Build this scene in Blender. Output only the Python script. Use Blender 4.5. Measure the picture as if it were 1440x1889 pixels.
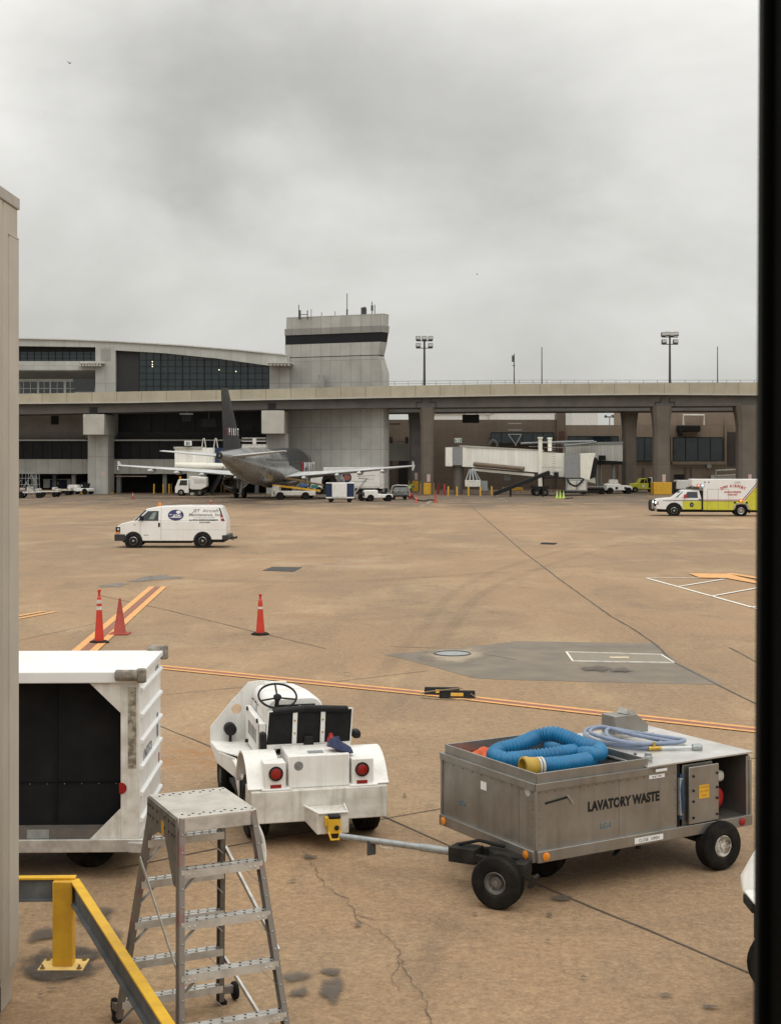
import bpy, bmesh, math, random
from mathutils import Matrix, Vector
random.seed(7)
R = math.radians
scene = bpy.context.scene
for o in list(bpy.data.objects):
    bpy.data.objects.remove(o, do_unlink=True)
COL = scene.collection

# ---------------------------------------------------------------- camera
F, CAMH, HX, HY = 2600.0, 4.62, 720.0, 842.0      # focal length, eye height, vanishing column and horizon row of the photo
cam = bpy.data.cameras.new("camera")
camo = bpy.data.objects.new("camera", cam)
COL.objects.link(camo)
camo.location = (0, 0, CAMH)
camo.rotation_euler = (R(90), 0, 0)
cam.sensor_fit = 'HORIZONTAL'
cam.sensor_width = 36
cam.lens = F / 1440 * 36
cam.shift_y = -(1889 / 2 - HY) / 1440
cam.clip_start = 0.05
cam.clip_end = 8000
cam.dof.use_dof = True
cam.dof.focus_distance = 22
cam.dof.aperture_fstop = 32
scene.camera = camo
scene.render.resolution_x = 780
scene.render.resolution_y = 1024

# ---------------------------------------------------------------- world, sun, exposure
SUN_EL, SUN_AZ = R(58), R(200)
world = bpy.data.worlds.new("World")
scene.world = world
world.use_nodes = True
nt = world.node_tree
nt.nodes.clear()
N, L = nt.nodes, nt.links
wout = N.new("ShaderNodeOutputWorld")
sky = N.new("ShaderNodeTexSky")
sky.sky_type = 'NISHITA'
sky.sun_disc = False
sky.sun_elevation = SUN_EL
sky.sun_rotation = SUN_AZ
bg1 = N.new("ShaderNodeBackground")
bg1.inputs[1].default_value = 0.1
L.new(sky.outputs[0], bg1.inputs[0])
tc = N.new("ShaderNodeTexCoord")
sep = N.new("ShaderNodeSeparateXYZ")
L.new(tc.outputs['Generated'], sep.inputs[0])
def wmath(op, a, b=None):
    m = N.new("ShaderNodeMath")
    m.operation = op
    for i, v in enumerate((a, b)):
        if v is None:
            continue
        if isinstance(v, (int, float)):
            m.inputs[i].default_value = v
        else:
            L.new(v, m.inputs[i])
    return m.outputs[0]
zc = wmath('MAXIMUM', sep.outputs[2], 0.0)
den = wmath('ADD', zc, 0.42)
cx = wmath('DIVIDE', sep.outputs[0], den)
cy = wmath('DIVIDE', sep.outputs[1], den)
comb = N.new("ShaderNodeCombineXYZ")
L.new(cx, comb.inputs[0]); L.new(cy, comb.inputs[1])
mp = N.new("ShaderNodeMapping")
mp.inputs['Location'].default_value = (1.3, 0.2, 0.45)
mp.inputs['Scale'].default_value = (1.0, 1.0, 2.1)
L.new(tc.outputs['Generated'], mp.inputs[0])
n1 = N.new("ShaderNodeTexNoise")
n1.inputs['Scale'].default_value = 4.2
n1.inputs['Detail'].default_value = 9
n1.inputs['Roughness'].default_value = 0.56
n1.inputs['Distortion'].default_value = 0.25
L.new(mp.outputs[0], n1.inputs['Vector'])
cr = N.new("ShaderNodeValToRGB")           # cloud brightness
cr.color_ramp.elements[0].position = 0.34
cr.color_ramp.elements[0].color = (.88, .875, .85, 1)
cr.color_ramp.elements[1].position = 0.66
cr.color_ramp.elements[1].color = (1.10, 1.095, 1.075, 1)
L.new(n1.outputs[0], cr.inputs[0])
er = N.new("ShaderNodeValToRGB")           # overcast luminance by elevation
els = er.color_ramp.elements
for p, v in ((0, .66), (.05, .60), (.11, .585), (.17, .58), (.24, .55), (.31, .575), (.45, .78), (.6, 1.25), (1, 2.35)):
    e = els[0] if p == 0 else (els[1] if p == 1 else els.new(p))
    e.position = p
    e.color = (v, v * .992, v * .965, 1)
L.new(zc, er.inputs[0])
mxc = N.new("ShaderNodeMix")
mxc.data_type = 'RGBA'
mxc.blend_type = 'MULTIPLY'
mxc.inputs[0].default_value = 1
L.new(er.outputs[0], mxc.inputs[6]); L.new(cr.outputs[0], mxc.inputs[7])
# broad darker and brighter masses in the cloud deck, edges torn by noise
nd = N.new("ShaderNodeTexNoise")
nd.inputs['Scale'].default_value = 9
nd.inputs['Detail'].default_value = 6
nd.inputs['Roughness'].default_value = .55
L.new(tc.outputs['Generated'], nd.inputs['Vector'])
vs = N.new("ShaderNodeVectorMath"); vs.operation = 'MULTIPLY_ADD'
vs.inputs[1].default_value = (.13, .13, .13)
L.new(nd.outputs['Color'], vs.inputs[0]); L.new(tc.outputs['Generated'], vs.inputs[2])
skyc = mxc.outputs[2]
for px, py, rad, gain in ((320, 165, .11, .66), (610, 120, .10, .78), (930, 190, .10, .80), (1000, 310, .05, .88), (515, 235, .03, 1.2), (300, 430, .06, 1.10), (420, 350, .035, .92), (1000, 590, .06, .95), (1340, 200, .10, .93)):
    d = Vector(((px - HX) / F, 1, (HY - py) / F)).normalized() + Vector((.065, .065, .065))
    ds = N.new("ShaderNodeVectorMath"); ds.operation = 'DISTANCE'; ds.inputs[1].default_value = d
    L.new(vs.outputs[0], ds.inputs[0])
    mr0 = N.new("ShaderNodeMapRange"); mr0.interpolation_type = 'SMOOTHSTEP'
    mr0.inputs['From Min'].default_value = 0; mr0.inputs['From Max'].default_value = rad * 1.5
    mr0.inputs['To Min'].default_value = gain; mr0.inputs['To Max'].default_value = 1
    L.new(ds.outputs['Value'], mr0.inputs['Value'])
    mm0 = N.new("ShaderNodeVectorMath"); mm0.operation = 'SCALE'
    L.new(skyc, mm0.inputs[0]); L.new(mr0.outputs[0], mm0.inputs['Scale'])
    skyc = mm0.outputs[0]
bg2 = N.new("ShaderNodeBackground")
bg2.inputs[1].default_value = 1.0
L.new(skyc, bg2.inputs[0])
wm = N.new("ShaderNodeMixShader")
wm.inputs[0].default_value = 0.95
L.new(bg1.outputs[0], wm.inputs[1]); L.new(bg2.outputs[0], wm.inputs[2])
L.new(wm.outputs[0], wout.inputs[0])

sun = bpy.data.lights.new("sun", 'SUN')
sun.energy = 0.7
sun.angle = R(35)
sun.color = (1, .97, .92)
suno = bpy.data.objects.new("sun", sun)
COL.objects.link(suno)
suno.rotation_euler = (R(32), R(10), 0)
suno.location = (0, 0, 60)
scene.view_settings.view_transform = 'Standard'
scene.view_settings.look = 'None'
scene.view_settings.exposure = -0.30
scene.view_settings.gamma = 1
scene.render.engine = 'CYCLES'

# ---------------------------------------------------------------- helpers
def g(x, y, z=0.0):
    """pixel of the photo to the point of height z it shows"""
    s = (y - HY) / (CAMH - z)
    return Vector(((x - HX) / s, F / s, z))
def w(x, y, Y):
    """pixel of the photo to the point at distance Y it shows"""
    return Vector(((x - HX) * Y / F, Y, CAMH + (HY - y) * Y / F))
def zat(y, Y):
    return CAMH + (HY - y) * Y / F
def xat(x, Y):
    return (x - HX) * Y / F

class MB:
    def __init__(s):
        s.bm = bmesh.new()
        s.M = Matrix()
        s.mi = 0
    def v(s, p):
        return s.bm.verts.new(s.M @ Vector(p))
    def f(s, vs):
        try:
            fa = s.bm.faces.new(vs)
            fa.material_index = s.mi
            return fa
        except ValueError:
            return None
    def poly(s, pts):
        return s.f([s.v(p) for p in pts])
    def hexa(s, p):
        v = [s.v(q) for q in p]
        for i in ((0, 3, 2, 1), (4, 5, 6, 7), (0, 1, 5, 4), (1, 2, 6, 5), (2, 3, 7, 6), (3, 0, 4, 7)):
            s.f([v[k] for k in i])
        return s
    def box(s, x0, x1, y0, y1, z0, z1):
        return s.hexa([(x0, y0, z0), (x1, y0, z0), (x1, y1, z0), (x0, y1, z0),
                       (x0, y0, z1), (x1, y0, z1), (x1, y1, z1), (x0, y1, z1)])
    def prism(s, pts, ax, a, b, fn=None):
        """extrude a 2D outline along axis ax; fn may bend the points"""
        def P(q, t):
            p = {'x': (t, q[0], q[1]), 'y': (q[0], t, q[1]), 'z': (q[0], q[1], t)}[ax]
            return fn(p) if fn else p
        A = [s.v(P(q, a)) for q in pts]
        B = [s.v(P(q, b)) for q in pts]
        s.f(A); s.f(B[::-1])
        n = len(pts)
        for i in range(n):
            s.f([A[i], A[(i + 1) % n], B[(i + 1) % n], B[i]])
        return s
    def loft(s, rings, cap=True, closed=True):
        V = [[s.v(p) for p in r] for r in rings]
        n = len(V[0])
        for a, b in zip(V, V[1:]):
            for i in range(n if closed else n - 1):
                s.f([a[i], a[(i + 1) % n], b[(i + 1) % n], b[i]])
        if cap:
            s.f(V[0][::-1]); s.f(V[-1])
        return s
    def frame(s, d):
        d = Vector(d).normalized()
        u = d.cross(Vector((0, 0, 1)))
        if u.length < 1e-4:
            u = Vector((1, 0, 0))
        u.normalize()
        return u, u.cross(d).normalized()
    def cyl(s, p0, p1, r0, r1=None, n=14, cap=True):
        r1 = r0 if r1 is None else r1
        p0, p1 = Vector(p0), Vector(p1)
        u, v = s.frame(p1 - p0)
        ring = lambda p, r: [p + (u * math.cos(t) + v * math.sin(t)) * r for t in [2 * math.pi * k / n for k in range(n)]]
        return s.loft([ring(p0, r0), ring(p1, r1)], cap)
    def tube(s, pts, r, n=8, closed=False, radii=None):
        pts = [Vector(p) for p in pts]
        m = len(pts)
        u = None
        rings = []
        for i, p in enumerate(pts):
            a = pts[(i - 1) % m] if closed else pts[max(i - 1, 0)]
            b = pts[(i + 1) % m] if closed else pts[min(i + 1, m - 1)]
            d = (b - a).normalized()
            if u is None:
                u, _ = s.frame(d)
            u = (u - d * u.dot(d)).normalized()
            v = d.cross(u)
            rr = radii[i] if radii else r
            rings.append([p + (u * math.cos(t) + v * math.sin(t)) * rr for t in [2 * math.pi * k / n for k in range(n)]])
        if closed:
            rings.append(rings[0])
            return s.loft(rings, cap=False)
        return s.loft(rings)
    def bar(s, p0, p1, wd, ht, up=(0, 0, 1)):
        """rectangular bar, wd across, ht along up"""
        p0, p1, up = Vector(p0), Vector(p1), Vector(up)
        d = (p1 - p0).normalized()
        a = d.cross(up).normalized() * wd / 2
        b = a.cross(d).normalized() * ht / 2
        return s.hexa([p0 - a - b, p0 + a - b, p1 + a - b, p1 - a - b, p0 - a + b, p0 + a + b, p1 + a + b, p1 - a + b])
    def lathe(s, prof, o=(0, 0, 0), ax=(0, 0, 1), n=20, cap=True):
        o, ax = Vector(o), Vector(ax).normalized()
        u, v = s.frame(ax)
        rings = [[o + ax * h + (u * math.cos(t) + v * math.sin(t)) * max(r, 1e-4) for t in [2 * math.pi * k / n for k in range(n)]] for r, h in prof]
        return s.loft(rings, cap)
    def disc(s, c, ax, r, n=16, th=0.006):
        c, ax = Vector(c), Vector(ax).normalized()
        return s.cyl(c, c + ax * th, r, n=n)
    def ball(s, c, r, n=12):
        r = (r, r, r) if isinstance(r, (int, float)) else r
        rings = []
        for i in range(1, n // 2 + 1):
            a = math.pi * (i - .5) / (n // 2)
            rings.append([(c[0] + r[0] * math.sin(a) * math.cos(2 * math.pi * k / n), c[1] + r[1] * math.sin(a) * math.sin(2 * math.pi * k / n), c[2] - r[2] * math.cos(a)) for k in range(n)])
        return s.loft(rings)
    def build(s, name, m, parent=None, smooth=38, bevel=0, segs=2, recalc=True):
        if recalc:
            bmesh.ops.recalc_face_normals(s.bm, faces=s.bm.faces[:])
        me = bpy.data.meshes.new(name)
        s.bm.to_mesh(me)
        s.bm.free()
        for k in (m if isinstance(m, (list, tuple)) else [m]):
            me.materials.append(k)
        for p in me.polygons:
            p.use_smooth = True
        me.set_sharp_from_angle(angle=R(smooth))
        o = bpy.data.objects.new(name, me)
        COL.objects.link(o)
        if parent is not None:
            o.parent = parent
        if bevel:
            b = o.modifiers.new("edge", 'BEVEL')
            b.width = bevel
            b.segments = segs
            b.limit_method = 'ANGLE'
            b.angle_limit = R(40)
            b.harden_normals = False
        return o

def tag(o, label=None, cat=None, group=None, kind=None):
    if label: o['label'] = label
    if cat: o['category'] = cat
    if group: o['group'] = group
    if kind: o['kind'] = kind
    return o
def thing(name, label, cat, loc=(0, 0, 0), rz=0.0, group=None):
    o = bpy.data.objects.new(name, None)
    COL.objects.link(o)
    o.empty_display_size = .2
    o.location = loc
    o.rotation_euler = (0, 0, rz)
    return tag(o, label, cat, group)
def kids(o):
    return [c for c in bpy.data.objects if c.parent == o]
def dup(o, loc=None, rz=None, label=None, parent=None):
    c = o.copy()
    COL.objects.link(c)
    if parent is not None: c.parent = parent
    if loc is not None: c.location = loc
    if rz is not None: c.rotation_euler = (0, 0, rz)
    if label: c['label'] = label
    for k in kids(o):
        dup(k, parent=c)
    return c
def text(body, size, m, parent, org, right, up, name='lettering', align='CENTER', shear=0.0, depth=.002, sx=1.0, bold=0.0, gap=1.0):
    """words as a mesh: org is the baseline point, right and up span its plane (all local to parent)"""
    cu = bpy.data.curves.new('txt', 'FONT')
    cu.body = body
    cu.size = size
    cu.align_x = align
    cu.shear = shear
    cu.extrude = depth
    cu.offset = bold
    cu.space_character = gap
    cu.resolution_u = 3
    t = bpy.data.objects.new('txt', cu)
    COL.objects.link(t)
    bpy.context.view_layer.update()
    me = bpy.data.meshes.new_from_object(t.evaluated_get(bpy.context.evaluated_depsgraph_get()))
    bpy.data.objects.remove(t, do_unlink=True)
    r_, u_ = Vector(right).normalized(), Vector(up).normalized()
    n_ = r_.cross(u_)
    me.transform(Matrix(((r_.x * sx, u_.x, n_.x, org[0]), (r_.y * sx, u_.y, n_.y, org[1]), (r_.z * sx, u_.z, n_.z, org[2]), (0, 0, 0, 1))))
    me.name = name
    me.materials.clear()
    me.materials.append(m)
    o = bpy.data.objects.new(name, me)
    COL.objects.link(o)
    if parent is not None: o.parent = parent
    return o
def join_into(objs):
    a = objs[0]
    bm = bmesh.new()
    for o in objs:
        bm.from_mesh(o.data)
    bm.to_mesh(a.data)
    bm.free()
    for o in objs[1:]:
        bpy.data.objects.remove(o, do_unlink=True)
    return a

# ---------------------------------------------------------------- materials
def nodes_of(m):
    m.use_nodes = True
    t = m.node_tree
    b = next(n for n in t.nodes if n.type == 'BSDF_PRINCIPLED')
    return t, b
def mixc(t, fac, a, b, mode='MIX'):
    x = t.nodes.new("ShaderNodeMix")
    x.data_type = 'RGBA'
    x.blend_type = mode
    for i, q in ((0, fac), (6, a), (7, b)):
        if isinstance(q, (int, float)): x.inputs[i].default_value = q
        elif isinstance(q, tuple): x.inputs[i].default_value = (*q, 1)
        else: t.links.new(q, x.inputs[i])
    return x.outputs[2]
def noise(t, vec, sc, det=6, rough=.55, lo=.35, hi=.65, dist=0):
    n = t.nodes.new("ShaderNodeTexNoise")
    n.inputs['Scale'].default_value = sc
    n.inputs['Detail'].default_value = det
    n.inputs['Roughness'].default_value = rough
    n.inputs['Distortion'].default_value = dist
    t.links.new(vec, n.inputs['Vector'])
    m = t.nodes.new("ShaderNodeMapRange")
    m.inputs['From Min'].default_value = lo
    m.inputs['From Max'].default_value = hi
    t.links.new(n.outputs[0], m.inputs['Value'])
    return m.outputs[0]
def coords(t, scale=(1, 1, 1)):
    c = t.nodes.new("ShaderNodeTexCoord")
    p = t.nodes.new("ShaderNodeMapping")
    p.inputs['Scale'].default_value = scale
    t.links.new(c.outputs['Object'], p.inputs[0])
    return p.outputs[0]
def M(name, c, c2=None, rough=.5, metal=0.0, sc=3.0, lo=.4, hi=.72, bump=0.0, bs=60, streak=0.0, grime=(.16, .13, .10), spec=.5, coat=0.0, chip=0.0):
    m = bpy.data.materials.new(name)
    t, b = nodes_of(m)
    vec = coords(t)
    if c2 is None: c2 = tuple(k * .8 for k in c)
    col = mixc(t, noise(t, vec, sc, lo=lo, hi=hi), c, c2)
    if streak:
        s = noise(t, coords(t, (7, 7, .6)), 1.6, 5, lo=.52, hi=.85)
        k = t.nodes.new("ShaderNodeMath"); k.operation = 'MULTIPLY'; k.inputs[1].default_value = streak
        t.links.new(s, k.inputs[0])
        col = mixc(t, k.outputs[0], col, grime)
    if chip:
        cn = noise(t, vec, 17, 4, .7, lo=.66, hi=.70)
        ck = t.nodes.new("ShaderNodeMath"); ck.operation = 'MULTIPLY'
        t.links.new(cn, ck.inputs[0]); t.links.new(noise(t, vec, 1.7, 3, lo=.45, hi=.65), ck.inputs[1])
        ck2 = t.nodes.new("ShaderNodeMath"); ck2.operation = 'MULTIPLY'; ck2.inputs[1].default_value = chip
        t.links.new(ck.outputs[0], ck2.inputs[0])
        col = mixc(t, ck2.outputs[0], col, (.12, .085, .06))
    t.links.new(col, b.inputs['Base Color'])
    rn = noise(t, vec, sc * 2.3, 4, lo=.3, hi=.7)
    rm = t.nodes.new("ShaderNodeMapRange")
    rm.inputs['To Min'].default_value = max(rough - .08, .02)
    rm.inputs['To Max'].default_value = min(rough + .1, 1)
    t.links.new(rn, rm.inputs['Value'])
    t.links.new(rm.outputs[0], b.inputs['Roughness'])
    b.inputs['Metallic'].default_value = metal
    b.inputs['Specular IOR Level'].default_value = spec
    if coat: b.inputs['Coat Weight'].default_value = coat
    if bump:
        bn = t.nodes.new("ShaderNodeBump")
        bn.inputs['Strength'].default_value = bump
        bn.inputs['Distance'].default_value = .01
        t.links.new(noise(t, vec, bs, 4, lo=.2, hi=.8), bn.inputs['Height'])
        t.links.new(bn.outputs[0], b.inputs['Normal'])
    return m
def panelled(name, c, c2, bw, rh, seam, seamc, rough=.8, sc=.6, axis='xz', bump=.2, off=0.0, streak=.3):
    """cladding with real-size seams, laid on the wall's own plane"""
    m = bpy.data.materials.new(name)
    t, b = nodes_of(m)
    tcn = t.nodes.new("ShaderNodeTexCoord")
    sp = t.nodes.new("ShaderNodeSeparateXYZ")
    t.links.new(tcn.outputs['Object'], sp.inputs[0])
    cb = t.nodes.new("ShaderNodeCombineXYZ")
    t.links.new(sp.outputs[0 if axis[0] == 'x' else 1], cb.inputs[0])
    t.links.new(sp.outputs[2], cb.inputs[1])
    br = t.nodes.new("ShaderNodeTexBrick")
    br.offset = off
    br.inputs['Scale'].default_value = 1
    br.inputs['Brick Width'].default_value = bw
    br.inputs['Row Height'].default_value = rh
    br.inputs['Mortar Size'].default_value = seam
    br.inputs['Mortar Smooth'].default_value = .1
    br.inputs['Color1'].default_value = (1, 1, 1, 1)
    br.inputs['Color2'].default_value = (.86, .86, .86, 1)
    br.inputs['Mortar'].default_value = (*seamc, 1)
    t.links.new(cb.outputs[0], br.inputs[0])
    vec = coords(t)
    col = mixc(t, noise(t, vec, sc, 8, lo=.35, hi=.7), c, c2)
    col = mixc(t, 1.0, col, br.outputs[0], 'MULTIPLY')
    if streak:
        s = noise(t, coords(t, (1.6, 1.6, .12)), 1.2, 6, lo=.5, hi=.85)
        k = t.nodes.new("ShaderNodeMath"); k.operation = 'MULTIPLY'; k.inputs[1].default_value = streak
        t.links.new(s, k.inputs[0])
        col = mixc(t, k.outputs[0], col, tuple(q * .45 for q in c))
    t.links.new(col, b.inputs['Base Color'])
    b.inputs['Roughness'].default_value = rough
    return m
def emit(name, c, st):
    m = bpy.data.materials.new(name)
    t, b = nodes_of(m)
    b.inputs['Base Color'].default_value = (*c, 1)
    b.inputs['Emission Color'].default_value = (*c, 1)
    b.inputs['Emission Strength'].default_value = st
    return m

white = M('white_paint', (.80, .79, .76), (.69, .67, .62), .45, sc=2.6, streak=.4, grime=(.36, .30, .23), bump=.02, bs=7, chip=.7)
white_clean = M('white_gelcoat', (.76, .76, .75), (.68, .675, .66), .5, sc=1.2, bump=.04, bs=14)
white_dirty = M('scuffed_white_paint', (.70, .68, .63), (.48, .45, .39), .55, sc=5, streak=.6, grime=(.22, .18, .13), chip=.9)
cream = M('cream_steel', (.80, .78, .69), (.70, .68, .59), .6, sc=.8, streak=.35, grime=(.3, .26, .2))
black = M('black_vinyl', (.007, .007, .0075), (.015, .0145, .014), .6, sc=9, bump=.1, bs=120, spec=.25)
black_cloth = M('black_curtain', (.006, .006, .007), (.012, .012, .014), .8, sc=3, spec=.2)
dark = M('greasy_dark_steel', (.012, .011, .010), (.032, .027, .022), .7, sc=6, bump=.15, spec=.25)
rubber = M('tyre_rubber', (.009, .0085, .008), (.028, .024, .020), .85, sc=5, bump=.15, bs=90, spec=.15)
rim_m = M('dusty_wheel_steel', (.19, .18, .165), (.09, .08, .07), .55, .3, sc=9)
rim_white = M('chipped_white_rim', (.55, .53, .48), (.2, .15, .10), .55, sc=13, lo=.5, hi=.62)
chrome = M('bright_rim', (.55, .55, .54), (.35, .35, .34), .3, .9, sc=9)
steel = M('brushed_stainless', (.345, .33, .305), (.26, .245, .222), .40, .8, sc=2.2, lo=.36, hi=.7, streak=.42, grime=(.14, .12, .10), bump=.07, bs=3)
steel_top = M('stainless_deck', (.62, .61, .585), (.47, .455, .43), .42, .75, sc=2.2, streak=.1)
alu = M('worn_aluminium', (.60, .585, .55), (.42, .40, .365), .45, .6, sc=9, bump=.05, bs=90)
alu_dark = M('weathered_aluminium', (.20, .185, .165), (.13, .11, .095), .6, .4, sc=7)
rust_alu = M('overpainted_aluminium', (.20, .175, .15), (.24, .085, .085), .6, .25, sc=4.2, lo=.52, hi=.66)
galv = M('galvanised_steel', (.36, .38, .38), (.25, .265, .27), .5, .55, sc=14)
yellow = M('safety_yellow_paint', (.66, .37, .022), (.52, .27, .018), .55, sc=5, streak=.25, grime=(.25, .14, .03), chip=.8)
yellow_pale = M('faded_yellow_paint', (.80, .58, .20), (.66, .44, .13), .6, sc=7)
orange = M('traffic_orange', (.58, .042, .020), (.46, .032, .016), .5, sc=5)
orange_dull = M('faded_orange', (.36, .05, .028), (.26, .04, .025), .65, sc=6)
band_m = M('reflective_band', (.62, .60, .55), (.45, .43, .38), .4, sc=12)
lime = M('lime_green_plastic', (.42, .62, .06), (.34, .52, .05), .5, sc=5)
lime_y = M('lime_yellow_paint', (.60, .58, .05), (.52, .50, .045), .35, sc=2)
red = M('red_enamel', (.42, .02, .02), (.3, .015, .015), .35, sc=9)
red_lens = M('red_lens', (.30, .012, .012), (.2, .008, .008), .2, sc=40, spec=.6)
amber = M('amber_lens', (.75, .25, .02), (.6, .18, .015), .25, sc=30)
blue = M('blue_hose_plastic', (.006, .16, .34), (.004, .11, .25), .42, sc=5)
blue_dark = M('dark_blue_pipe', (.01, .05, .13), (.008, .035, .09), .5, sc=6)
blue_grey = M('grey_blue_hose', (.21, .26, .36), (.16, .19, .27), .5, sc=8)
navy = M('navy_tarp', (.012, .025, .075), (.02, .035, .09), .6, sc=4)
navy_cloth = M('navy_cloth', (.02, .028, .07), (.035, .045, .10), .9, sc=12, bump=.2)
rag_m = M('orange_cloth', (.75, .16, .06), (.55, .10, .04), .9, sc=12, bump=.3, bs=30)
brass = M('brass', (.55, .36, .08), (.35, .22, .05), .4, .8, sc=20)
ink = M('black_ink', (.010, .010, .010), (.02, .02, .02), .65, sc=20, spec=.25)
grey_ink = M('faded_grey_ink', (.16, .16, .155), (.25, .25, .24), .6, sc=20)
blue_ink = M('faded_blue_ink', (.05, .14, .20), (.10, .17, .2), .6, sc=20)
white_ink = M('white_vinyl', (.78, .78, .77), (.7, .7, .7), .5)
red_ink = M('red_vinyl', (.45, .025, .03), (.38, .02, .025), .5)
glass = M('dark_glass', (.012, .016, .020), (.02, .026, .03), .07, sc=.6, spec=.8)
glass_dull = M('smoked_glass', (.006, .007, .009), (.010, .011, .013), .4, sc=.6, spec=.25)
glass_blue = M('teal_glass', (.010, .022, .028), (.022, .036, .042), .08, sc=.5, spec=.6)
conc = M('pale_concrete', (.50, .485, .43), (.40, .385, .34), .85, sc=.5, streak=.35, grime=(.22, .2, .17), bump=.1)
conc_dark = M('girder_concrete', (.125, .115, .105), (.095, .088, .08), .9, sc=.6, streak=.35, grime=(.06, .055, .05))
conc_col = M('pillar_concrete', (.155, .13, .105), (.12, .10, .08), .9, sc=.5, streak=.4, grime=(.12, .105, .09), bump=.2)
clad = panelled('panel_cladding', (.46, .455, .42), (.38, .375, .345), 1.45, 4.6, .035, (.62, .62, .62))
clad_roof = panelled('roof_cladding', (.50, .50, .465), (.42, .42, .39), 1.9, 8, .03, (.7, .7, .7), streak=.15)
parapet_m = panelled('parapet_concrete', (.47, .42, .315), (.39, .35, .265), 3.0, 9, .04, (.55, .52, .46), streak=.3)
brick = panelled('brown_brick', (.185, .140, .103), (.145, .11, .08), .6, .22, .02, (.8, .8, .8), off=.5, sc=.35)
tan_wall = panelled('tan_precast', (.285, .222, .165), (.235, .183, .138), 3.2, 3.0, .03, (.7, .7, .7))
shade_wall = M('recess_shade_black', (.018, .018, .018), (.03, .028, .026), .9, sc=.8)  # near-black colour stands in for shade in recesses, gaps and doorways
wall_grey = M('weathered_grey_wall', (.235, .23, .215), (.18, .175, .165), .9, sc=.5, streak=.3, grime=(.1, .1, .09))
beige_clad = M('beige_metal_cladding', (.47, .43, .365), (.40, .365, .31), .6, sc=1.2, streak=.2, grime=(.28, .24, .19))
pole_m = M('dark_pole_steel', (.05, .05, .05), (.08, .08, .08), .6, sc=2)
lens_m = M('pale_lamp_glass', (.55, .56, .55), (.4, .4, .4), .2, sc=8)
# ================================================================ GROUND
def ground_mat():
    m = bpy.data.materials.new('apron_concrete')
    t, b = nodes_of(m)
    v = coords(t)
    A, B = (.345, .226, .128), (.252, .176, .110)
    vy = coords(t, (1, .42, 1))
    col = mixc(t, noise(t, vy, .085, 6, .62, .36, .64), A, B)
    def layer(n_, k, c_):
        q = t.nodes.new("ShaderNodeMath"); q.operation = 'MULTIPLY'; q.inputs[1].default_value = k
        t.links.new(n_, q.inputs[0])
        return mixc(t, q.outputs[0], col, c_)
    col = layer(noise(t, coords(t, (.22, .16, 1)), 1.0, 8, .68, .50, .72, .4), .8, (.44, .325, .195))       # pale scuffs
    col = layer(noise(t, vy, .40, 9, .7, .50, .74, .8), .8, (.195, .145, .098))                           # worn blotches
    col = layer(noise(t, vy, 1.5, 7, .66, .56, .76, .6), .55, (.165, .128, .092))                         # tyre smears and damp
    col = layer(noise(t, v, 2.6, 5, .6, .69, .76, .4), .7, (.12, .096, .074))                             # oil drips
    col = layer(noise(t, coords(t, (.6, .5, 1)), .33, 6, .62, .60, .80), .4, (.33, .165, .068))            # rust bleeding
    col = mixc(t, 1.0, col, mixc(t, noise(t, v, 7, 4, .7, .3, .7), (.82, .81, .80), (1.15, 1.15, 1.14)), 'MULTIPLY')
    col = mixc(t, 1.0, col, mixc(t, noise(t, v, 15, 3, .7, .38, .62), (.87, .86, .85), (1.11, 1.10, 1.09)), 'MULTIPLY')
    for (px, py), rad in (((345, 1405), 1.0), ((362, 1385), .8), ((1310, 960), 5.0), ((640, 1040), 4.0)):   # local rust bleed
        c = g(px, py)
        d = t.nodes.new("ShaderNodeVectorMath"); d.operation = 'DISTANCE'; d.inputs[1].default_value = c
        t.links.new(v, d.inputs[0])
        mr_ = t.nodes.new("ShaderNodeMapRange"); mr_.inputs['From Min'].default_value = rad * 1.0; mr_.inputs['From Max'].default_value = 0; mr_.inputs['To Max'].default_value = .85
        t.links.new(d.outputs['Value'], mr_.inputs['Value'])
        mm = t.nodes.new("ShaderNodeMath"); mm.operation = 'MULTIPLY'
        t.links.new(mr_.outputs[0], mm.inputs[0]); t.links.new(noise(t, v, 2.2 if rad < 2 else .5, 6, .65, .42, .62, .6), mm.inputs[1])
        col = mixc(t, mm.outputs[0], col, (.31, .145, .055) if rad < 2 else (.40, .31, .22))
    fine = noise(t, v, 26, 5, .75, .3, .7)
    col = mixc(t, 1.0, col, mixc(t, fine, (.74, .74, .74), (1.20, 1.19, 1.17)), 'MULTIPLY')
    grit = noise(t, v, 95, 3, .6, .57, .66)
    g4 = t.nodes.new("ShaderNodeMath"); g4.operation = 'MULTIPLY'; g4.inputs[1].default_value = .45
    t.links.new(grit, g4.inputs[0])
    col = mixc(t, g4.outputs[0], col, (.46, .36, .26))
    t.links.new(col, b.inputs['Base Color'])
    b.inputs['Roughness'].default_value = .88
    b.inputs['Specular IOR Level'].default_value = .3
    bn = t.nodes.new("ShaderNodeBump")
    bn.inputs['Strength'].default_value = .35
    bn.inputs['Distance'].default_value = .01
    t.links.new(fine, bn.inputs['Height'])
    t.links.new(bn.outputs[0], b.inputs['Normal'])
    return m
ground_m = ground_mat()
mb = MB(); mb.poly([(-3000, -60, 0), (3000, -60, 0), (3000, 6000, 0), (-3000, 6000, 0)])
tag(mb.build('apron_ground', ground_m), kind='structure')

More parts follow.
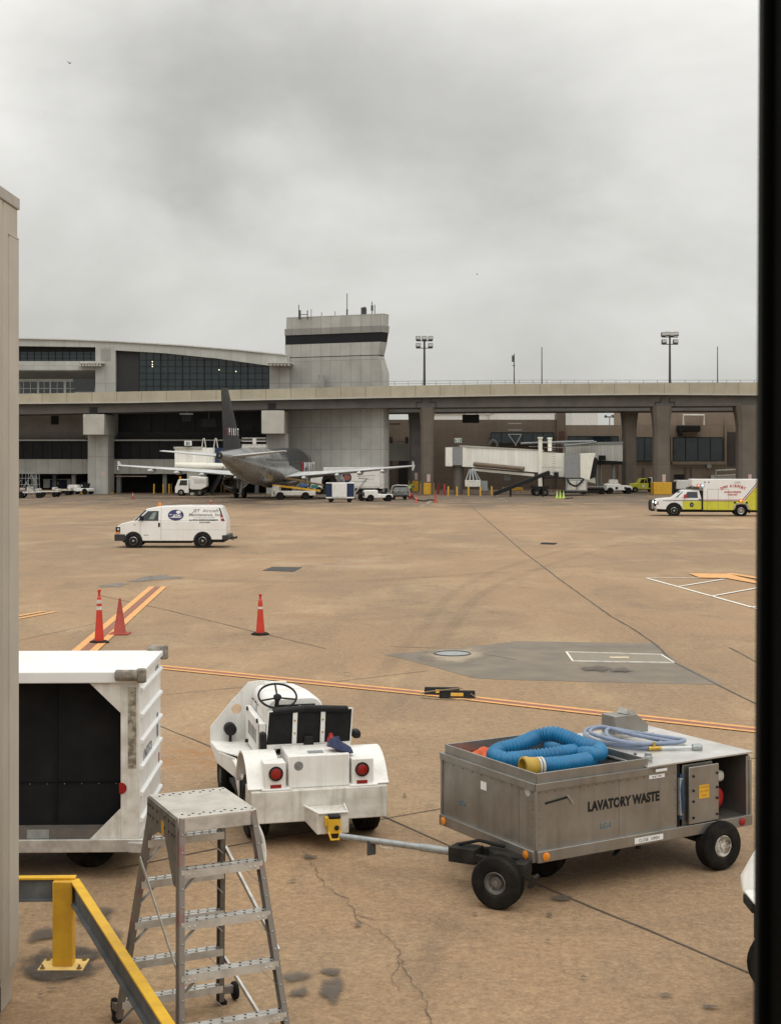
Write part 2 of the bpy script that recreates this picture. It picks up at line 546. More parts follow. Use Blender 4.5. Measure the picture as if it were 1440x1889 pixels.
joint_m = M('joint_filler', (.075, .06, .047), (.13, .10, .075), .9, sc=2)
crack_m = M('open_crack', (.10, .078, .058), (.17, .125, .088), .95, sc=2)
stain_m = M('oil_stain', (.085, .068, .054), (.12, .096, .075), .7, sc=4)
asph_m = M('grey_patch_mortar', (.155, .132, .104), (.205, .168, .125), .9, sc=1.1, lo=.38, hi=.66, bump=.2)
pale_m = M('pale_mortar', (.36, .30, .225), (.29, .235, .17), .9, sc=2)
line_m = M('orange_line_paint', (.70, .345, .105), (.48, .27, .12), .7, sc=6, lo=.45, hi=.7)
line_red = M('red_line_paint', (.26, .095, .06), (.25, .14, .085), .8, sc=6)
line_white = M('white_line_paint', (.74, .72, .67), (.55, .50, .42), .7, sc=5, lo=.45, hi=.7)

def ribbon(mb, pts, wd, z, jit=0.0, step=.5, wjit=0.0):
    P = []
    for a, b in zip(pts, pts[1:]):
        n = max(1, int((b - a).length / step)) if (jit or wjit) else 1
        for i in range(n):
            P.append(a.lerp(b, i / n))
    P.append(pts[-1])
    Lf, Rt = [], []
    for i, p in enumerate(P):
        d = (P[min(i + 1, len(P) - 1)] - P[max(i - 1, 0)]).normalized()
        nrm = Vector((-d.y, d.x, 0))
        q = p + nrm * random.uniform(-jit, jit)
        hw = wd / 2 * (1 + random.uniform(-wjit, wjit))
        Lf.append(mb.v((q.x + nrm.x * hw, q.y + nrm.y * hw, z)))
        Rt.append(mb.v((q.x - nrm.x * hw, q.y - nrm.y * hw, z)))
    for i in range(len(P) - 1):
        mb.f([Rt[i], Rt[i + 1], Lf[i + 1], Lf[i]])
G = lambda L_: [g(x, y) for x, y in L_]
mb = MB()
ZJ = .008
for L_, wd in (([(850, 918), (905, 966), (965, 1018), (1040, 1075), (1125, 1136)], .055), ([(1125, 1136), (1170, 1162), (1210, 1190), (1242, 1222), (1320, 1262), (1420, 1312)], .05),
               ([(295, 1340), (715, 1511), (1010, 1640), (1420, 1812)], .026), ([(215, 1604), (400, 1566), (720, 1509), (820, 1491)], .022), ([(820, 1491), (1420, 1395)], .02),
               ([(298, 1283), (430, 1270), (620, 1258), (790, 1238)], .02), ([(180, 1098), (300, 1124), (470, 1166), (600, 1197)], .03),
               ([(30, 968), (440, 971)], .12), ([(1130, 976), (1430, 977)], .1), ([(30, 1183), (180, 1150)], .02), ([(1345, 1195), (1400, 1225)], .04), ([(720, 1193), (842, 1197), (952, 1218)], .03)):
    ribbon(mb, G(L_), wd, ZJ, jit=.012, step=.7, wjit=.3)
tag(mb.build('apron_joints', joint_m, recalc=False), kind='structure')
mb = MB()
for L_ in ([(560, 1570), (575, 1592), (590, 1625), (612, 1645), (640, 1662), (655, 1690), (668, 1703), (700, 1718), (728, 1742), (738, 1775), (752, 1800), (775, 1835), (798, 1889), (812, 1940)],
           [(655, 1690), (690, 1700)], [(738, 1775), (725, 1800), (730, 1830)]):
    ribbon(mb, G(L_), .008, .012, jit=.03, step=.09, wjit=.6)
tag(mb.build('apron_crack', crack_m, recalc=False), kind='structure')

def soft(m, col_scale, k=1.0):
    """oil soaks in: cover thins out to a ragged rim"""
    t, bs_ = nodes_of(m)
    at = t.nodes.new("ShaderNodeAttribute"); at.attribute_name = 'cover'
    ad = t.nodes.new("ShaderNodeMath"); ad.operation = 'ADD'
    t.links.new(at.outputs['Fac'], ad.inputs[0]); t.links.new(noise(t, coords(t), col_scale, 6, .65, .25, .75), ad.inputs[1])
    mr_ = t.nodes.new("ShaderNodeMapRange"); mr_.interpolation_type = 'SMOOTHSTEP'
    mr_.inputs['From Min'].default_value = .55; mr_.inputs['From Max'].default_value = 1.5; mr_.inputs['To Max'].default_value = k
    t.links.new(ad.outputs[0], mr_.inputs['Value']); t.links.new(mr_.outputs[0], bs_.inputs['Alpha'])
    return m
def blob(mb, x, y, rx, ry, z=.014, n=26, rough=.22):
    lay = mb.bm.verts.layers.float.get('cover') or mb.bm.verts.layers.float.new('cover')
    c = g(x, y); s = F / c.y
    rx, ry = rx / s * 1.25, ry / (F * CAMH / c.y ** 2) * 1.25
    ph = [random.uniform(0, 6.28) for _ in range(4)]
    rings = []
    for f_ in (.42, 1.0):
        pts = []
        for k in range(n):
            a = 2 * math.pi * k / n
            q = f_ * (1 + rough * (math.sin(2 * a + ph[0]) * .5 + math.sin(3 * a + ph[1]) * .5 + math.sin(5 * a + ph[2]) * .4))
            v_ = mb.v((c.x + rx * q * math.cos(a), c.y + ry * q * math.sin(a), z)); v_[lay] = 1.0 if f_ < 1 else 0.0
            pts.append(v_)
        rings.append(pts)
    cv = mb.v((c.x, c.y, z)); cv[lay] = 1.0
    for k in range(n):
        mb.f([cv, rings[0][k], rings[0][(k + 1) % n]]); mb.f([rings[0][k], rings[1][k], rings[1][(k + 1) % n], rings[0][(k + 1) % n]])
soft(stain_m, 5.5, .8)
mb = MB()
for i_, (x, y, rx, ry) in enumerate(((120, 1778, 62, 36), (126, 1786, 56, 30), (112, 1780, 58, 28), (610, 1797, 20, 7), (548, 1806, 26, 10), (612, 1828, 24, 22), (552, 1835, 18, 9), (570, 1584, 12, 4), (1035, 1660, 24, 5), (1230, 1840, 13, 4), (1310, 1862, 16, 3), (85, 1727, 34, 11), (175, 1695, 34, 18), (200, 1735, 20, 20),
                     (1100, 1235, 26, 6), (1145, 1238, 20, 4), (660, 1710, 7, 3), (540, 1629, 8, 2), (875, 1690, 4, 2), (1012, 1692, 7, 3), (746, 1471, 3, 3), (850, 1808, 3, 2), (95, 1830, 9, 2), (75, 1841, 5, 2), (1075, 1808, 6, 2), (1010, 1740, 5, 2),
                     )):
    blob(mb, x, y, rx, ry, z=.020 + i_ * .0005)
tag(mb.build('oil_stains', stain_m, recalc=False), kind='structure')
mb = MB()
mb.poly([(*g(x, y).xy, .004) for x, y in ((708, 1208), (842, 1196), (952, 1183), (1204, 1187), (1256, 1226), (1335, 1264), (922, 1254), (872, 1251), (760, 1220))])
tag(mb.build('mortar_patch', asph_m, recalc=False), kind='structure')
damp_m = soft(M('damp_patch', (.19, .17, .15), (.25, .22, .19), .8, sc=1.5), 1.2, .8)
mb = MB()
for i_, (x, y, rx, ry) in enumerate(((288, 1067, 34, 6), (210, 1080, 24, 4), (262, 1069, 18, 4))): blob(mb, x, y, rx, ry, z=.012 + i_ * .001, rough=.35)
tag(mb.build('damp_patches', damp_m, recalc=False), kind='structure')
soft(pale_m, 2.0, .95)
mb = MB(); blob(mb, 838, 1209, 62, 14, z=.012)
tag(mb.build('manhole_surround', pale_m, recalc=False), kind='structure')

def offset(pts, d):
    out = []
    for i, p in enumerate(pts):
        t_ = (pts[min(i + 1, len(pts) - 1)] - pts[max(i - 1, 0)]).normalized()
        out.append(p + Vector((-t_.y, t_.x, 0)) * d)
    return out
mo, mr = MB(), MB()
A_ = G([(260, 1228), (540, 1256), (820, 1284), (1100, 1316), (1430, 1352)])
for d in (-.16, .16): ribbon(mo, offset(A_, d), .13, .016)
ribbon(mr, A_, .17, .016)
B_ = G([(291, 1083), (226, 1140), (150, 1207), (60, 1290)])
for d in (-.21, .21): ribbon(mo, offset(B_, d), .2, .020)
ribbon(mr, B_, .2, .020)
C_ = G([(-60, 1156), (32, 1140), (92, 1129)])
for d in (-.18, .2): ribbon(mo, offset(C_, d), .17, .016)
for pl in ([(1270, 1059), (1345, 1060), (1395, 1074), (1395, 1078), (1340, 1068), (1290, 1067)],):
    mo.poly([(*g(x, y).xy, .032) for x, y in pl])
ribbon(mo, G([(1345, 1059), (1420, 1072)]), .35, .036)
tag(mo.build('orange_line_marking', line_m, recalc=False), kind='structure')
tag(mr.build('red_line_marking', line_red, recalc=False), kind='structure')
mb = MB()
for i, L_ in enumerate(([(1192, 1067), (1430, 1133)], [(1192, 1067), (1290, 1067)], [(1251, 1083), (1336, 1069)], [(1312, 1101), (1400, 1085)], [(1385, 1122), (1420, 1116)])):
    ribbon(mb, G(L_), .13, .016 + i * .003)
ribbon(mb, G([(775, 935), (795, 925)]), .2, .004)
ribbon(mb, G([(905, 912), (935, 925)]), .2, .004)
tag(mb.build('white_line_marking', line_white, recalc=False), kind='structure')

def bez(pts, n=8, closed=False):
    """Catmull-Rom through pts"""
    P = [Vector(p) for p in pts]
    out = []
    m = len(P)
    rng = range(m if closed else m - 1)
    for i in rng:
        p0, p1, p2, p3 = (P[(i - 1) % m] if closed or i > 0 else P[0]), P[i], P[(i + 1) % m], (P[(i + 2) % m] if closed or i + 2 < m else P[-1])
        for k in range(n):
            t = k / n
            out.append(.5 * ((2 * p1) + (p2 - p0) * t + (2 * p0 - 5 * p1 + 4 * p2 - p3) * t * t + (3 * p1 - p0 - 3 * p2 + p3) * t ** 3))
    if not closed: out.append(P[-1])
    return out
# darker stand paving along the terminal, and old tyre marks
stand_m = M('stand_asphalt', (.165, .135, .105), (.12, .10, .082), .85, sc=.12, bump=.1)
def wear(m, k):
    t, bs_ = nodes_of(m)
    at = t.nodes.new("ShaderNodeAttribute"); at.attribute_name = 'cover'
    mu = t.nodes.new("ShaderNodeMath"); mu.operation = 'MULTIPLY'
    mu2 = t.nodes.new("ShaderNodeMath"); mu2.operation = 'MULTIPLY'; mu2.inputs[1].default_value = k
    t.links.new(at.outputs['Fac'], mu.inputs[0]); t.links.new(noise(t, coords(t, (.5, .25, 1)), .6, 7, .65, .3, .62), mu.inputs[1])
    t.links.new(mu.outputs[0], mu2.inputs[0]); t.links.new(mu2.outputs[0], bs_.inputs['Alpha'])
wear(stand_m, .8)
mb = MB(); lay = mb.bm.verts.layers.float.new('cover')
rows = []
for y, cv in ((943, 0.0), (929, .75), (918, 1.0), (893, 1.0)):
    r_ = []
    for k in range(31):
        x = -300 + k * 70
        p = g(x, y + (random.uniform(-3.5, 3.5) if y > 900 else 0)); v_ = mb.v((p.x, p.y, .004)); v_[lay] = cv; r_.append(v_)
    rows.append(r_)
for a_, b_ in zip(rows, rows[1:]):
    for k in range(30): mb.f([a_[k], a_[k + 1], b_[k + 1], b_[k]])
tag(mb.build('stand_pavement', stand_m, recalc=False), kind='structure')
tyre_m = M('tyre_mark', (.10, .082, .066), (.14, .11, .085), .85, sc=1.5)
wear(tyre_m, .13)
mb = MB(); lay = mb.bm.verts.layers.float.new('cover')
for i_, (L_, wd) in enumerate((([(640, 1330), (760, 1180), (900, 1060), (1150, 985)], .3), ([(700, 1345), (810, 1190), (940, 1070), (1190, 990)], .3), ([(100, 1010), (420, 1030), (800, 1022), (1300, 1000)], .5), ([(60, 1045), (500, 1075), (900, 1058), (1390, 1020)], .4),
                           ([(330, 1470), (560, 1590), (900, 1740), (1300, 1890)], .24), ([(780, 1889), (800, 1760), (870, 1650), (1000, 1560)], .22), ([(560, 1640), (760, 1700), (1050, 1720), (1390, 1690)], .25), ([(330, 1190), (600, 1150), (1000, 1130), (1380, 1165)], .3))):
    P = bez([g(x, y) for x, y in L_], 14)
    A_l = []
    for k, p in enumerate(P):
        d = (P[min(k + 1, len(P) - 1)] - P[max(k - 1, 0)]).normalized(); nrm = Vector((-d.y, d.x, 0)); f_ = math.sin(math.pi * k / (len(P) - 1)) ** .5 if 0 < k < len(P) - 1 else 0
        row = []
        for q, cv in ((-1.6, 0), (-.8, f_), (.8, f_), (1.6, 0)):
            v_ = mb.v((p.x + nrm.x * wd / 2 * q, p.y + nrm.y * wd / 2 * q, .040 + i_ * .0006)); v_[lay] = cv; row.append(v_)
        A_l.append(row)
    for a_, b_ in zip(A_l, A_l[1:]):
        for k in range(3): mb.f([a_[k], b_[k], b_[k + 1], a_[k + 1]])
tag(mb.build('tyre_marks', tyre_m, recalc=False), kind='structure')

# covers let into the apron
def cover(name, label, cat, outline, mat_c, z0, frame_m=None, frame_w=.06):
    c = sum((Vector(p) for p in outline), Vector()) / len(outline)
    t_ = thing(name, label, cat, (c.x, c.y, 0))
    mb = MB(); P = [(p.x - c.x, p.y - c.y) for p in outline]
    mb.prism(P, 'z', 0, z0); mb.build('plate', mat_c, t_)
    if frame_m:
        mb = MB(); Q = [Vector((*p, z0)) for p in P] + [Vector((*P[0], z0))]
        for a, b in zip(Q, Q[1:]): mb.bar(a, b, frame_w, .03)
        mb.build('frame', frame_m, t_)
    return t_
c = g(834, 1207)
cover('manhole_cover', 'pale round manhole cover let into the grey patch', 'manhole cover', [Vector((c.x + .42 * math.cos(k * .2618), c.y + .42 * math.sin(k * .2618), 0)) for k in range(24)], galv, .016, pole_m, .03)
cover('utility_hatch', 'large rectangular hatch with white painted edge in the grey patch', 'hatch', [g(1044, 1204), g(1219, 1209), g(1243, 1224), g(1056, 1221)][::-1], M('hatch_plate', (.20, .17, .13), (.25, .21, .155), .7, sc=8), .012, line_white, .04)
cover('drain_grate', 'dark metal drain grate in the open apron near the white van', 'drain', [g(502, 1046), g(557, 1047), g(541, 1055), g(484, 1053)][::-1], M('cast_iron', (.03, .028, .026), (.06, .05, .045), .8, sc=9), .014)
cover('drain_grate', 'small dark drain grate far along the apron joint', 'drain', [g(1000, 1001), g(1028, 1002), g(1022, 1005), g(995, 1004)][::-1], rubber, .014)
hl = g(1142, 1214)
lab = MB(); lab.box(hl.x - .22, hl.x + .22, hl.y - .1, hl.y + .1, .0125, .018)
tag(lab.build('hatch_sign', M('cream_plate', (.62, .52, .34), rough=.6)), 'small cream plate fixed on the rectangular hatch', 'plate')

# ================================================================ generic wheel
def wheel(parent, c, ax, rad, wd, rr=.55, tyre=None, rim=None, n=30, grooves=True, name='wheel', outer=1):
    """tyre as the part, rim and hub as its sub-part; outer gives the side the dish faces"""
    c, ax = Vector(c), Vector(ax).normalized() * outer
    h = wd / 2
    ri = rad * rr
    mb = MB()
    pr = [(ri, -h * .8), (ri * 1.15, -h * .98), (rad * .86, -h * 1.0), (rad * .95, -h * .88), (rad, -h * .66)]
    if grooves:
        for q in (-.33, 0, .33):
            pr += [(rad, h * (q - .1)), (rad * .965, h * (q - .07)), (rad * .965, h * (q + .07)), (rad, h * (q + .1))]
    pr += [(rad, h * .66), (rad * .95, h * .88), (rad * .86, h), (ri * 1.15, h * .98), (ri, h * .8)]
    mb.lathe(pr, c, ax, n, cap=False)
    o = mb.build(name, tyre or rubber, parent, smooth=30)
    mb = MB()
    mb.lathe([(ri * 1.01, h * .82), (ri * .93, h * .9), (ri * .9, h * .55), (ri * .62, h * .3), (ri * .5, h * .55), (ri * .3, h * .6), (ri * .28, h * .85), (0, h * .9)], c, ax, n, cap=False)
    mb.lathe([(ri * 1.01, -h * .82), (ri * .6, -h * .5), (0, -h * .5)], c, ax, n, cap=False)
    u, v = mb.frame(ax)
    for k in range(6):
        a = k * math.pi / 3
        p = c + ax * h * .4 + (u * math.cos(a) + v * math.sin(a)) * ri * .55
        mb.cyl(p, p + ax * h * .25, ri * .07, n=6)
    mb.build('rim', rim or rim_m, o, smooth=30)
    return o

# ================================================================ BAGGAGE TUG
def make_tug(label):
    T = thing('baggage_tug', label, 'baggage tug')
    mb = MB(); mb.box(-.82, .82, 0, .5, .30, .677); mb.box(-.8, .8, .5, .54, .34, .66)
    mb.build('bumper', white_dirty, T, bevel=.012)
    mb = MB(); mb.box(-.54, .54, .5, 3.3, .20, .58); mb.cyl((-.6, .62, .38), (.6, .62, .38), .09); mb.cyl((-.6, 2.95, .37), (.6, 2.95, .37), .07)
    mb.build('chassis', dark, T, bevel=.02)  # chassis box made wider and lower to deepen the shade under the tug
    mb = MB(); mb.box(-.36, .38, .10, .72, .677, 1.06)
    bx = mb.build('battery_box', white, T, bevel=.012)
    mb = MB(); mb.disc((-.24, .10, .94), (0, -1, 0), .055, 20, .002); mb.build('sticker', grey_ink, bx)
    mb = MB(); mb.box(-.1, .08, .2, .3, 1.06, 1.075); mb.build('latch', galv, bx)
    for sx in (-1, 1):
        mb = MB(); x0, x1 = sorted((sx * .40, sx * .66))
        mb.box(x0, x1, .05, .32, .69, 1.0); mb.box(x0 - .03, x1 + .05, .012, .36, .677, .70)
        lb = mb.build('lamp_box', white, T, bevel=.008)
        xc = sx * .52
        mb = MB(); mb.lathe([(.085, 0), (.085, .02), (.068, .02), (.068, .006)], (xc, .05, .875), (0, -1, 0), 24, cap=False); mb.build('lamp_ring', ink, lb)
        mb = MB(); mb.lathe([(.068, 0), (.066, .014), (.04, .02), (0, .021)], (xc, .05, .875), (0, -1, 0), 24); mb.build('tail_light', red_lens, lb)
        mb = MB(); mb.box(xc - .065, xc + .065, .044, .05, .705, .745); mb.build('reflector', red_lens, lb)
        # fender: an arch over the rear wheel with a lip
        mb = MB()
        out, inn = [], []
        pr = [(.05, .70)] + [(.62 - .585 * math.cos(a), .47 + .57 * math.sin(a)) for a in [R(k) for k in range(28, 170, 10)]] + [(1.2, .6)]
        for (y, z) in pr: out.append((y, z))
        for (y, z) in reversed(pr): inn.append((y + (.62 - y) * .05, z - .025))
        mb.prism(out + inn, 'x', sx * .45, sx * .85)
        mb.build('fender', white, T, bevel=.008)
        wheel(T, (sx * .68, .62, .385), (sx, 0, 0), .385, .27, .52)
        wheel(T, (sx * .74, 2.90, .292), (sx, 0, 0), .292, .24, .52)
    # seat with its framed back
    k = .10
    def sp(x, z, d=0): return (x, .80 - (z - 1.05) * k + d, z)
    mb = MB(); mb.hexa([sp(-.53, 1.06), sp(.53, 1.06), sp(.53, 1.06, .07), sp(-.53, 1.06, .07), sp(-.50, 1.47), sp(.55, 1.47), sp(.55, 1.47, .07), sp(-.50, 1.47, .07)])
    sb = mb.build('seat_back', black, T, bevel=.02)
    mb = MB()
    for a, b in ((sp(-.53, 1.05, -.01), sp(-.5, 1.48, -.01)), (sp(.53, 1.05, -.01), sp(.55, 1.48, -.01)), (sp(-.5, 1.485, -.01), sp(.55, 1.485, -.01))): mb.bar(a, b, .014, .02, (0, 1, 0))
    mb.bar(sp(-.53, 1.04, -.012), sp(.53, 1.04, -.012), .05, .03, (0, 1, 0))
    for x in (-.18, .17): mb.bar(sp(x, 1.04, -.02), sp(x + .01, 1.48, -.02), .055, .012, (0, 1, 0))
    mb.bar((-.42, .84, .98), (-.42, .84, 1.05), .05, .05, (0, 1, 0)); mb.bar((.42, .84, .98), (.42, .84, 1.05), .05, .05, (0, 1, 0))
    mb.build('seat_frame', white, sb)
    mb = MB()
    for x in (-.18, .17):
        for z in (1.2, 1.36): mb.disc(sp(x + .005, z, -.026), (0, -1, 0), .012, 8, .006)
    mb.build('bolt', brass, sb)
    mb = MB(); mb.box(-.06, .06, .735, .79, .98, 1.16); mb.build('belt_buckle', ink, sb, bevel=.01)
    mb = MB(); mb.tube([(-.46, .77, 1.47), (0, .76, 1.50), (.5, .76, 1.47)], .045, 10); mb.box(-.53, .53, .86, 1.36, .95, 1.06)
    mb.build('seat_cushion', black, T, bevel=.03, segs=3)
    for a_ in ((-.60, -.52, .74, .9, .98, 1.22), (.56, .66, .74, .92, 1.1, 1.2)):
        mb = MB(); mb.box(*a_); mb.build('arm_rest', black, T, bevel=.03)
    # floor, steps and fenders ahead
    mb = MB(); mb.box(-.80, .80, .72, 1.95, .60, .66); mb.box(-.5, .5, .72, 1.3, .66, .93); mb.build('floor_pan', white, T, bevel=.01)
    # bonnet: arched section from dash to nose
    def sect(y, hw, zt, zb=.58):
        r_ = .15
        pts = [(-hw, y, zb), (-hw, y, zt - r_ * 1.4)]
        for a in range(170, 9, -20): pts.append((math.copysign(1, math.cos(R(a))) * (hw - r_) + r_ * math.cos(R(a)), y, zt - r_ + r_ * math.sin(R(a))))
        pts += [(hw, y, zt - r_ * 1.4), (hw, y, zb)]
        return pts
    mb = MB(); mb.loft([sect(1.78, .36, 1.45), sect(1.82, .375, 1.465), sect(2.6, .37, 1.45), sect(3.35, .34, 1.40), sect(3.62, .31, 1.34)])
    hd = mb.build('bonnet', white, T, smooth=50)
    mb = MB(); mb.box(-.27, .27, 1.765, 1.785, 1.10, 1.38); db = mb.build('dashboard', ink, hd, bevel=.01)
    mb = MB()
    for x, z in ((-.02, 1.33), (.06, 1.34), (.16, 1.28)): mb.disc((x, 1.765, z), (0, -1, 0), .028, 14, .008)
    mb.build('dial', M('dial_face', (.3, .28, .25)), db)
    mb = MB(); mb.box(.08, .26, 1.757, 1.765, 1.18, 1.235); mb.build('notice', red_ink, db)
    mb = MB()
    for sx in (-1, 1):
        mb.box(*sorted((sx * .38, sx * .46)), 1.80, 3.2, .66, 1.14)
    sd = mb.build('side_panel', white, T, bevel=.012)
    mb = MB()
    for k_ in range(15):
        for j in range(3): mb.box(-.463, -.459, 1.83 + j * .035, 1.85 + j * .035, .70 + k_ * .028, .716 + k_ * .028)
    for k_ in range(6): mb.box(-.463, -.459, 2.15 + k_ * .13, 2.22 + k_ * .13, .82, 1.0)
    mb.build('louvre', M('louvre_shadow', (.12, .12, .12)), sd)
    for y in (1.95, 2.9):
        mb = MB(); mb.box(-.48, -.46, y, y + .05, 1.12, 1.17); mb.cyl((-.5, y + .025, .70), (-.44, y + .025, .70), .025, n=8); mb.build('latch', ink, sd)
    mb = MB(); mb.bar((-.18, 3.3, 1.42), (.14, 3.35, 1.42), .05, .03); mb.build('bonnet_handle', white, hd)
    mb = MB()
    for k_ in range(5): mb.box(-.3705, -.362, 2.0 + k_ * .26, 2.15 + k_ * .26, 1.235, 1.25)
    for y_ in (2.25, 2.75): mb.box(-.3705, -.362, y_, y_ + .012, 1.14, 1.26)
    mb.build('panel_gap', ink, hd)
    mb = MB()
    for y_ in (2.55, 3.3): mb.loft([[(x_ * 1.004, y_ + d_, z_ * 1.003) for x_, yy_, z_ in sect(y_, .37 - (y_ - 2.6) * .035, 1.45 - (y_ - 2.6) * .055, .62)] for d_ in (0, .008)], cap=False)
    mb.build('bonnet_seam', grey_ink, hd)
    # nose plate reaching out over both front wheels, pierced on the driver's side
    out = [(-.93, .62), (-.93, .82), (-.40, 1.44), (-.2, 1.47), (.2, 1.47), (.40, 1.44), (.93, .82), (.93, .62)]
    hole = [(-.56 + .075 * math.cos(R(a)), 1.06 + .075 * math.sin(R(a))) for a in range(0, 361, 24)]
    pl = out + [out[0]]
    mb = MB()
    # plate as a quad ring round the hole plus the rest, so the ground shows through it
    cxh, czh = -.56, 1.06
    sq = [(-.74, .88), (-.40, .88), (-.40, 1.24), (-.58, 1.24)]
    def plate(pts): mb.prism(pts, 'y', 3.38, 3.41)
    plate([(-.93, .62), (.26, .62), (.26, .965), (-.40, .88), (-.74, .88), (-.93, .82)])
    plate([(-.93, .82), (-.74, .88), (-.58, 1.2295)][:3])
    plate([(-.40, .88), (.26, .965), (.26, 1.36), (.1, 1.41), (-.2, 1.45), (-.40, 1.43)])
    hp = [(cxh + .072 * math.cos(R(a)), czh + .072 * math.sin(R(a))) for a in range(0, 360, 15)]
    sqc = [(-.74, .88), (-.40, .88), (-.40, 1.43), (-.58, 1.2295)]
    def onsq(a):
        d = (math.cos(a), math.sin(a)); best = 9
        for (x1, z1), (x2, z2) in zip(sqc, sqc[1:] + sqc[:1]):
            ex, ez = x2 - x1, z2 - z1
            dt = d[0] * ez - d[1] * ex
            if abs(dt) < 1e-9: continue
            tt = ((x1 - cxh) * ez - (z1 - czh) * ex) / dt
            uu = ((x1 - cxh) * d[1] - (z1 - czh) * d[0]) / dt
            if tt > 0 and -1e-6 <= uu <= 1 + 1e-6: best = min(best, tt)
        return (cxh + d[0] * best, czh + d[1] * best)
    angs = sorted([R(a) for a in range(0, 360, 15)] + [math.atan2(z - czh, x - cxh) % (2 * math.pi) for x, z in sqc])
    for yy in (3.38, 3.41):
        for a, b in zip(angs, angs[1:] + [angs[0] + 2 * math.pi]):
            pa, pb = onsq(a), onsq(b)
            qa, qb = (cxh + .072 * math.cos(a), czh + .072 * math.sin(a)), (cxh + .072 * math.cos(b), czh + .072 * math.sin(b))
            mb.poly([(p[0], yy, p[1]) for p in (pa, pb, qb, qa)])
    np_ = mb.build('nose_plate', white, T)
    mb = MB(); mb.cyl((-.66, 3.38, .80), (-.66, 3.22, .80), .085, n=18); mb.bar((-.66, 3.28, .62), (-.66, 3.28, .75), .04, .04, (0, 1, 0)); mb.build('headlamp', ink, np_, bevel=.01)
    # front wings: flat top, a skirt dropping to the step
    for sx in (-1, 1):
        mb = MB()
        mb.prism([(sx * .93, 3.40), (sx * .40, 3.40), (sx * .40, 1.95), (sx * .46, 1.95), (sx * .90, 2.78)][::sx], 'z', .60, .625)
        def sk(a, b): mb.hexa([(*a, .60 - a_), (*b, .60 - b_), (b[0] - sx * .02, b[1], .60 - b_), (a[0] - sx * .02, a[1], .60 - a_), (*a, .60), (*b, .60), (b[0] - sx * .02, b[1], .60), (a[0] - sx * .02, a[1], .60)])
        a_, b_ = .03, .16; sk((sx * .93, 3.40), (sx * .90, 2.78))
        a_, b_ = .16, .26; sk((sx * .90, 2.78), (sx * .72, 2.3))
        a_, b_ = .26, .30; sk((sx * .72, 2.3), (sx * .80, 1.3))
        mb.build('front_wing', white, T, bevel=.006)
        mb = MB(); mb.box(*sorted((sx * .44, sx * .79)), 1.25, 2.3, .30, .345); mb.build('step_tread', dark, T)
    # steering
    c = Vector((-.26, 1.58, 1.53)); ax = Vector((0, -.50, .87)).normalized()
    mb = MB(); u, v = mb.frame(ax)
    mb.tube([c + (u * math.cos(t) + v * math.sin(t)) * .245 for t in [2 * math.pi * k / 36 for k in range(36)]], .014, 8, closed=True)
    for a in (90, 200, 340): mb.cyl(c - ax * .03, c + (u * math.cos(R(a)) + v * math.sin(R(a))) * .24, .012, n=6)
    mb.lathe([(.045, -.05), (.055, -.01), (.03, .015), (0, .02)], c, ax, 16)
    sw = mb.build('steering_wheel', ink, T, smooth=50)
    mb = MB(); mb.cyl(c - ax * .02, c - ax * .95, .028); mb.build('steering_column', dark, sw)
    # tow hitch
    mb = MB(); mb.hexa([(-.08, -.24, .20), (.30, -.24, .20), (.30, 0, .20), (-.18, 0, .30), (-.08, -.24, .44), (.30, -.24, .44), (.30, 0, .48), (-.18, 0, .48)])
    mb.build('hitch_bracket', white_dirty, T, bevel=.008)
    mb = MB(); mb.tube([(-.2, -.02, .50), (-.06, -.25, .45), (.28, -.25, .45), (.28, -.05, .50)], .012, 8); mb.build('guard_rod', white, T)
    mb = MB(); mb.box(.03, .18, -.35, -.24, .23, .40); mb.tube([(.04, -.34, .25), (.06, -.38, .17), (.15, -.38, .17), (.18, -.34, .25)], .016, 8); mb.box(.0, .06, -.33, -.26, .32, .42)
    hk = mb.build('pintle_hitch', M('hitch_yellow', (.70, .42, .02), (.55, .32, .015), .5, sc=8), T, bevel=.018)
    mb = MB(); mb.box(.04, .18, -.355, -.25, .40, .44); mb.cyl((.13, -.37, .30), (.13, -.345, .30), .03); mb.build('hitch_cap', dark, hk, bevel=.012)
    return T
ty = Vector((-.834, 16.7, 0))
TUG_RZ = R(13.5)
tug = make_tug('white baggage tug with steering wheel and black seat, hitched to the lavatory waste cart')
tug.location = ty; tug.rotation_euler = (0, 0, TUG_RZ)
TM = Matrix.Translation(ty) @ Matrix.Rotation(TUG_RZ, 4, 'Z')
Yq = 12.2                                  # a second vehicle, only its nose corner reaches into view
tq = thing('tow_tractor', 'white tow tractor corner with dark tyre, mostly hidden by the black window frame', 'tow tractor', (xat(1420, Yq), Yq, 0))
qx = lambda x: xat(x, Yq) - xat(1420, Yq)
mb = MB(); mb.prism([(qx(x), zat(y, Yq)) for x, y in ((1366, 1641), (1365, 1614), (1398, 1556), (1425, 1530), (1900, 1530), (1900, 1720), (1440, 1720), (1420, 1700), (1397, 1679))], 'y', -.05, 0)
mb.prism([(qx(x), zat(y, Yq)) for x, y in ((1368, 1641), (1374, 1637), (1900, 1637), (1900, 1660), (1394, 1672))], 'y', -1.5, -.05)
mb.build('body', white, tq, bevel=.01)
mb = MB(); mb.box(qx(1369), qx(1400), -.3, -.0, zat(1666, Yq), zat(1646, Yq)); mb.box(qx(1388), qx(1420), -.2, -.02, zat(1730, Yq), zat(1664, Yq)); mb.build('bracket', dark, tq, bevel=.02)
wheel(tq, (qx(1432), -.2, .29), (0, -1, 0), .29, .24, .52); wheel(tq, (qx(1432) + 1.6, -.2, .29), (0, -1, 0), .29, .24, .52)
mb = MB(); mb.box(qx(1440), qx(1890), -1.3, -.35, .25, .66); mb.build('chassis', dark, tq)
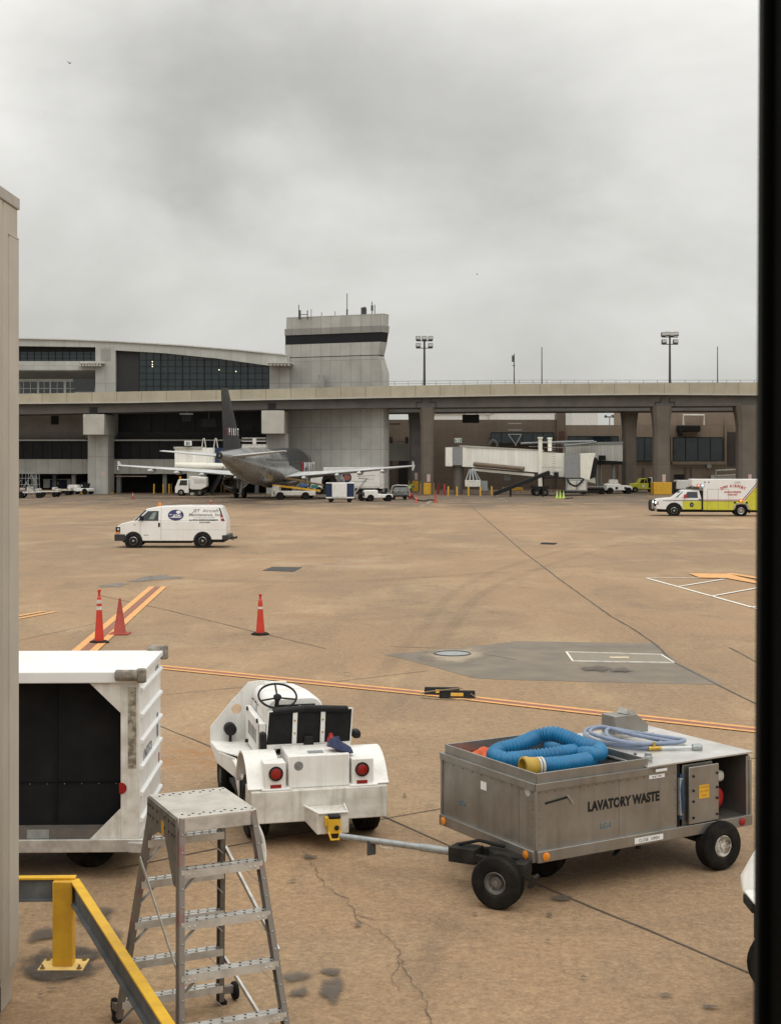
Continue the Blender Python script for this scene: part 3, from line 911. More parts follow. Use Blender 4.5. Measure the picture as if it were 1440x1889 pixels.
p = TM @ Vector((.30, .30, 1.085))
t_ = thing('cloth_cap', 'navy cap with a grey band lying behind the tug seat', 'cap', p, TUG_RZ)
mb = MB()
prof = [(0, .10), (.06, .095), (.11, .06), (.13, .0), (.12, -.01)]
rings = []
for r_, h_ in prof[::-1]: rings.append([(max(r_, .004) * 1.25 * math.cos(a), max(r_, .004) * .8 * math.sin(a) - (.04 if h_ < .02 and math.sin(a) < 0 else 0), h_ - .05 * math.cos(a)) for a in [k * math.pi / 8 for k in range(16)]])
mb.loft(rings); mb.build('crown', navy_cloth, t_, smooth=60)
mb = MB(); mb.tube([(.15 * math.cos(a), .1 * math.sin(a), .012 - .05 * math.cos(a)) for a in [k * math.pi / 10 for k in range(20)]], .014, 6, closed=True); mb.build('band', grey_ink, t_)
p = TM @ Vector((.24, .56, 1.06))
t_ = thing('drink_bottle', 'small red bottle standing behind the tug seat', 'bottle', p, TUG_RZ)
mb = MB(); mb.lathe([(.045, 0), (.05, .02), (.05, .09), (.025, .13), (.022, .16), (0, .16)]); mb.build('bottle_body', red, t_)

# ================================================================ WASTE CART
Nn, Rr = g(988, 1578, .5), g(1383, 1508, .5)
WL = (Rr - Nn).xy.length
WA = math.atan2(Rr.y - Nn.y, Rr.x - Nn.x)
WW = 1.80
ZB, ZT = .50, CAMH - (1447 - HY) * Nn.y / F
wc = thing('waste_cart', 'stainless lavatory waste cart with a blue hose coiled in its open bin', 'waste cart', (Nn.x, Nn.y, 0), WA)
WI = (Matrix.Translation((Nn.x, Nn.y, 0)) @ Matrix.Rotation(WA, 4, 'Z')).inverted()
print('cart', WL, math.degrees(WA), ZT)
BX = 1.50                                   # bin reaches from the front face to here
D0, D1, E1 = WL - 1.10, WL - .58, WL - .06   # door and engine bay
mb = MB()
mb.box(0, .02, .02, WW - .02, ZB, ZT)                       # front
mb.box(0, D0, 0, .02, ZB, ZT)                               # near side up to the hose slot
mb.box(0, WL, WW - .02, WW, ZB, ZT)                         # far side
mb.box(WL - .02, WL, .02, WW - .02, ZB, ZT)                 # tail end
mb.box(.02, BX, .02, WW - .02, ZT - .26, ZT - .24)          # bin floor
mb.box(BX, BX + .02, .02, WW - .02, ZB, ZT - .02)           # bin bulkhead
mb.box(D0 + .1, D1 + .02, .02, .04, ZB, ZT - .03)           # behind the door
mb.box(E1, WL, .0, .02, ZB, ZT - .03)
mb.box(.02, WL - .02, .03, WW - .03, ZB, ZB + .02)
mb.build('body', steel, wc, bevel=.004)
mb = MB(); mb.box(D1, D1 + .02, .04, .8, ZB + .02, ZT - .03); mb.box(D1 + .02, WL - .02, .8, .82, ZB + .02, ZT - .03); mb.box(D0, D0 + .1, .06, .2, ZB + .02, ZT - .03)
mb.build('engine_bay', M('bay_lining', (.035, .032, .03), (.02, .019, .018), .7, .2, sc=5), wc)
mb = MB(); mb.box(BX - .02, WL + .02, -.02, WW + .02, ZT, ZT + .022)
mb.box(BX, WL - .3, WW - .5, WW - .46, ZT + .022, ZT + .05)
mb.build('deck', steel_top, wc, bevel=.004)
mb = MB()
for a, b in (((-.015, -.012), (BX, -.012)), ((-.012, 0), (-.012, WW)), ((-.015, WW + .012), (BX, WW + .012))):
    mb.bar((*a, ZT - .035), (*b, ZT - .035), .03, .075)
h = ZT + .045
for a, b in (((.03, .03), (BX + .02, .03)), ((.03, .03), (.03, WW - .03)), ((.03, WW - .03), (BX + .02, WW - .03)), ((BX, .03), (BX, WW - .03))):
    mb.bar((*a, h), (*b, h), .02, .11)
mb.build('bin_rim', steel, wc, bevel=.003)
mb = MB()
for a, b in (((0, -.015), (WL, -.015)), ((-.015, 0), (-.015, WW)), ((0, WW + .015), (WL, WW + .015)), ((WL + .015, 0), (WL + .015, WW))):
    mb.bar((*a, ZB - .02), (*b, ZB - .02), .05, .12)
mb.build('base_frame', steel, wc, bevel=.006)
mb = MB()
mb.box(1.1, 1.106, -.004, 0, ZB + .05, ZT - .07); mb.build('panel_seam', steel, wc)
mb = MB(); mb.box(-.004, 0, .30, .306, ZB + .05, ZT - .07); mb.build('panel_seam', steel, wc)
for x, y in ((-.014, -.014), (-.014, WW - .02), (WL - .02, -.014)):
    mb = MB(); mb.box(x, x + .034, y, y + .034, ZB + .04, ZT - .07); mb.build('corner_post', steel, wc, bevel=.006)
mb = MB()
for k in range(18): mb.ball((.03 + k * (D0 - .06) / 17, -.002, ZT - .10), .007, 6)
for k in range(10): mb.ball((-.002, .06 + k * (WW - .12) / 9, ZT - .10), .007, 6)
for k in range(7):
    z = ZB + .1 + k * .09
    mb.ball((.05, -.002, z), .007, 6); mb.ball((D0 - .03, -.002, z), .007, 6); mb.ball((-.002, .06, z), .007, 6)
mb.build('rivet', alu_dark, wc)
# door, half covering the pump engine
mb = MB(); mb.box(D0 + .14, D1 + .06, -.045, -.012, ZB + .05, ZT - .05)
dr = mb.build('door', steel, wc, bevel=.008)
mb = MB(); mb.box(D0 + .28, D0 + .43, -.05, -.046, ZB + .32, ZB + .47); mb.build('yellow_notice', yellow, dr)
for k, tx in enumerate(('CAUTION', 'NO STEP', 'FLUID')):
    text(tx, .03, M('notice_ink', (.35, .16, .02)) if k == 0 else bpy.data.materials['notice_ink'], dr, (D0 + .355, -.0505, ZB + .435 - k * .045), (1, 0, 0), (0, 0, 1), depth=.0006)
mb = MB()
for x in (D0 + .2, D1 + .03):
    for z in (ZB + .12, ZB + .3, ZB + .42, ZB + .58): mb.disc((x, -.045, z), (0, -1, 0), .014, 10, .012)
mb.build('bolt', ink, dr)
mb = MB(); mb.box(D0 + .02, D0 + .07, -.03, .02, ZB + .16, ZT - .16); mb.build('slot_bracket', galv, wc, bevel=.008)
mb = MB(); mb.tube([(D0 + .06, -.0, ZT - .12), (D0 + .045, -.03, ZT - .3), (D0 + .06, -.03, ZB + .3), (D0 + .05, -.0, ZB + .12)], .022, 8); mb.build('blue_pipe', blue_dark, wc)
mb = MB(); mb.lathe([(.02, -.1), (.125, -.08), (.145, 0), (.125, .06), (.10, .08), (.05, .085), (.045, .11), (0, .11)], (D1 + .24, .26, ZB + .22), (0, -1, 0), 20); mb.box(D1 + .12, D1 + .36, .3, .55, ZB + .04, ZB + .3)
en = mb.build('engine', red, wc, bevel=.01)
mb = MB(); mb.box(D1 + .1, D1 + .36, .16, .44, ZB + .4, ZB + .53); mb.build('fuel_tank', M('cream_tank', (.62, .60, .54), (.5, .48, .42), .4), en, bevel=.05, segs=4)
mb = MB(); mb.box(D1 + .3, D1 + .42, .4, .7, ZB + .1, ZB + .5); mb.build('muffler', dark, en, bevel=.03)
# lettering and plates
text('LAVATORY WASTE', .140, ink, wc, (1.17, -.0015, .865), (1, 0, 0), (0, 0, 1), sx=.82, bold=.006)
text('LC-1', .075, blue_ink, wc, (.92, -.0015, .66), (1, 0, 0), (0, 0, 1), bold=.002)
text('LC-1', .075, blue_ink, wc, (-.0015, 1.38, .72), (0, -1, 0), (0, 0, 1), bold=.002)
mb = MB(); mb.box(1.28, 1.68, -.046, -.041, ZB - .055, ZB + .005); pc = mb.build('valve_sign', white_ink, wc)
text('CLOSE   OPEN', .048, ink, pc, (1.48, -.0465, ZB - .042), (1, 0, 0), (0, 0, 1), sx=.95, depth=.0006)
mb = MB(); mb.box(D0 - .4, D0 - .18, -.005, -.001, ZT - .125, ZT - .085); mb.box(D0 - .33, D0 - .17, -.032, -.027, ZT - .05, ZT - .022); pc = mb.build('makers_plate', white_ink, wc)
text('BUILT FOR', .026, ink, pc, (D0 - .29, -.0055, ZT - .115), (1, 0, 0), (0, 0, 1), depth=.0006)
mb = MB(); mb.box(-.004, -.001, .90, 1.01, .98, 1.07); mb.build('white_sticker', white_ink, wc)
mb = MB(); mb.disc((-.001, .14, ZT - .11), (-1, 0, 0), .045, 18, .002); mb.build('round_sticker', M('grey_sticker', (.5, .5, .5)), wc)
mb = MB(); mb.bar((.12, -.006, 1.02), (.40, -.006, 1.05), .012, .018, (0, 0, 1)); mb.build('scratch_label', ink, wc)
mb = MB(); mb.bar((.40, -.008, 1.07), (.47, -.008, .98), .008, .02, (0, -1, 0)); mb.build('handle', alu, wc)
for p, ax in (((-.042, .12, ZB - .02), (-1, 0, 0)), ((-.042, WW - .1, ZB - .02), (-1, 0, 0)), ((.10, -.042, ZB - .02), (0, -1, 0))):
    mb = MB(); mb.lathe([(.045, 0), (.045, .008), (.03, .016), (0, .017)], p, ax, 18); mb.build('amber_reflector', amber, wc)
mb = MB(); mb.lathe([(.045, 0), (.045, .008), (.03, .016), (0, .017)], (WL - .16, -.042, ZB - .02), (0, -1, 0), 18); mb.build('red_reflector', red_lens, wc)
# deck fittings
mb = MB(); mb.cyl((1.68, .20, ZT + .02), (1.68, .20, ZT + .11), .04); mb.lathe([(.05, .02), (.05, .05), (.04, .06)], (1.68, .2, ZT + .02)); mb.build('pipe_stub', galv, wc)
mb = MB(); mb.lathe([(.025, 0), (.03, .03), (.015, .06), (.02, .08), (0, .09)], (1.56, .28, ZT + .02)); mb.build('valve_cap', pole_m, wc)
bb = WI @ g(1160, 1352, ZT)
bx, by = 2.3, WW - .28
mb = MB(); mb.prism([(bx, ZT + .022), (bx + .52, ZT + .022), (bx + .52, ZT + .10), (bx + .34, ZT + .24), (bx, ZT + .24)], 'y', by, by + .26)
cb = mb.build('control_box', steel, wc, bevel=.006)
mb = MB(); mb.hexa([(bx + .2, by + .04, ZT + .245), (bx + .36, by + .04, ZT + .235), (bx + .36, by + .2, ZT + .235), (bx + .2, by + .2, ZT + .245), (bx + .22, by + .04, ZT + .31), (bx + .34, by + .04, ZT + .27), (bx + .34, by + .2, ZT + .27), (bx + .22, by + .2, ZT + .31)])
mb.build('box_flap', alu, cb)
# running gear
mb = MB(); mb.box(.2, .3, .3, 1.45, .42, .48); mb.box(.2, WL - .2, .5, .58, .38, .46); mb.box(.2, WL - .2, 1.2, 1.28, .38, .46)
xr = (WI @ g(1338, 1608)); rx = xr.x
mb.cyl((rx, .1, .27), (rx, WW - .1, .27), .05)
for y in (.12, WW - .12):
    mb.bar((rx - .55, y, .42), (rx, y, .32), .06, .035); mb.bar((rx, y, .32), (rx + .35, y, .44), .06, .035); mb.bar((rx - .1, y, .46), (rx, y, .3), .05, .06)
mb.cyl((1.35, .3, .44), (1.35, .3, .34), .03); mb.bar((1.05, .02, .34), (1.42, .3, .37), .05, .02); mb.cyl((1.4, .04, .36), (1.4, .04, .44), .03)
mb.build('underframe', dark, wc, bevel=.006)
fw = WI @ g(918, 1675)
wheel(wc, (rx, -.04, .272), (0, -1, 0), .272, .20, .44, rim=rim_white)
wheel(wc, (rx, WW + .04, .272), (0, 1, 0), .272, .20, .44, rim=rim_white)
th_w = math.atan2(.89, .456)                # front axle direction in the world
adir = Matrix.Rotation(-WA, 3, 'Z') @ Vector((math.cos(th_w), math.sin(th_w), 0))
tdir = Vector((-adir.y, adir.x, 0))         # tow bar points forward of the axle
c0 = Vector((fw.x, fw.y, .268)); c1 = c0 + adir * 1.25
wheel(wc, c0, -adir, .268, .20, .44)
wheel(wc, c1, adir, .268, .20, .44)
ac = (c0 + c1) / 2
mb = MB(); mb.cyl(c0 + adir * .1, c1 - adir * .1, .045)
mb.bar(c0 + adir * .16 + Vector((0, 0, .12)), c1 - adir * .16 + Vector((0, 0, .12)), .22, .06)
mb.lathe([(.34, 0), (.34, .05), (.3, .06)], (ac.x, ac.y, .40), (0, 0, 1), 24)
mb.bar(c0 + adir * .14 - tdir * .15 + Vector((0, 0, .13)), c0 + adir * .14 - tdir * .28 + Vector((0, 0, .13)), .2, .13)
mb.bar(c0 + adir * .05 - tdir * .34 + Vector((0, 0, -.02)), c0 + adir * .05 - tdir * .40 + Vector((0, 0, .1)), .12, .04)
tb0 = WI @ g(838, 1572, .36); tb1 = WI @ g(628, 1543, .33)
for k in (-.18, .18): mb.bar(ac + adir * k * 1.6 + Vector((0, 0, .07)), Vector(tb0) + adir * k * .3, .06, .09)
td = (Vector(tb1) - Vector(tb0)).normalized()
mb.bar(Vector(tb0) - td * .30, Vector(tb0) + td * .02, .22, .16)
mb.tube([Vector(tb0) - td * .05 + Vector((0, 0, .09)), Vector(tb0) - td * .3 + Vector((0, 0, .16)), Vector(tb0) - td * .6 + Vector((0, 0, .13))], .02, 8)
mb.build('turntable', dark, wc, bevel=.012)
mb = MB(); mb.cyl(tb0, tb1, .036, .034); mb.cyl(Vector(tb0) + td * .02, Vector(tb0) + td * .42, .043); tw = mb.build('tow_bar', galv, wc)
m1 = Vector(tb0).lerp(Vector(tb1), .72)
mb = MB(); mb.hexa([m1 + Vector(q) for q in ((-.05, -.012, -.16), (.05, -.012, -.16), (.05, .012, -.16), (-.05, .012, -.16), (-.05, -.012, 0), (.05, -.012, 0), (.05, .012, 0), (-.05, .012, 0))])
mb.build('rest_foot', pole_m, tw)
m2 = Vector(tb0).lerp(Vector(tb1), .55)
mb = MB(); mb.tube([m2 + Vector((0, -.04, 0)), m2 + Vector((0, -.06, -.05)), m2 - td * -.16 + Vector((0, -.06, -.05)), m2 - td * -.16 + Vector((0, -.04, 0))], .006, 6); mb.build('grab_loop', alu, tw)

def resample(P, step):
    out = [P[0]]; acc = 0
    for a, b in zip(P, P[1:]):
        d = (b - a).length; t = step - acc
        while t <= d:
            out.append(a.lerp(b, t / d)); t += step
        acc = (acc + d) % step if d else acc
    return out
# blue corrugated suction hose, laid out in cart space from the pixels it covers
def wp(x, y, z): return WI @ g(x, y, z)
Zh = ZT + .03
hp = [wp(990, 1414, Zh + .03), wp(1050, 1409, Zh + .02), wp(1092, 1400, Zh), wp(1104, 1388, Zh - .01), wp(1086, 1382, Zh), wp(1040, 1390, Zh + .01), wp(980, 1398, Zh - .02), wp(935, 1402, Zh - .01), wp(912, 1395, Zh), wp(922, 1384, Zh + .03), wp(958, 1374, Zh + .07),
      wp(990, 1360, Zh + .12), wp(1018, 1354, Zh + .16), wp(1045, 1362, Zh + .13), wp(1075, 1375, Zh + .08), wp(1104, 1384, Zh + .06), wp(1098, 1393, Zh + .06), wp(1060, 1389, Zh - .04), wp(1010, 1378, Zh - .12)]
P = resample(bez(hp, 14), .009)
sh = thing('suction_hose', 'bright blue corrugated hose heaped in the open bin of the waste cart', 'hose', (Nn.x, Nn.y, 0), WA)
mb = MB()
mb.tube(P, .09, 16, radii=[(.094, .090, .076, .074, .088)[i % 5] for i in range(len(P))])
mb.build('hose_tube', blue, sh, smooth=180)
e = P[0]; d = (P[0] - P[8]).normalized()
mb = MB(); mb.lathe([(.085, 0), (.098, .01), (.105, .1), (.112, .12), (.112, .17), (.09, .175), (.085, .1), (0, .08)], e, d, 24, cap=False); mb.build('coupling', M('mustard_coupling', (.50, .32, .04), (.35, .22, .03), .5, sc=9), sh)
mb = MB(); mb.lathe([(.096, -.02), (.1, -.02), (.1, .0), (.096, .0)], e, d, 24); mb.lathe([(.096, -.06), (.1, -.06), (.1, -.035), (.096, -.035)], e, d, 24); mb.build('clamp', band_m, sh)
# grey-blue water hose coiled on the deck
zt = ZT + .05
hp = [wp(1196, 1380, zt), wp(1150, 1377, zt), wp(1095, 1366, zt), wp(1078, 1352, zt + .01), wp(1092, 1343, zt + .03), wp(1135, 1345, zt + .06), wp(1190, 1360, zt + .04), wp(1222, 1368, zt), wp(1190, 1374, zt + .02), wp(1130, 1364, zt + .06), wp(1118, 1350, zt + .07), wp(1130, 1345, zt + .08), wp(1170, 1352, zt + .07), wp(1240, 1362, zt + .03), wp(1262, 1366, zt + .02), wp(1240, 1371, zt + .03), wp(1170, 1372, zt + .05), wp(1110, 1360, zt + .08), wp(1088, 1350, zt + .09), wp(1110, 1341, zt + .09), wp(1170, 1356, zt + .07), wp(1250, 1370, zt)]
wh = thing('water_hose', 'thin grey-blue water hose coiled on the deck of the waste cart', 'hose', (Nn.x, Nn.y, 0), WA)
mb = MB(); mb.tube(bez(hp, 10), .024, 10); mb.build('hose_tube', blue_grey, wh, smooth=180)
a, b = wp(1196, 1381, zt), wp(1288, 1379, zt)
mb = MB(); mb.cyl(a, a.lerp(b, .25), .025); mb.bar(a.lerp(b, .1), a.lerp(b, .12) + Vector((0, 0, .07)), .02, .03); mb.build('valve', brass, wh)
mb = MB(); mb.cyl(a.lerp(b, .25), a.lerp(b, .86), .018); mb.build('nozzle_pipe', M('clear_pipe', (.6, .62, .62), rough=.3), wh)
mb = MB(); mb.lathe([(.02, 0), (.04, .01), (.045, .1), (.03, .12), (0, .12)], a.lerp(b, .86), b - a, 14); mb.build('nozzle', galv, wh)
c = wp(893, 1392, ZT - .02)
mb = MB(); n = 14
V = [[mb.v((c.x + (i - n / 2) * .034, c.y + (j - n / 2) * .05, ZT - .03 + .07 * math.sin(i * .7) * math.cos(j * .5) + .06 * math.sin(i * 1.3 + j) - .006 * ((i - 7) ** 2 + (j - 7) ** 2) * .35)) for j in range(n)] for i in range(n)]
for i in range(n - 1):
    for j in range(n - 1): mb.f([V[i][j], V[i + 1][j], V[i + 1][j + 1], V[i][j + 1]])
o = mb.build('orange_rag', rag_m, smooth=180)
o.location = (Nn.x, Nn.y, 0); o.rotation_euler = (0, 0, WA)
so = o.modifiers.new('thick', 'SOLIDIFY'); so.thickness = .012
tag(o, 'crumpled orange cloth lying in the bin beside the blue hose', 'cloth')
c = wp(1135, 1407, ZT - .1)
mb = MB(); mb.box(-.16, .16, -.03, .03, 0, .05)
o = mb.build('wood_block', M('orange_wood', (.42, .22, .06), (.3, .15, .05), .8, sc=9), bevel=.005)
o.location = Vector((Nn.x, Nn.y, 0)) + Matrix.Rotation(WA, 3, 'Z') @ Vector((BX - .2, .14, ZT - .03)); o.rotation_euler = (0, 0, WA)
tag(o, 'orange-brown block in the bin corner beside the deck fittings', 'block')
# ================================================================ BAGGAGE CART
Yc = 15.4
bc = thing('baggage_cart', 'white boxy baggage cart with its dark open side facing the window', 'baggage cart', (xat(257, Yc), Yc, 0), R(1.6))
CL, CW, Z0, Z1 = 3.9, 1.72, .44, 2.26
mb = MB(); mb.box(-CL, .03, -.03, CW + .03, Z1 - .06, Z1); mb.box(-CL, .03, -.05, -.03, Z1 - .11, Z1 + .012)
mb.build('roof', white_clean, bc, bevel=.02, segs=3)
mb = MB(); mb.box(-.05, 0, 0, CW, Z0, Z1 - .06)
ew = mb.build('end_wall', white, bc, bevel=.008)
mb = MB()
for k in range(6):
    z = Z0 + .16 + k * .285
    mb.prism([(0, z), (.035, z + .015), (.035, z + .045), (0, z + .06)], 'y', .06, CW - .06)
mb.build('rib', white_clean, ew)
mb = MB(); mb.box(-CL, -CL + .05, 0, CW, Z0, Z1 - .06); mb.build('end_wall', white, bc)
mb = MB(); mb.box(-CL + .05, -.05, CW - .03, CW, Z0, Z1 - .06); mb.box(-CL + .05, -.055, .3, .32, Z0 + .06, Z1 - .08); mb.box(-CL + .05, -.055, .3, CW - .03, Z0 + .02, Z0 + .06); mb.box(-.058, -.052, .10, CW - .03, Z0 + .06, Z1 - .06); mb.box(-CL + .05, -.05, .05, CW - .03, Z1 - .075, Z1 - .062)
mb.build('interior_shade_panel', M('interior_shade_black', (.010, .010, .011), (.018, .017, .017), .85, sc=2, spec=.2), bc)  # black panel behind the opening stands in for the shaded interior
mb = MB()
for k in range(4): mb.box(-CL + .06 + k * .95, -CL + .10 + k * .95, .29, .30, Z0 + .12, Z1 - .08)
mb.box(-CL + .06, -.06, .285, .30, 1.0, 1.01); mb.build('curtain', black_cloth, bc)  # folds laid on the black panel that darkens the opening
mb = MB()
for k in range(9): mb.ball((-.3 - k * .19, .285, .98), .006, 6)
mb.build('rivet', galv, bc)
mb = MB(); mb.box(-CL, 0, -.02, CW, Z0 - .13, Z0); mb.box(-CL, .05, -.06, -.02, Z0 - .13, Z0 + .01); mb.prism([(-.16, -.02), (.08, -.02), (.05, -.10), (-.1, -.08)], 'z', Z0 - .13, Z0 - .02)
mb.box(.0, .05, -.02, CW, Z0 - .13, Z0)
fl = mb.build('floor_frame', alu, bc, bevel=.006)
mb = MB(); mb.box(-CL + .05, -.05, .0, .22, Z0 + .002, Z0 + .1); mb.build('sill', M('scuffed_grey_sill', (.10, .09, .08), (.16, .13, .1), .7, sc=4), bc)
mb = MB(); mb.box(-1.22, -.98, -.004, .0, Z0 + .01, Z0 + .11); mb.build('label_plate', galv, bc)
mb = MB(); mb.box(-.20, 0, -.025, 0, Z0, Z1 - .06); mb.build('corner_post', white_dirty, bc, bevel=.006)
mb = MB(); mb.box(-CL, -CL + .2, -.025, 0, Z0, Z1 - .06); mb.build('corner_post', white_dirty, bc, bevel=.006)
mb = MB(); mb.box(-.12, -.03, -.032, -.025, 1.22, Z1 - .16); mb.build('edge_guard', M('battered_edge', (.40, .36, .29), (.16, .13, .1), .7, sc=14, lo=.42, hi=.58), bc)
for P_ in ([(-.20, Z1 - .11), (-.54, Z1 - .11), (-.20, Z1 - .44)], [(-.20, Z0), (-.54, Z0), (-.20, Z0 + .34)]):
    mb = MB(); mb.prism(P_, 'y', -.02, -.005); mb.build('gusset', white_dirty, bc)
mb = MB(); mb.prism([(-.195 + .062 * math.sin(R(a_)), 1.0 + .062 * math.cos(R(a_))) for a_ in range(-20, 201, 12)], 'y', -.034, -.026); mb.build('red_reflector', red_lens, bc)
mb = MB(); mb.box(.001, .006, CW - .2, CW - .12, .86, 1.06); mb.build('side_reflector', red_lens, bc)
grub = M('grimy_roller', (.16, .14, .115), (.30, .27, .22), .85, sc=9, lo=.42, hi=.62, bump=.4, bs=30)
mb = MB(); mb.cyl((-.25, -.085, Z1 - .02), (.0, -.085, Z1 - .02), .062, n=16); mb.cyl((.035, -.085, Z1 - .10), (.035, -.085, Z1 + .055), .055, n=16); mb.build('corner_roller', grub, bc, bevel=.02)
mb = MB(); mb.cyl((.03, CW + .05, Z1 - .11), (.03, CW + .05, Z1 + .06), .055, n=16); mb.cyl((-.17, CW + .05, Z1 + .0), (.0, CW + .05, Z1 + .0), .06, n=16); mb.build('corner_roller', grub, bc, bevel=.02)
text('UNITED', .20, M('faded_navy_ink', (.10, .10, .13), (.3, .3, .3), .6, sc=9), ew, (.0015, .62, 1.20), (0, 1, 0), (0, 0, 1), sx=.95, bold=.003)
text('02715', .13, bpy.data.materials['faded_navy_ink'], ew, (.0015, CW - .32, Z1 - .22), (0, 1, 0), (0, 0, 1), sx=.9)
mb = MB(); mb.box(.001, .004, CW - .36, CW - .22, 1.28, 1.56); mb.build('data_plate', bpy.data.materials['faded_navy_ink'], ew)
mb = MB(); mb.box(-CL + .3, -.3, .4, .5, .22, .31); mb.box(-CL + .3, -.3, 1.2, 1.3, .22, .31); mb.cyl((-.62, .16, .27), (-.62, CW - .16, .27), .05); mb.box(-1.15, -.12, .25, 1.5, .24, .305); mb.cyl((-3.2, .16, .27), (-3.2, CW - .16, .27), .05)
mb.build('underframe', dark, bc)  # includes a wide flat box added to darken the space under the cart
for x in (-.62, -3.2):
    for y, a in ((.52, -1), (CW - .52, 1)): wheel(bc, (x, y, .30), (0, a, 0), .30, .22, .5, rim=dark)

# ================================================================ STEP LADDER
LZ0 = 0
lad = thing('step_ladder', 'worn aluminium platform ladder with steps on both sides', 'ladder', (-1.46, 10.92, 0), R(25))
LZ, hx0, hx1, hy0, hy1 = 1.93, .295, .45, .36, .88
def legp(sx, sy, z):
    t = 1 - z / LZ
    return Vector((sx * (hx0 + (hx1 - hx0) * t), sy * (hy0 + (hy1 - hy0) * t), z))
mb = MB(); mb.box(-.31, .31, -.40, .40, LZ - .005, LZ + .012)
pf = mb.build('platform', M('platform_tread', (.54, .51, .46), (.42, .39, .34), .5, .35, sc=7, bump=.1, bs=60), lad, bevel=.004)
mb = MB()
for sy in (-1, 1): mb.box(-.31, .31, *sorted((sy * .40, sy * .385)), LZ - .10, LZ)
mb.box(.295, .31, -.38, .38, LZ - .08, LZ)
mb.build('platform_edge', alu, pf, bevel=.003)
mb = MB()
for y in (-.35, -.31, .31, .35):
    for k in range(7): mb.disc((-.25 + k * .083 + (.04 if abs(y) > .33 else 0), y, LZ + .0125), (0, 0, 1), .011, 8, .0015)
mb.build('punched_hole', ink, pf)
mb = MB(); mb.prism([(-.39, LZ), (.39, LZ), (.43, LZ - .30), (.33, LZ - .30), (.08, LZ - .20), (-.10, LZ - .20), (-.33, LZ - .50), (-.45, LZ - .50)], 'x', -.325, -.312)
gp = mb.build('gusset_plate', alu_dark, lad)
mb = MB(); mb.box(-.329, -.3255, -.08, -.02, LZ - .20, LZ - .09); mb.build('number_plate', yellow, gp)
mb = MB()
for y in (-.36, -.3, -.22, -.1, .1, .22, .3, .36):
    for z in (LZ - .05, LZ - .13): mb.disc((-.325, y, z), (-1, 0, 0), .011, 8, .004)
mb.build('rivet', ink, gp)
mb = MB(); mb.prism([(.36, LZ - .02), (-.36, LZ - .02), (-.40, LZ - .22), (-.30, LZ - .22), (-.1, LZ - .1), (.1, LZ - .1), (.3, LZ - .22), (.4, LZ - .22)], 'x', .312, .322); mb.build('gusset_plate', alu_dark, lad)
for sy in (-1, 1):
    for sx in (-1, 1):
        mb = MB()
        p0, p1 = legp(sx, sy, LZ), legp(sx, sy, 0.02)
        mb.bar(p0, p1, .012, .085, (0, 1, 0))                          # web of the channel
        for dy in (-.042, .042):
            o_ = Vector((-sx * .018, dy, 0)); mb.bar(p0 + o_, p1 + o_, .036, .008, (0, 1, 0))
        lg = mb.build('leg', rust_alu if sx < 0 or sy < 0 else alu_dark, lad)
        mb = MB(); mb.box(p1.x - .03, p1.x + .03, p1.y - .05, p1.y + .05, 0, .03); mb.build('foot', rubber, lg)
        mb = MB()
        for k in range(15):
            q = legp(sx, sy, .1 + k * .123)
            mb.ball((q.x - sx * .018, q.y + sy * .047, q.z), .009, 6)
        mb.build('rivet', galv, lg)
zs = (1.575, 1.225, .875, .525, .18)
for sy in (-1, 1):
    for z in zs:
        a, b = legp(-1, sy, z), legp(1, sy, z)
        mb = MB(); y = a.y
        x0, x1 = a.x + .008, b.x - .008
        mb.box(x0, x1, y - .05, y + .05, z - .004, z + .004); mb.box(x0, x1, y - .054, y - .046, z - .055, z + .004); mb.box(x0, x1, y + .046, y + .054, z - .055, z + .004)
        mb.box(x0, x1, y - .006, y + .006, z + .004, z + .009)
        st = mb.build('step', alu, lad)
        mb = MB()
        for k in range(9):
            for dy in (-.028, .028): mb.disc((x0 + .05 + k * (x1 - x0 - .1) / 8 + (.02 if dy > 0 else 0), y + dy, z + .0045), (0, 0, 1), .010, 8, .0015)
        mb.build('punched_hole', ink, st)
        for sx, xx in ((-1, x0), (1, x1)):
            mb = MB(); mb.bar((xx, y, z - .18), (xx - sx * .15, y, z - .03), .05, .006, (0, 0, 1))
            for q in (.06, .10): mb.ball((xx - sx * q, y + sy * .054, z - .03), .009, 6)
            mb.build('knee_brace', alu, st)
mb = MB()
mb.bar(legp(-1, 1, 1.42) + Vector((-.02, 0, 0)), legp(-1, -1, .93) + Vector((-.02, 0, 0)), .008, .035, (0, 0, 1)); mb.build('diagonal_brace', alu, lad)
mb = MB(); mb.bar(legp(1, 1, 1.42) + Vector((.02, 0, 0)), legp(1, -1, .93) + Vector((.02, 0, 0)), .02, .035, (0, 0, 1)); mb.build('diagonal_brace', alu, lad)
mb = MB(); mb.bar(legp(1, 1, .42) + Vector((.02, 0, 0)), legp(1, -1, .05) + Vector((.02, 0, 0)), .02, .035, (0, 0, 1)); mb.build('diagonal_brace', alu, lad)
mb = MB(); mb.bar(legp(-1, 1, .52) + Vector((-.02, 0, 0)), legp(-1, -1, .1) + Vector((-.02, 0, 0)), .008, .035, (0, 0, 1)); mb.build('diagonal_brace', galv, lad)
q = legp(1, 1, .1)
for sx in (-1, 1):
    q = legp(sx, 1, .11)
    q = q + Vector((.13 * (sx > 0), -.07 * (sx > 0), -.03))
    mb = MB(); mb.cyl((q.x - .02, q.y + .12, .08), (q.x + .02, q.y + .12, .08), .075, n=20); wh_ = mb.build('caster', rubber, lad, bevel=.008)
    mb = MB(); mb.bar(legp(sx, 1, .12), (q.x, q.y + .12, .10), .05, .06); mb.build('caster_fork', alu_dark, wh_)
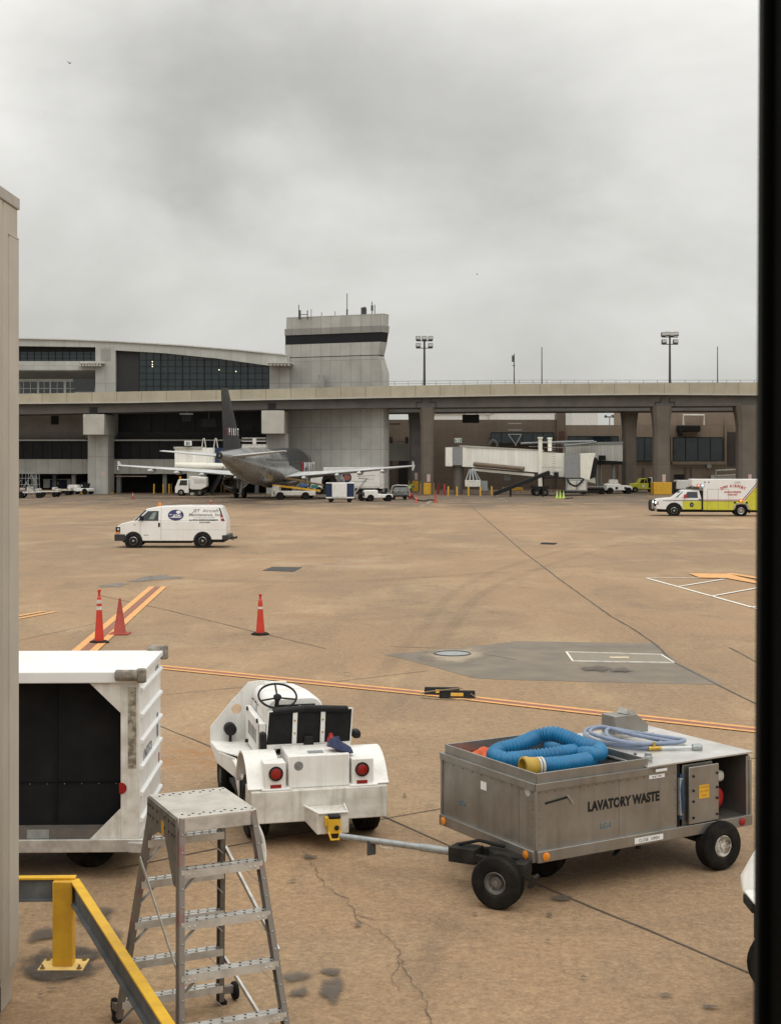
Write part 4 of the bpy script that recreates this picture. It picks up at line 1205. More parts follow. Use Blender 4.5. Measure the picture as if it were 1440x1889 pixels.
mb = MB(); mb.tube(bez([(.30, -.30, LZ - .05), (.36, -.36, LZ - .2), (.37, -.40, LZ - .34), (.345, -.43, LZ - .38), (.33, -.42, LZ - .25)], 6), .016, 8); mb.build('grab_strap', band_m, lad)

# ================================================================ YELLOW GUARD RAIL
pb = g(118, 1783); zt_ = .785
gr = thing('guard_rail', 'low yellow guard rail on a bolted post beside the ladder', 'guard rail', (pb.x, pb.y, 0))
mb = MB(); mb.box(-.09, .09, -.07, .07, .02, zt_); mb.build('post', yellow, gr, bevel=.01)
mb = MB(); mb.box(-.205, .205, -.16, .13, 0, .022); bp = mb.build('base_plate', yellow_pale, gr, bevel=.004)
for x in (-.165, .165):
    for y in (-.125, .095):
        mb = MB(); mb.cyl((x, y, .022), (x, y, .035), .024, n=6); mb.cyl((x, y, .035), (x, y, .06), .011, n=8); mb.build('anchor_bolt', M('rusty_bolt', (.2, .13, .05), (.3, .2, .1)) if 'rusty_bolt' not in bpy.data.materials else bpy.data.materials['rusty_bolt'], bp)
def rail(a, b, nm):
    mb = MB(); mb.bar(a + Vector((0, 0, -.008)), b + Vector((0, 0, -.008)), .085, .02); r_ = mb.build(nm, M('bright_yellow', (.74, .43, .015), (.62, .35, .015), .55, sc=6, chip=.8, streak=.2, grime=(.25, .15, .04)) if 'bright_yellow' not in bpy.data.materials else bpy.data.materials['bright_yellow'], gr, bevel=.004)
    d = (b - a).normalized(); nrm = Vector((-d.y, d.x, 0))
    mb = MB(); mb.bar(a + Vector((0, 0, -.11)), b + Vector((0, 0, -.11)), .02, .19); mb.bar(a + Vector((0, 0, -.205)), b + Vector((0, 0, -.205)), .085, .02)
    mb.build('rail_web', M('grey_web', (.10, .11, .12), (.16, .165, .17), .7, sc=6) if 'grey_web' not in bpy.data.materials else bpy.data.materials['grey_web'], r_)
e1 = g(318, 1900, zt_)
zz = Vector((0, 0, zt_))
rail(Vector((-2.4, -.06, zt_ + .02)), Vector((.10, .03, zt_ + .02)), 'rail')
a = Vector((.09, .02, zt_)); b = Vector((e1.x - pb.x, e1.y - pb.y, zt_)); d = (b - a).normalized()
rail(a, b + d * .8, 'rail')

# ================================================================ CLAD WALL CORNER (terminal wing beside the window)
XW, YF, ZW = -3.17, 11.99, 6.72
wl = thing('clad_wall', 'beige metal clad wall of the terminal wing at the edge of the view', 'wall', (XW, YF, 0))
mb = MB()
def wallprism(y0, y1, zb, fx=0.0):
    mb.prism([(-1.4, zb), (fx, zb), (fx, ZW), (-1.4, ZW)], 'y', y0, y1)
mb.prism([(-1.4, .0), (-.05, .0), (-.05, .20), (0, .34), (0, ZW), (-1.4, ZW)], 'y', -.43, 0)     # end panel, its foot set back
mb.build('cladding', beige_clad, wl, bevel=.012)
mb = MB(); mb.prism([(-1.4, .0), (-.05, .0), (-.05, .28), (0, .36), (0, ZW), (-1.4, ZW)], 'y', -3.2, -.455); mb.build('cladding', beige_clad, wl, bevel=.01)
mb = MB(); mb.box(-1.3, -.03, -.47, -.41, 0.05, ZW - .02); mb.build('seam', dark, wl)
mb = MB(); mb.box(-.002, .0035, -.262, -.25, 4.5, ZW - .95); mb.build('thin_seam', dark, wl)
mb = MB(); mb.box(-1.42, .012, -3.2, .03, ZW, ZW + .10); mb.build('coping', M('coping_metal', (.40, .37, .32), rough=.5), wl, bevel=.008)
mb = MB(); mb.box(-.2, .010, -.30, .012, zat(443, YF), zat(439, YF)); mb.box(-.05, .008, -.28, .010, .36, zat(443, YF)); mb.build('flashing', beige_clad, wl, bevel=.004)

# ================================================================ WINDOW MULLION
Ym = .75
wmn = thing('window_mullion', 'black window frame upright close to the viewer', 'window frame', (xat(1399, Ym), Ym - .01, CAMH), 0)
mb = MB(); mb.box(0, .07, 0, .012, -1.6, 1.5); mb.box(.004, .066, -.09, 0, -1.6, 1.5); mb.build('frame_bar', M('unlit_frame_black', (.0012, .0012, .0012), (.002, .002, .002), .7, spec=.03), wmn, bevel=.002)  # near-zero colour stands in for the unlit room side of the frame
mb = MB(); mb.box(-.0012, 0, .002, .01, -1.6, 1.5); mb.build('gasket', M('grey_gasket', (.01, .011, .0105), rough=.7, spec=.1), wmn)
wmn.rotation_euler = (0, R(.3), 0)

# ================================================================ CONES, DELINEATORS, CHOCKS
def cone(loc, h, label, m, base_m=rubber, bands=(), group='traffic cones', w_=None, tall=False):
    t_ = thing('traffic_cone' if not tall else 'delineator_post', label, 'traffic cone' if not tall else 'delineator', loc, 0, group)
    rb = w_ or h * .22
    mb = MB()
    if tall:
        P = [(.045 + .075 * (1 - z / h) ** 1.2, z) for z in [0.04 + (h * .84 - .04) * k / 14 for k in range(15)]]
        P += [(.035, h * .86), (.028, h * .88), (.03, h * .95), (.045, h * .965), (.045, h * .99), (0, h)]
    else:
        P = [(rb * .92, .03), (rb * .72, .06), (.03, h * .97), (.026, h), (.012, h), (.012, h * .9)]
    mb.lathe(P, (0, 0, 0), (0, 0, 1), 22, cap=False); mb.build('cone_body', m, t_, smooth=50)
    mb = MB()
    if tall: mb.lathe([(rb, 0), (rb, .03), (rb * .8, .055), (.1, .06)], (0, 0, 0), (0, 0, 1), 8)
    else: mb.box(-rb * 1.15, rb * 1.15, -rb * 1.15, rb * 1.15, 0, .035)
    mb.build('base', base_m, t_, bevel=.01)
    for z0, z1 in bands:
        rad = (lambda z: .045 + .075 * (1 - z / h) ** 1.2 + .002) if tall else (lambda z: rb * .72 + (.03 - rb * .72) * (z - .06) / (h * .97 - .06) + .003)
        mb = MB(); mb.lathe([(rad(z0) - .002, z0), (rad(z0), z0), (rad(z1), z1), (rad(z1) - .002, z1)], (0, 0, 0), (0, 0, 1), 22, cap=False); mb.build('reflective_band', band_m, t_)
    return t_
cone(g(183, 1186), 1.33, 'tall orange delineator with two white bands standing beside the dull cone', orange, bands=((.98, 1.07), (.82, .91)), group='delineator posts', w_=.25, tall=True)
cone(g(480, 1171), 1.06, 'orange delineator with one pale band standing alone on the apron', orange, bands=((.67, .73),), group='delineator posts', w_=.24, tall=True)
cone(g(221, 1170), .93, 'dull faded orange cone standing on the orange line', orange_dull, orange_dull, w_=.22)
cone(g(245, 920), .75, 'small orange cone with white band near the grey pier', orange_dull, rubber, ((.4, .52),))
cone(g(389, 933), .75, 'small orange cone on the apron beyond the white van roof', orange_dull, orange_dull, ((.42, .5),))
cone(g(767, 927), .75, 'small orange cone beside the hose of the ground power unit', orange, orange_dull, ((.42, .5),))
cone(g(803, 927), 1.1, 'orange cone at the end of the power hose by the yellow-based pillar', orange_dull, orange_dull)
for x, lb_ in ((1027, 'lime green cone nearest the jet bridge wheels, first of the row of three'), (1033, 'lime green cone between its two green neighbours'), (1039, 'lime green cone at the cable end of the row of three')):
    cone(g(x, 919), .85, lb_, lime, lime, ((.42, .55),), group='lime green cones')
def chock(c, rz, label):
    t_ = thing('wheel_chock', label, 'wheel chock', c, rz, 'black wheel chocks')
    mb = MB(); mb.prism([(-.09, 0), (.09, 0), (.035, .15), (-.035, .15)], 'x', -.34, .34); mb.build('block', black, t_, bevel=.02)
    mb = MB(); mb.hexa([(-.12, -.083, .05), (.12, -.083, .05), (.12, -.07, .05), (-.12, -.07, .05), (-.12, -.055, .11), (.12, -.055, .11), (.12, -.046, .11), (-.12, -.046, .11)]); mb.build('warning_label', yellow, t_)
    return t_
k1, k2 = g(815, 1282), g(843, 1288)
chock(k1, R(-4), 'black rubber chock with a yellow label lying behind the other chock')
chock(k2, R(-6), 'black rubber chock with a yellow label roped in front of the other')
mb = MB(); P = bez([k2 + Vector(q) for q in ((.25, -.1, .1), (.36, -.12, .015), (.2, -.24, .012), (-.3, -.2, .012), (-.66, -.05, .02), (-.62, .05, .1), (-.2, -.06, .17), (.1, -.05, .2))], 8)
mb.tube(P, .012, 6); tag(mb.build('chock_rope', M('dirty_rope', (.30, .23, .14), (.2, .15, .1), .9, sc=20)), 'thin tan rope looped round the pair of black chocks', 'rope')

# two birds far up in the overcast
for (x, y), lb in (((129, 116), 'tiny dark bird high in the sky above the clad wall'), ((880, 506), 'tiny dark bird in the sky above the floodlight mast')):
    p = w(x, y, 140); k = 1 if x < 200 else .55
    mb = MB(); mb.loft([[(.05 * k * r_ * math.cos(a), yy * k, .05 * k * r_ * math.sin(a)) for a in [i * math.pi / 4 for i in range(8)]] for yy, r_ in ((-.2, .2), (-.1, .9), (.05, 1), (.15, .6), (.2, .15))])
    for sx in (-1, 1): mb.prism([(0, -.06 * k), (sx * .2 * k, -.02 * k), (sx * .32 * k, .08 * k), (sx * .15 * k, .09 * k), (0, .07 * k)], 'z', .0, .012, lambda q: (q[0], q[1], q[2] + abs(q[0]) * .45))
    o = mb.build('bird', ink, smooth=60); o.location = p; o.rotation_euler = (0, 0, .7); tag(o, lb, 'bird', 'birds')
# ================================================================ ELEVATED ROAD
def WM(root):
    mb = MB(); mb.M = Matrix.Translation(-root.location); return mb
def wb(mb, x0, y0, x1, y1, Y, dp):
    """box whose front face, at distance Y, covers a pixel rectangle (y1 None: down to the ground)"""
    mb.box(xat(x0, Y), xat(x1, Y), Y, Y + dp, 0 if y1 is None else zat(y1, Y), zat(y0, Y))
    return mb
def wp_(mb, pts, Y, dp):
    mb.prism([(xat(x, Y), zat(y, Y)) for x, y in pts], 'y', Y, Y + dp); return mb
YD = 170.0
er_ = thing('elevated_road', 'long concrete flyover with pale parapet running in front of the terminal', 'flyover', (0, YD, 0))
st = [(-250, 731, 748, 766), (32, 727, 744, 764), (240, 722, 742, 760), (480, 718, 737, 755), (700, 712, 733, 752), (940, 708, 729, 750), (1200, 706.5, 727, 749), (1393, 706, 728, 748), (1750, 708, 730, 750)]
def along(rows, y0, y1, Yb, ya=0):
    """loft of a rectangle between photo rows along the flyover"""
    mb = WM(er_)
    mb.loft([[(xat(x, YD), Yb, zat(b, YD)), (xat(x, YD), Yb + y1 - y0, zat(b, YD)), (xat(x, YD), Yb + y1 - y0, zat(a, YD)), (xat(x, YD), Yb, zat(a, YD))] for x, a, b in rows])
    return mb
along([(x, a, b) for x, a, b, c in st], 0, .4, YD).build('parapet', parapet_m, er_)
along([(x, b - 1, b + 1.2) for x, a, b, c in st], 0, .2, YD - .12).build('drip_edge', conc, er_)
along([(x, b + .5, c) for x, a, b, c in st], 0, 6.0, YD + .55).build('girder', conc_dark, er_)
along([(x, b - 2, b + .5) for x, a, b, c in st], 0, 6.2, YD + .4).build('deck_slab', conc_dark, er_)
rows2 = [(x, b, c + 9) for x, a, b, c in st if x >= 700]
rows2[0] = (712, *rows2[0][1:])
mb = WM(er_); Y2 = 184.0
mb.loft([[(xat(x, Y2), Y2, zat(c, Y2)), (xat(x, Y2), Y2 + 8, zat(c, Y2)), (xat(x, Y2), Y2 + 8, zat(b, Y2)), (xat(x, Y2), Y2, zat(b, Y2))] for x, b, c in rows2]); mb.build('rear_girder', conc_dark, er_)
mb = WM(er_)
for x in (777, 1222):
    d = -1 if x < 1000 else -6
    for sgn in (-1, 1):
        P = [(x + 10 + sgn * 8 + d, 734), (x + 10 + sgn * 8 + d, 742), (x + 10 + sgn * 18 + d, 742), (x + 10 + sgn * 18 + d, 751)]
        P = [Vector((xat(a, YD + .54), YD + .54, zat(b, YD + .54))) for a, b in P]
        for a, b in zip(P, P[1:]): mb.bar(a, b, .06, .10, (0, 1, 0))
mb.build('expansion_joint', ink, er_)
mb = WM(er_)
yr = lambda x: 704.5 - 3.5 * min(max((x - 600) / 340, 0), 1) + (0 if x < 1200 else 0)
Yr = YD + 5.5
P = [Vector((xat(x, Yr), Yr, zat(yr(x), Yr))) for x in range(600, 1800, 40)]
for dz in (0, -.32):
    for a, b in zip(P, P[1:]): mb.bar(a + Vector((0, 0, dz)), b + Vector((0, 0, dz)), .05, .05)
for k in range(46):
    x = 600 + k * 25.5
    mb.box(xat(x, Yr) - .03, xat(x, Yr) + .03, Yr - .03, Yr + .03, zat(yr(x) + 14, Yr), zat(yr(x), Yr))
mb.build('railing', galv, er_)
# columns: flared head, straight shaft, yellow guarded foot
def column(xc, hw, ytop, Y, flare=1.25, guard=True, sq=False, m=conc_col):
    X, r_ = xat(xc, Y), hw * Y / F
    mb = WM(er_); zt = zat(ytop, Y)
    P = [(r_ * flare, zt), (r_ * flare, zt - .3), (r_ * (1 + (flare - 1) * .5), zt - 1.2), (r_, zt - 2.6), (r_ * 1.0, 0)]
    rings = []
    for rr, z in P:
        c_ = rr * .35
        rings.append([(X - rr, Y - rr + c_, z), (X - rr + c_, Y - rr, z), (X + rr - c_, Y - rr, z), (X + rr, Y - rr + c_, z), (X + rr, Y + rr - c_, z), (X + rr - c_, Y + rr, z), (X - rr + c_, Y + rr, z), (X - rr, Y + rr - c_, z)])
    mb.loft(rings); o = mb.build('column', m, er_)
    for z in (3.6, 6.2):
        mb = WM(er_); q = r_ * 1.004; c_ = q * .35
        mb.loft([[(X - q, Y - q + c_, z + d), (X - q + c_, Y - q, z + d), (X + q - c_, Y - q, z + d), (X + q, Y - q + c_, z + d), (X + q, Y + q - c_, z + d), (X + q - c_, Y + q, z + d), (X - q + c_, Y + q, z + d), (X - q, Y + q - c_, z + d)] for d in (0, .05)]); mb.build('joint_line', conc_dark, o)
    if guard:
        mb = WM(er_)
        if sq: mb.box(X - r_ * 1.15, X + r_ * 1.15, Y - r_ * 1.15, Y + r_ * 1.15, 0, 1.5)
        else: mb.cyl((X, Y, 0), (X, Y, 1.4), r_ * 1.16, n=24)
        mb.build('yellow_guard', yellow, o, bevel=.05)
        mb = WM(er_); mb.box(X - .05, X + .35, Y - r_ - .04, Y - r_ - .005, 1.55, 2.45); mb.build('notice', M('faded_notice', (.55, .45, .40), (.5, .25, .2), sc=14) if 'faded_notice' not in bpy.data.materials else bpy.data.materials['faded_notice'], o)
column(787.5, 11.5, 752, 171.5)
column(1219, 14.5, 749, 171.5, sq=True)
column(1376, 17, 748, 171.5, 1.3)
column(765, 10, 760, 187, m=conc_dark)
column(1160, 12, 758, 187, guard=False)
for x0, x1, y0, y1 in ((153, 192, 764, 802), (482, 524, 757, 800)):
    mb = wb(WM(er_), x0, y0, x1, y1, YD + .2, 7.0); mb.build('pier_cap', conc, er_, bevel=.06)
    mb = wb(WM(er_), x0 + 9, y1, x1 + 7, None, YD + 3.2, 4.0); mb.build('pier', clad, er_)
    mb = wb(WM(er_), x0 + 12, y0 - 13, x0 + 26, y0 - .5, YD + .4, .5); mb.build('bearing_gap', shade_wall, er_)
mb = wb(WM(er_), 187, 869, 194, 879, YD + 3.17, .02); mb.build('notice', bpy.data.materials['faded_notice'], er_)

# lights and poles standing on the flyover
def mast(x, y0, y1, Y, label, heads):
    X = xat(x, Y); z0, z1 = zat(y1, Y), zat(y0, Y)
    t_ = thing('floodlight_mast', label, 'floodlight mast', (X, Y, z0), 0, 'floodlight masts')
    H_ = z1 - z0
    mb = MB(); mb.cyl((0, 0, 0), (0, 0, H_ - .1), .16, .11, 10); mb.box(-1.0, 1.0, -.05, .05, H_ - .62, H_ - .52); mb.box(-1.0, 1.0, -.05, .05, H_ - 1.5, H_ - 1.4); mb.build('pole', pole_m, t_)
    for hx, hz, tw in heads:
        mb = MB(); mb.hexa([(hx - .3, -.35, H_ + hz), (hx + .3, -.35, H_ + hz), (hx + .3, .35, H_ + hz), (hx - .3, .35, H_ + hz), (hx - .3, -.22, H_ + hz + .52), (hx + .3, -.22, H_ + hz + .52), (hx + .3, .28, H_ + hz + .52), (hx - .3, .28, H_ + hz + .52)])
        fl_ = mb.build('floodlight', M('lamp_housing', (.10, .095, .09)) if 'lamp_housing' not in bpy.data.materials else bpy.data.materials['lamp_housing'], t_, bevel=.05)
        mb = MB(); mb.box(hx - .25, hx + .25, -.34, -.305, H_ + hz + .14, H_ + hz + .44); mb.build('lamp_glass', lens_m, fl_)
    return t_
HD = [(-.75, -.5, 0), (0, -.5, 0), (.75, -.5, 0), (-.75, -1.38, 0), (.75, -1.38, 0)]
mast(782.5, 620, 712, 172, 'floodlight mast with five lamps above the yellow-footed pillar nearest the tower', HD)
mast(1235, 613, 709, 172, 'floodlight mast with five lamps above the pillar behind the ambulance', [(-.75, -.5, 0), (-.25, -.45, 0), (.25, -.5, 0), (.75, -.45, 0), (-.7, -1.38, 0), (.7, -1.38, 0)])
for x, y0, lb in ((948, 652, 'thin mast with a small aerial at its tip on the flyover'), (999, 640, 'bare thin pole on the flyover between aerial mast and floodlight mast'), (1323, 639, 'bare thin pole on the flyover nearest the dark window frame')):
    X = xat(x, 173); z0 = zat(714, 173); mb = MB(); mb.cyl((0, 0, 0), (0, 0, zat(y0, 173) - z0), .075, .05, 8)
    if x == 948: mb.box(-.28, -.05, -.06, .06, 3.1, 3.9); mb.box(-.22, .1, -.03, .03, 2.6, 2.7)
    o = mb.build('thin_pole', pole_m); o.location = (X, 173, z0); tag(o, lb, 'pole', 'thin poles on the flyover')
t_ = thing('hanging_sign', 'black rectangular sign hanging beneath the flyover near the pillar pair', 'sign', (xat(868, 176), 176, zat(772, 176)))
mb = MB(); mb.box(-1.05, 1.05, -.15, .15, -.55, .5); mb.build('sign_box', ink, t_, bevel=.05)
mb = MB(); mb.box(-.8, -.72, -.05, .05, .5, 1.0); mb.box(.72, .8, -.05, .05, .5, 1.0); mb.build('hanger', pole_m, t_)
t_ = thing('hanging_lamp', 'lamp on a pale rod hanging in front of the dark terminal glass', 'lamp', (xat(344, 172), 172, zat(765, 172)))
mb = MB(); mb.box(-.05, .05, -.05, .05, .2, 1.75); mb.build('rod', galv, t_)
mb = MB(); mb.box(-.8, .8, -.25, .25, .0, .2); mb.build('shade', galv, t_)
mb = MB(); mb.box(-.6, .6, -.2, .2, -.8, .0); mb.build('box', ink, t_)
t_ = thing('hanging_sign', 'dark box hanging under the flyover between lamp rod and plane tail', 'sign', (xat(385, 173), 173, zat(780, 173)))
mb = MB(); mb.box(-.9, .9, -.2, .2, -.5, .5); mb.build('sign_box', ink, t_); mb = MB(); mb.box(-.05, .05, -.05, .05, .5, 1.6); mb.build('hanger', pole_m, t_)

# ================================================================ TERMINAL
YT = 177.0
tm = thing('terminal_building', 'pale airport terminal with a curved roof and a big dark glass hall', 'terminal', (xat(260, YT), YT, 0))
mb = WM(tm)
wp_(mb, [(-220, 619), (32, 624.5), (120, 626.5), (210, 630), (330, 637), (440, 646), (530, 655), (530, 678), (497, 674.5), (400, 661), (300, 651), (213, 646), (213, 640), (176, 640), (32, 638), (-220, 636)], YT - .6, 34)
mb.build('roof', clad_roof, tm)
mb = WM(tm); P = [(-220, 619), (32, 624.5), (120, 626.5), (210, 630), (330, 637), (440, 646), (530, 655)]
Q = [Vector((xat(x, YT - .7), YT - .7, zat(y, YT - .7) + .04)) for x, y in P]
for a, b in zip(Q, Q[1:]): mb.bar(a, b, .3, .14)
mb.build('roof_edge', M('pale_flashing', (.58, .58, .55), rough=.5), tm)
mb = wp_(WM(tm), [(213, 740), (497, 740), (497, 672), (400, 658), (300, 648), (213, 640)], YT + .2, .15)
gw = mb.build('window', glass_blue, tm)
mb = WM(tm)
tops = lambda x: 646 + (x - 213) * .06 if x < 300 else 651 + (x - 300) * .118
for k in range(19):
    x = 256 + k * 13.4
    hw = 1.0 if k % 3 == 0 else .42
    wb(mb, x - hw, tops(x) + 1, x + hw, 740, YT + .1, .1)
for y in (664, 676, 688, 700, 712): 
    xl = 256 if y > 660 else 300
    xr2 = min(497, 300 + (y - 652) / .118) if y < 675 else 497
    wb(mb, xl, y - .4, xr2, y + .4, YT + .13, .07)
mb.build('frame', ink, gw)
mb = wb(WM(tm), 214, 646, 256, 740, YT + .05, .15); mb.build('dark_panel', M('dark_cladding', (.02, .02, .022), rough=.6), tm)
lamp_e = emit('warm_lamp', (1, .86, .6), 3.5)
for x, y in ((281, 667), (281, 672), (281, 676), (404, 682), (435, 685)):
    mb = wb(WM(tm), x - .7, y - .7, x + .7, y + .7, YT + .06, .03); mb.build('lamp', lamp_e, tm)
mb = WM(tm); wb(mb, 176, 640, 213, 740, YT - .6, 3); mb.build('wall', clad, tm)
mb = wb(WM(tm), 186, 643, 204, 665, YT - .63, .05); mb.build('louvre_panel', M('grey_louvre', (.30, .29, .27)), tm)
mb = wb(WM(tm), -220, 637, 176, 668, YT + .3, .2); b_ = mb.build('window', glass_blue, tm)
mb = WM(tm)
for x in range(-210, 176, 13): wb(mb, x - .5, 638, x + .5, 667, YT + .2, .1)
for y in (653, 660): wb(mb, -220, y - .3, 176, y + .3, YT + .22, .08)
wb(mb, -220, 638, 176, 649, YT + .24, .06); mb.build('frame', ink, b_)
mb = WM(tm); wb(mb, -220, 666, 176, 684, YT - .55, 1.6)
X0, X1 = xat(-220, YT), xat(212, YT - .5)
mb.hexa([(X0, YT - .55, zat(684, YT)), (X1 - 1, YT - .55, zat(684, YT)), (X1 - 1, YT + 1.8, zat(684, YT)), (X0, YT + 1.8, zat(684, YT)), (X0, YT - .55, zat(683, YT)), (X1 - 1, YT - .55, zat(683, YT)), (X1 - 1, YT + 1.8, zat(683, YT)), (X0, YT + 1.8, zat(683, YT))])
mb.build('wall', clad_roof, tm)
mb = WM(tm); mb.prism([(YT - .5, zat(684.5, YT)), (YT + 1.7, zat(699, YT)), (YT + 1.7, zat(684.5, YT))], 'x', X0, X1 - .6); mb.build('soffit', wall_grey, tm)
mb = wb(WM(tm), -220, 697, 180, 742, YT + 1.5, .5); lw = mb.build('wall', clad_roof, tm)
for x0, x1 in ((8, 26), (31, 42), (44, 68), (72, 91), (94, 117), (122, 137)):
    mb = wb(WM(tm), x0, 704, x1, 725, YT + 1.45, .1); wn_ = mb.build('window', glass, tm)
    mb = WM(tm); wb(mb, (x0 + x1) / 2 - .5, 704, (x0 + x1) / 2 + .5, 725, YT + 1.38, .08); wb(mb, x0, 716, x1, 717, YT + 1.38, .08); mb.build('frame', clad_roof, wn_)
mb = wp_(WM(tm), [(135, 698), (177, 698), (173, 722), (135, 722)], YT + 1.42, .1); mb.build('window', glass, tm)
mb = WM(tm)
for k in range(8): wb(mb, 146 + k * 5.2, 671 + (k % 2) * .5, 150 + k * 5.2, 675, YT - 1.6, 1.0)
wb(mb, 144, 669, 190, 670.5, YT - 1.7, 1.2); mb.build('sunshade', alu, tm)
mb = WM(tm)
for k in range(6): wb(mb, 497 + k * 6.5, 670.5, 502 + k * 6.5, 674, YT - 3.4, 3.2)
wb(mb, 493, 668.5, 537, 670, YT - 3.6, 3.4); mb.build('sunshade', alu, tm)
mb = wb(WM(tm), 497, 656, 534, 742, YT - .4, 3); mb.build('wall', clad, tm)
# storeys under the flyover
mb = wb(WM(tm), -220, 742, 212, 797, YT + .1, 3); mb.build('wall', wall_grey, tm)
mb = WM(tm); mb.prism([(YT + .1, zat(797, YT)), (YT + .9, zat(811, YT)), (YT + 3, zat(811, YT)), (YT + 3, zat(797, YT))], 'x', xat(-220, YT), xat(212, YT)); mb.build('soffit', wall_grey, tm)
mb = wb(WM(tm), 94, 767, 108, 783, YT + .05, .1); mb.build('vent', ink, tm)
mb = wb(WM(tm), 212, 742, 532, 796, YT + 2.2, .3); b_ = mb.build('window', glass_dull, tm)
mb = WM(tm)
for x in range(225, 530, 27): wb(mb, x - .5, 760, x + .5, 796, YT + 2.1, .1)
mb.build('frame', ink, b_)
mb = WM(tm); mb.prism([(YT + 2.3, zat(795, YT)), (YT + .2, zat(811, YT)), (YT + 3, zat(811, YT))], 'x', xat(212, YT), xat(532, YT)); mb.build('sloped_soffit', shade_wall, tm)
mb = wb(WM(tm), -220, 813, 532, 848, YT + .9, .2); b_ = mb.build('window', glass_dull, tm)
mb = WM(tm)
for x in range(-210, 530, 18): wb(mb, x - .3, 813, x + .3, 848, YT + .82, .08)
mb.build('frame', ink, b_)
mb = WM(tm); wb(mb, -220, 810.5, 158, 812.6, YT - .1, 1.2); wb(mb, 199, 810.5, 532, 812.6, YT - .1, 1.2); mb.build('lintel', conc, tm)
mb = wb(WM(tm), -220, 847, 532, 874, YT - .2, 1.5); mb.build('wall', clad, tm)
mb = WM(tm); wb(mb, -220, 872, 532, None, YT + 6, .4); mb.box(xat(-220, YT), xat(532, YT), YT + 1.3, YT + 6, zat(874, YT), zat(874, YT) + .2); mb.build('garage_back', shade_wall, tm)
mb = WM(tm)
for x in (60, 132, 215, 300, 470):
    mb = wb(WM(tm), x, 874, x + 7, None, YT + .4, .8); mb.build('garage_pillar', wall_grey, tm)
mb = WM(tm); wb(mb, 212, 878, 270, 879.2, YT - .1, .06); mb.build('warning_stripe', bpy.data.materials['faded_notice'], tm)
mb = WM(tm); mb.box(xat(150, YT), xat(215, YT), YT - 2.2, YT - 1.9, 0, .18); tag(mb.build('yellow_kerb', yellow), 'yellow painted kerb at the foot of the grey pier', 'kerb')
bpy.data.objects['yellow_kerb'].location = tm.location

# ================================================================ CONTROL TOWER
tw_ = thing('control_tower', 'panel clad ramp control tower with a black window band and aerials', 'control tower', (xat(610, 175), 175, 0))
def ring(z, xl, xr1, xc, inset=0.0):
    FL = Vector((xat(xl, 177), 177 + inset, z)); FR = Vector((xat(xr1, 172), 172 + inset, z)); Cc = Vector((xat(xc, 173.2), 173.2 + inset, z))
    return [FL, FR, Cc, Vector((Cc.x - .3, 178, z)), Vector((Cc.x - .8, 186, z)), Vector((FL.x - .3, 186, z))]
zz_ = lambda y: zat(y, 172)
panel_t = panelled('tower_panels', (.45, .445, .41), (.37, .365, .335), 1.25, 2.75, .03, (.6, .6, .6), streak=.3)
panel_d = panelled('tower_fascia', (.29, .285, .265), (.24, .235, .22), 1.25, 2.75, .03, (.6, .6, .6), streak=.3)
def tl(rings, nm, m):
    mb = WM(tw_); mb.loft(rings); return mb.build(nm, m, tw_)
tl([ring(0, 524, 707, 717), ring(zz_(688), 524, 707, 717.5), ring(zz_(655.5), 524, 697, 708)], 'shaft', panel_t)
tl([ring(zz_(656), 526, 697.5, 708.5), ring(zz_(654), 526, 697.2, 708.3)], 'shadow_gap', ink)
tl([ring(zz_(654), 526, 697, 708.5), ring(zz_(630), 525.5, 701, 714)], 'cab_wall', panel_t)
tl([ring(zz_(630), 526, 700.8, 713.5, .15), ring(zz_(612), 525.8, 703.3, 716.3, .15)], 'window_band', glass_dull)
tl([ring(zz_(612), 525, 703.6, 717), ring(zz_(600), 524.6, 705, 717.8)], 'fascia', panel_d)
tl([ring(zz_(600), 527.5, 704.5, 716, .3), ring(zz_(577.5), 528, 707, 717, .3)], 'roof_parapet', panel_t)
mb = wb(WM(tw_), 586, 692, 598, 714, 173.9, .6); mb.build('door', M('grey_door', (.30, .295, .275)), tw_)
for x, y0, y1, r_ in ((551, 562, 583, .05), (553, 572, 583, .12), (567, 572, 583, .06), (574, 570, 583, .04), (593, 576, 583, .04), (618, 574, 582, .04), (640, 541, 581, .05), (640, 570, 580, .1), (668, 567, 579, .17), (672.5, 566, 579, .15), (674.5, 568, 579, .1), (686, 556, 579, .05), (686, 563, 567, .14), (691, 562, 579, .05)):
    mb = WM(tw_); mb.cyl((xat(x, 176), 176, zat(y1 + 6, 176)), (xat(x, 176), 176, zat(y0, 176)), r_, n=8); mb.build('aerial', pole_m, tw_)
mb = WM(tw_); mb.bar((xat(551, 176), 176, zat(580, 176)), (xat(567, 176), 176, zat(580, 176)), .08, .08); mb.build('aerial_rack', pole_m, tw_)

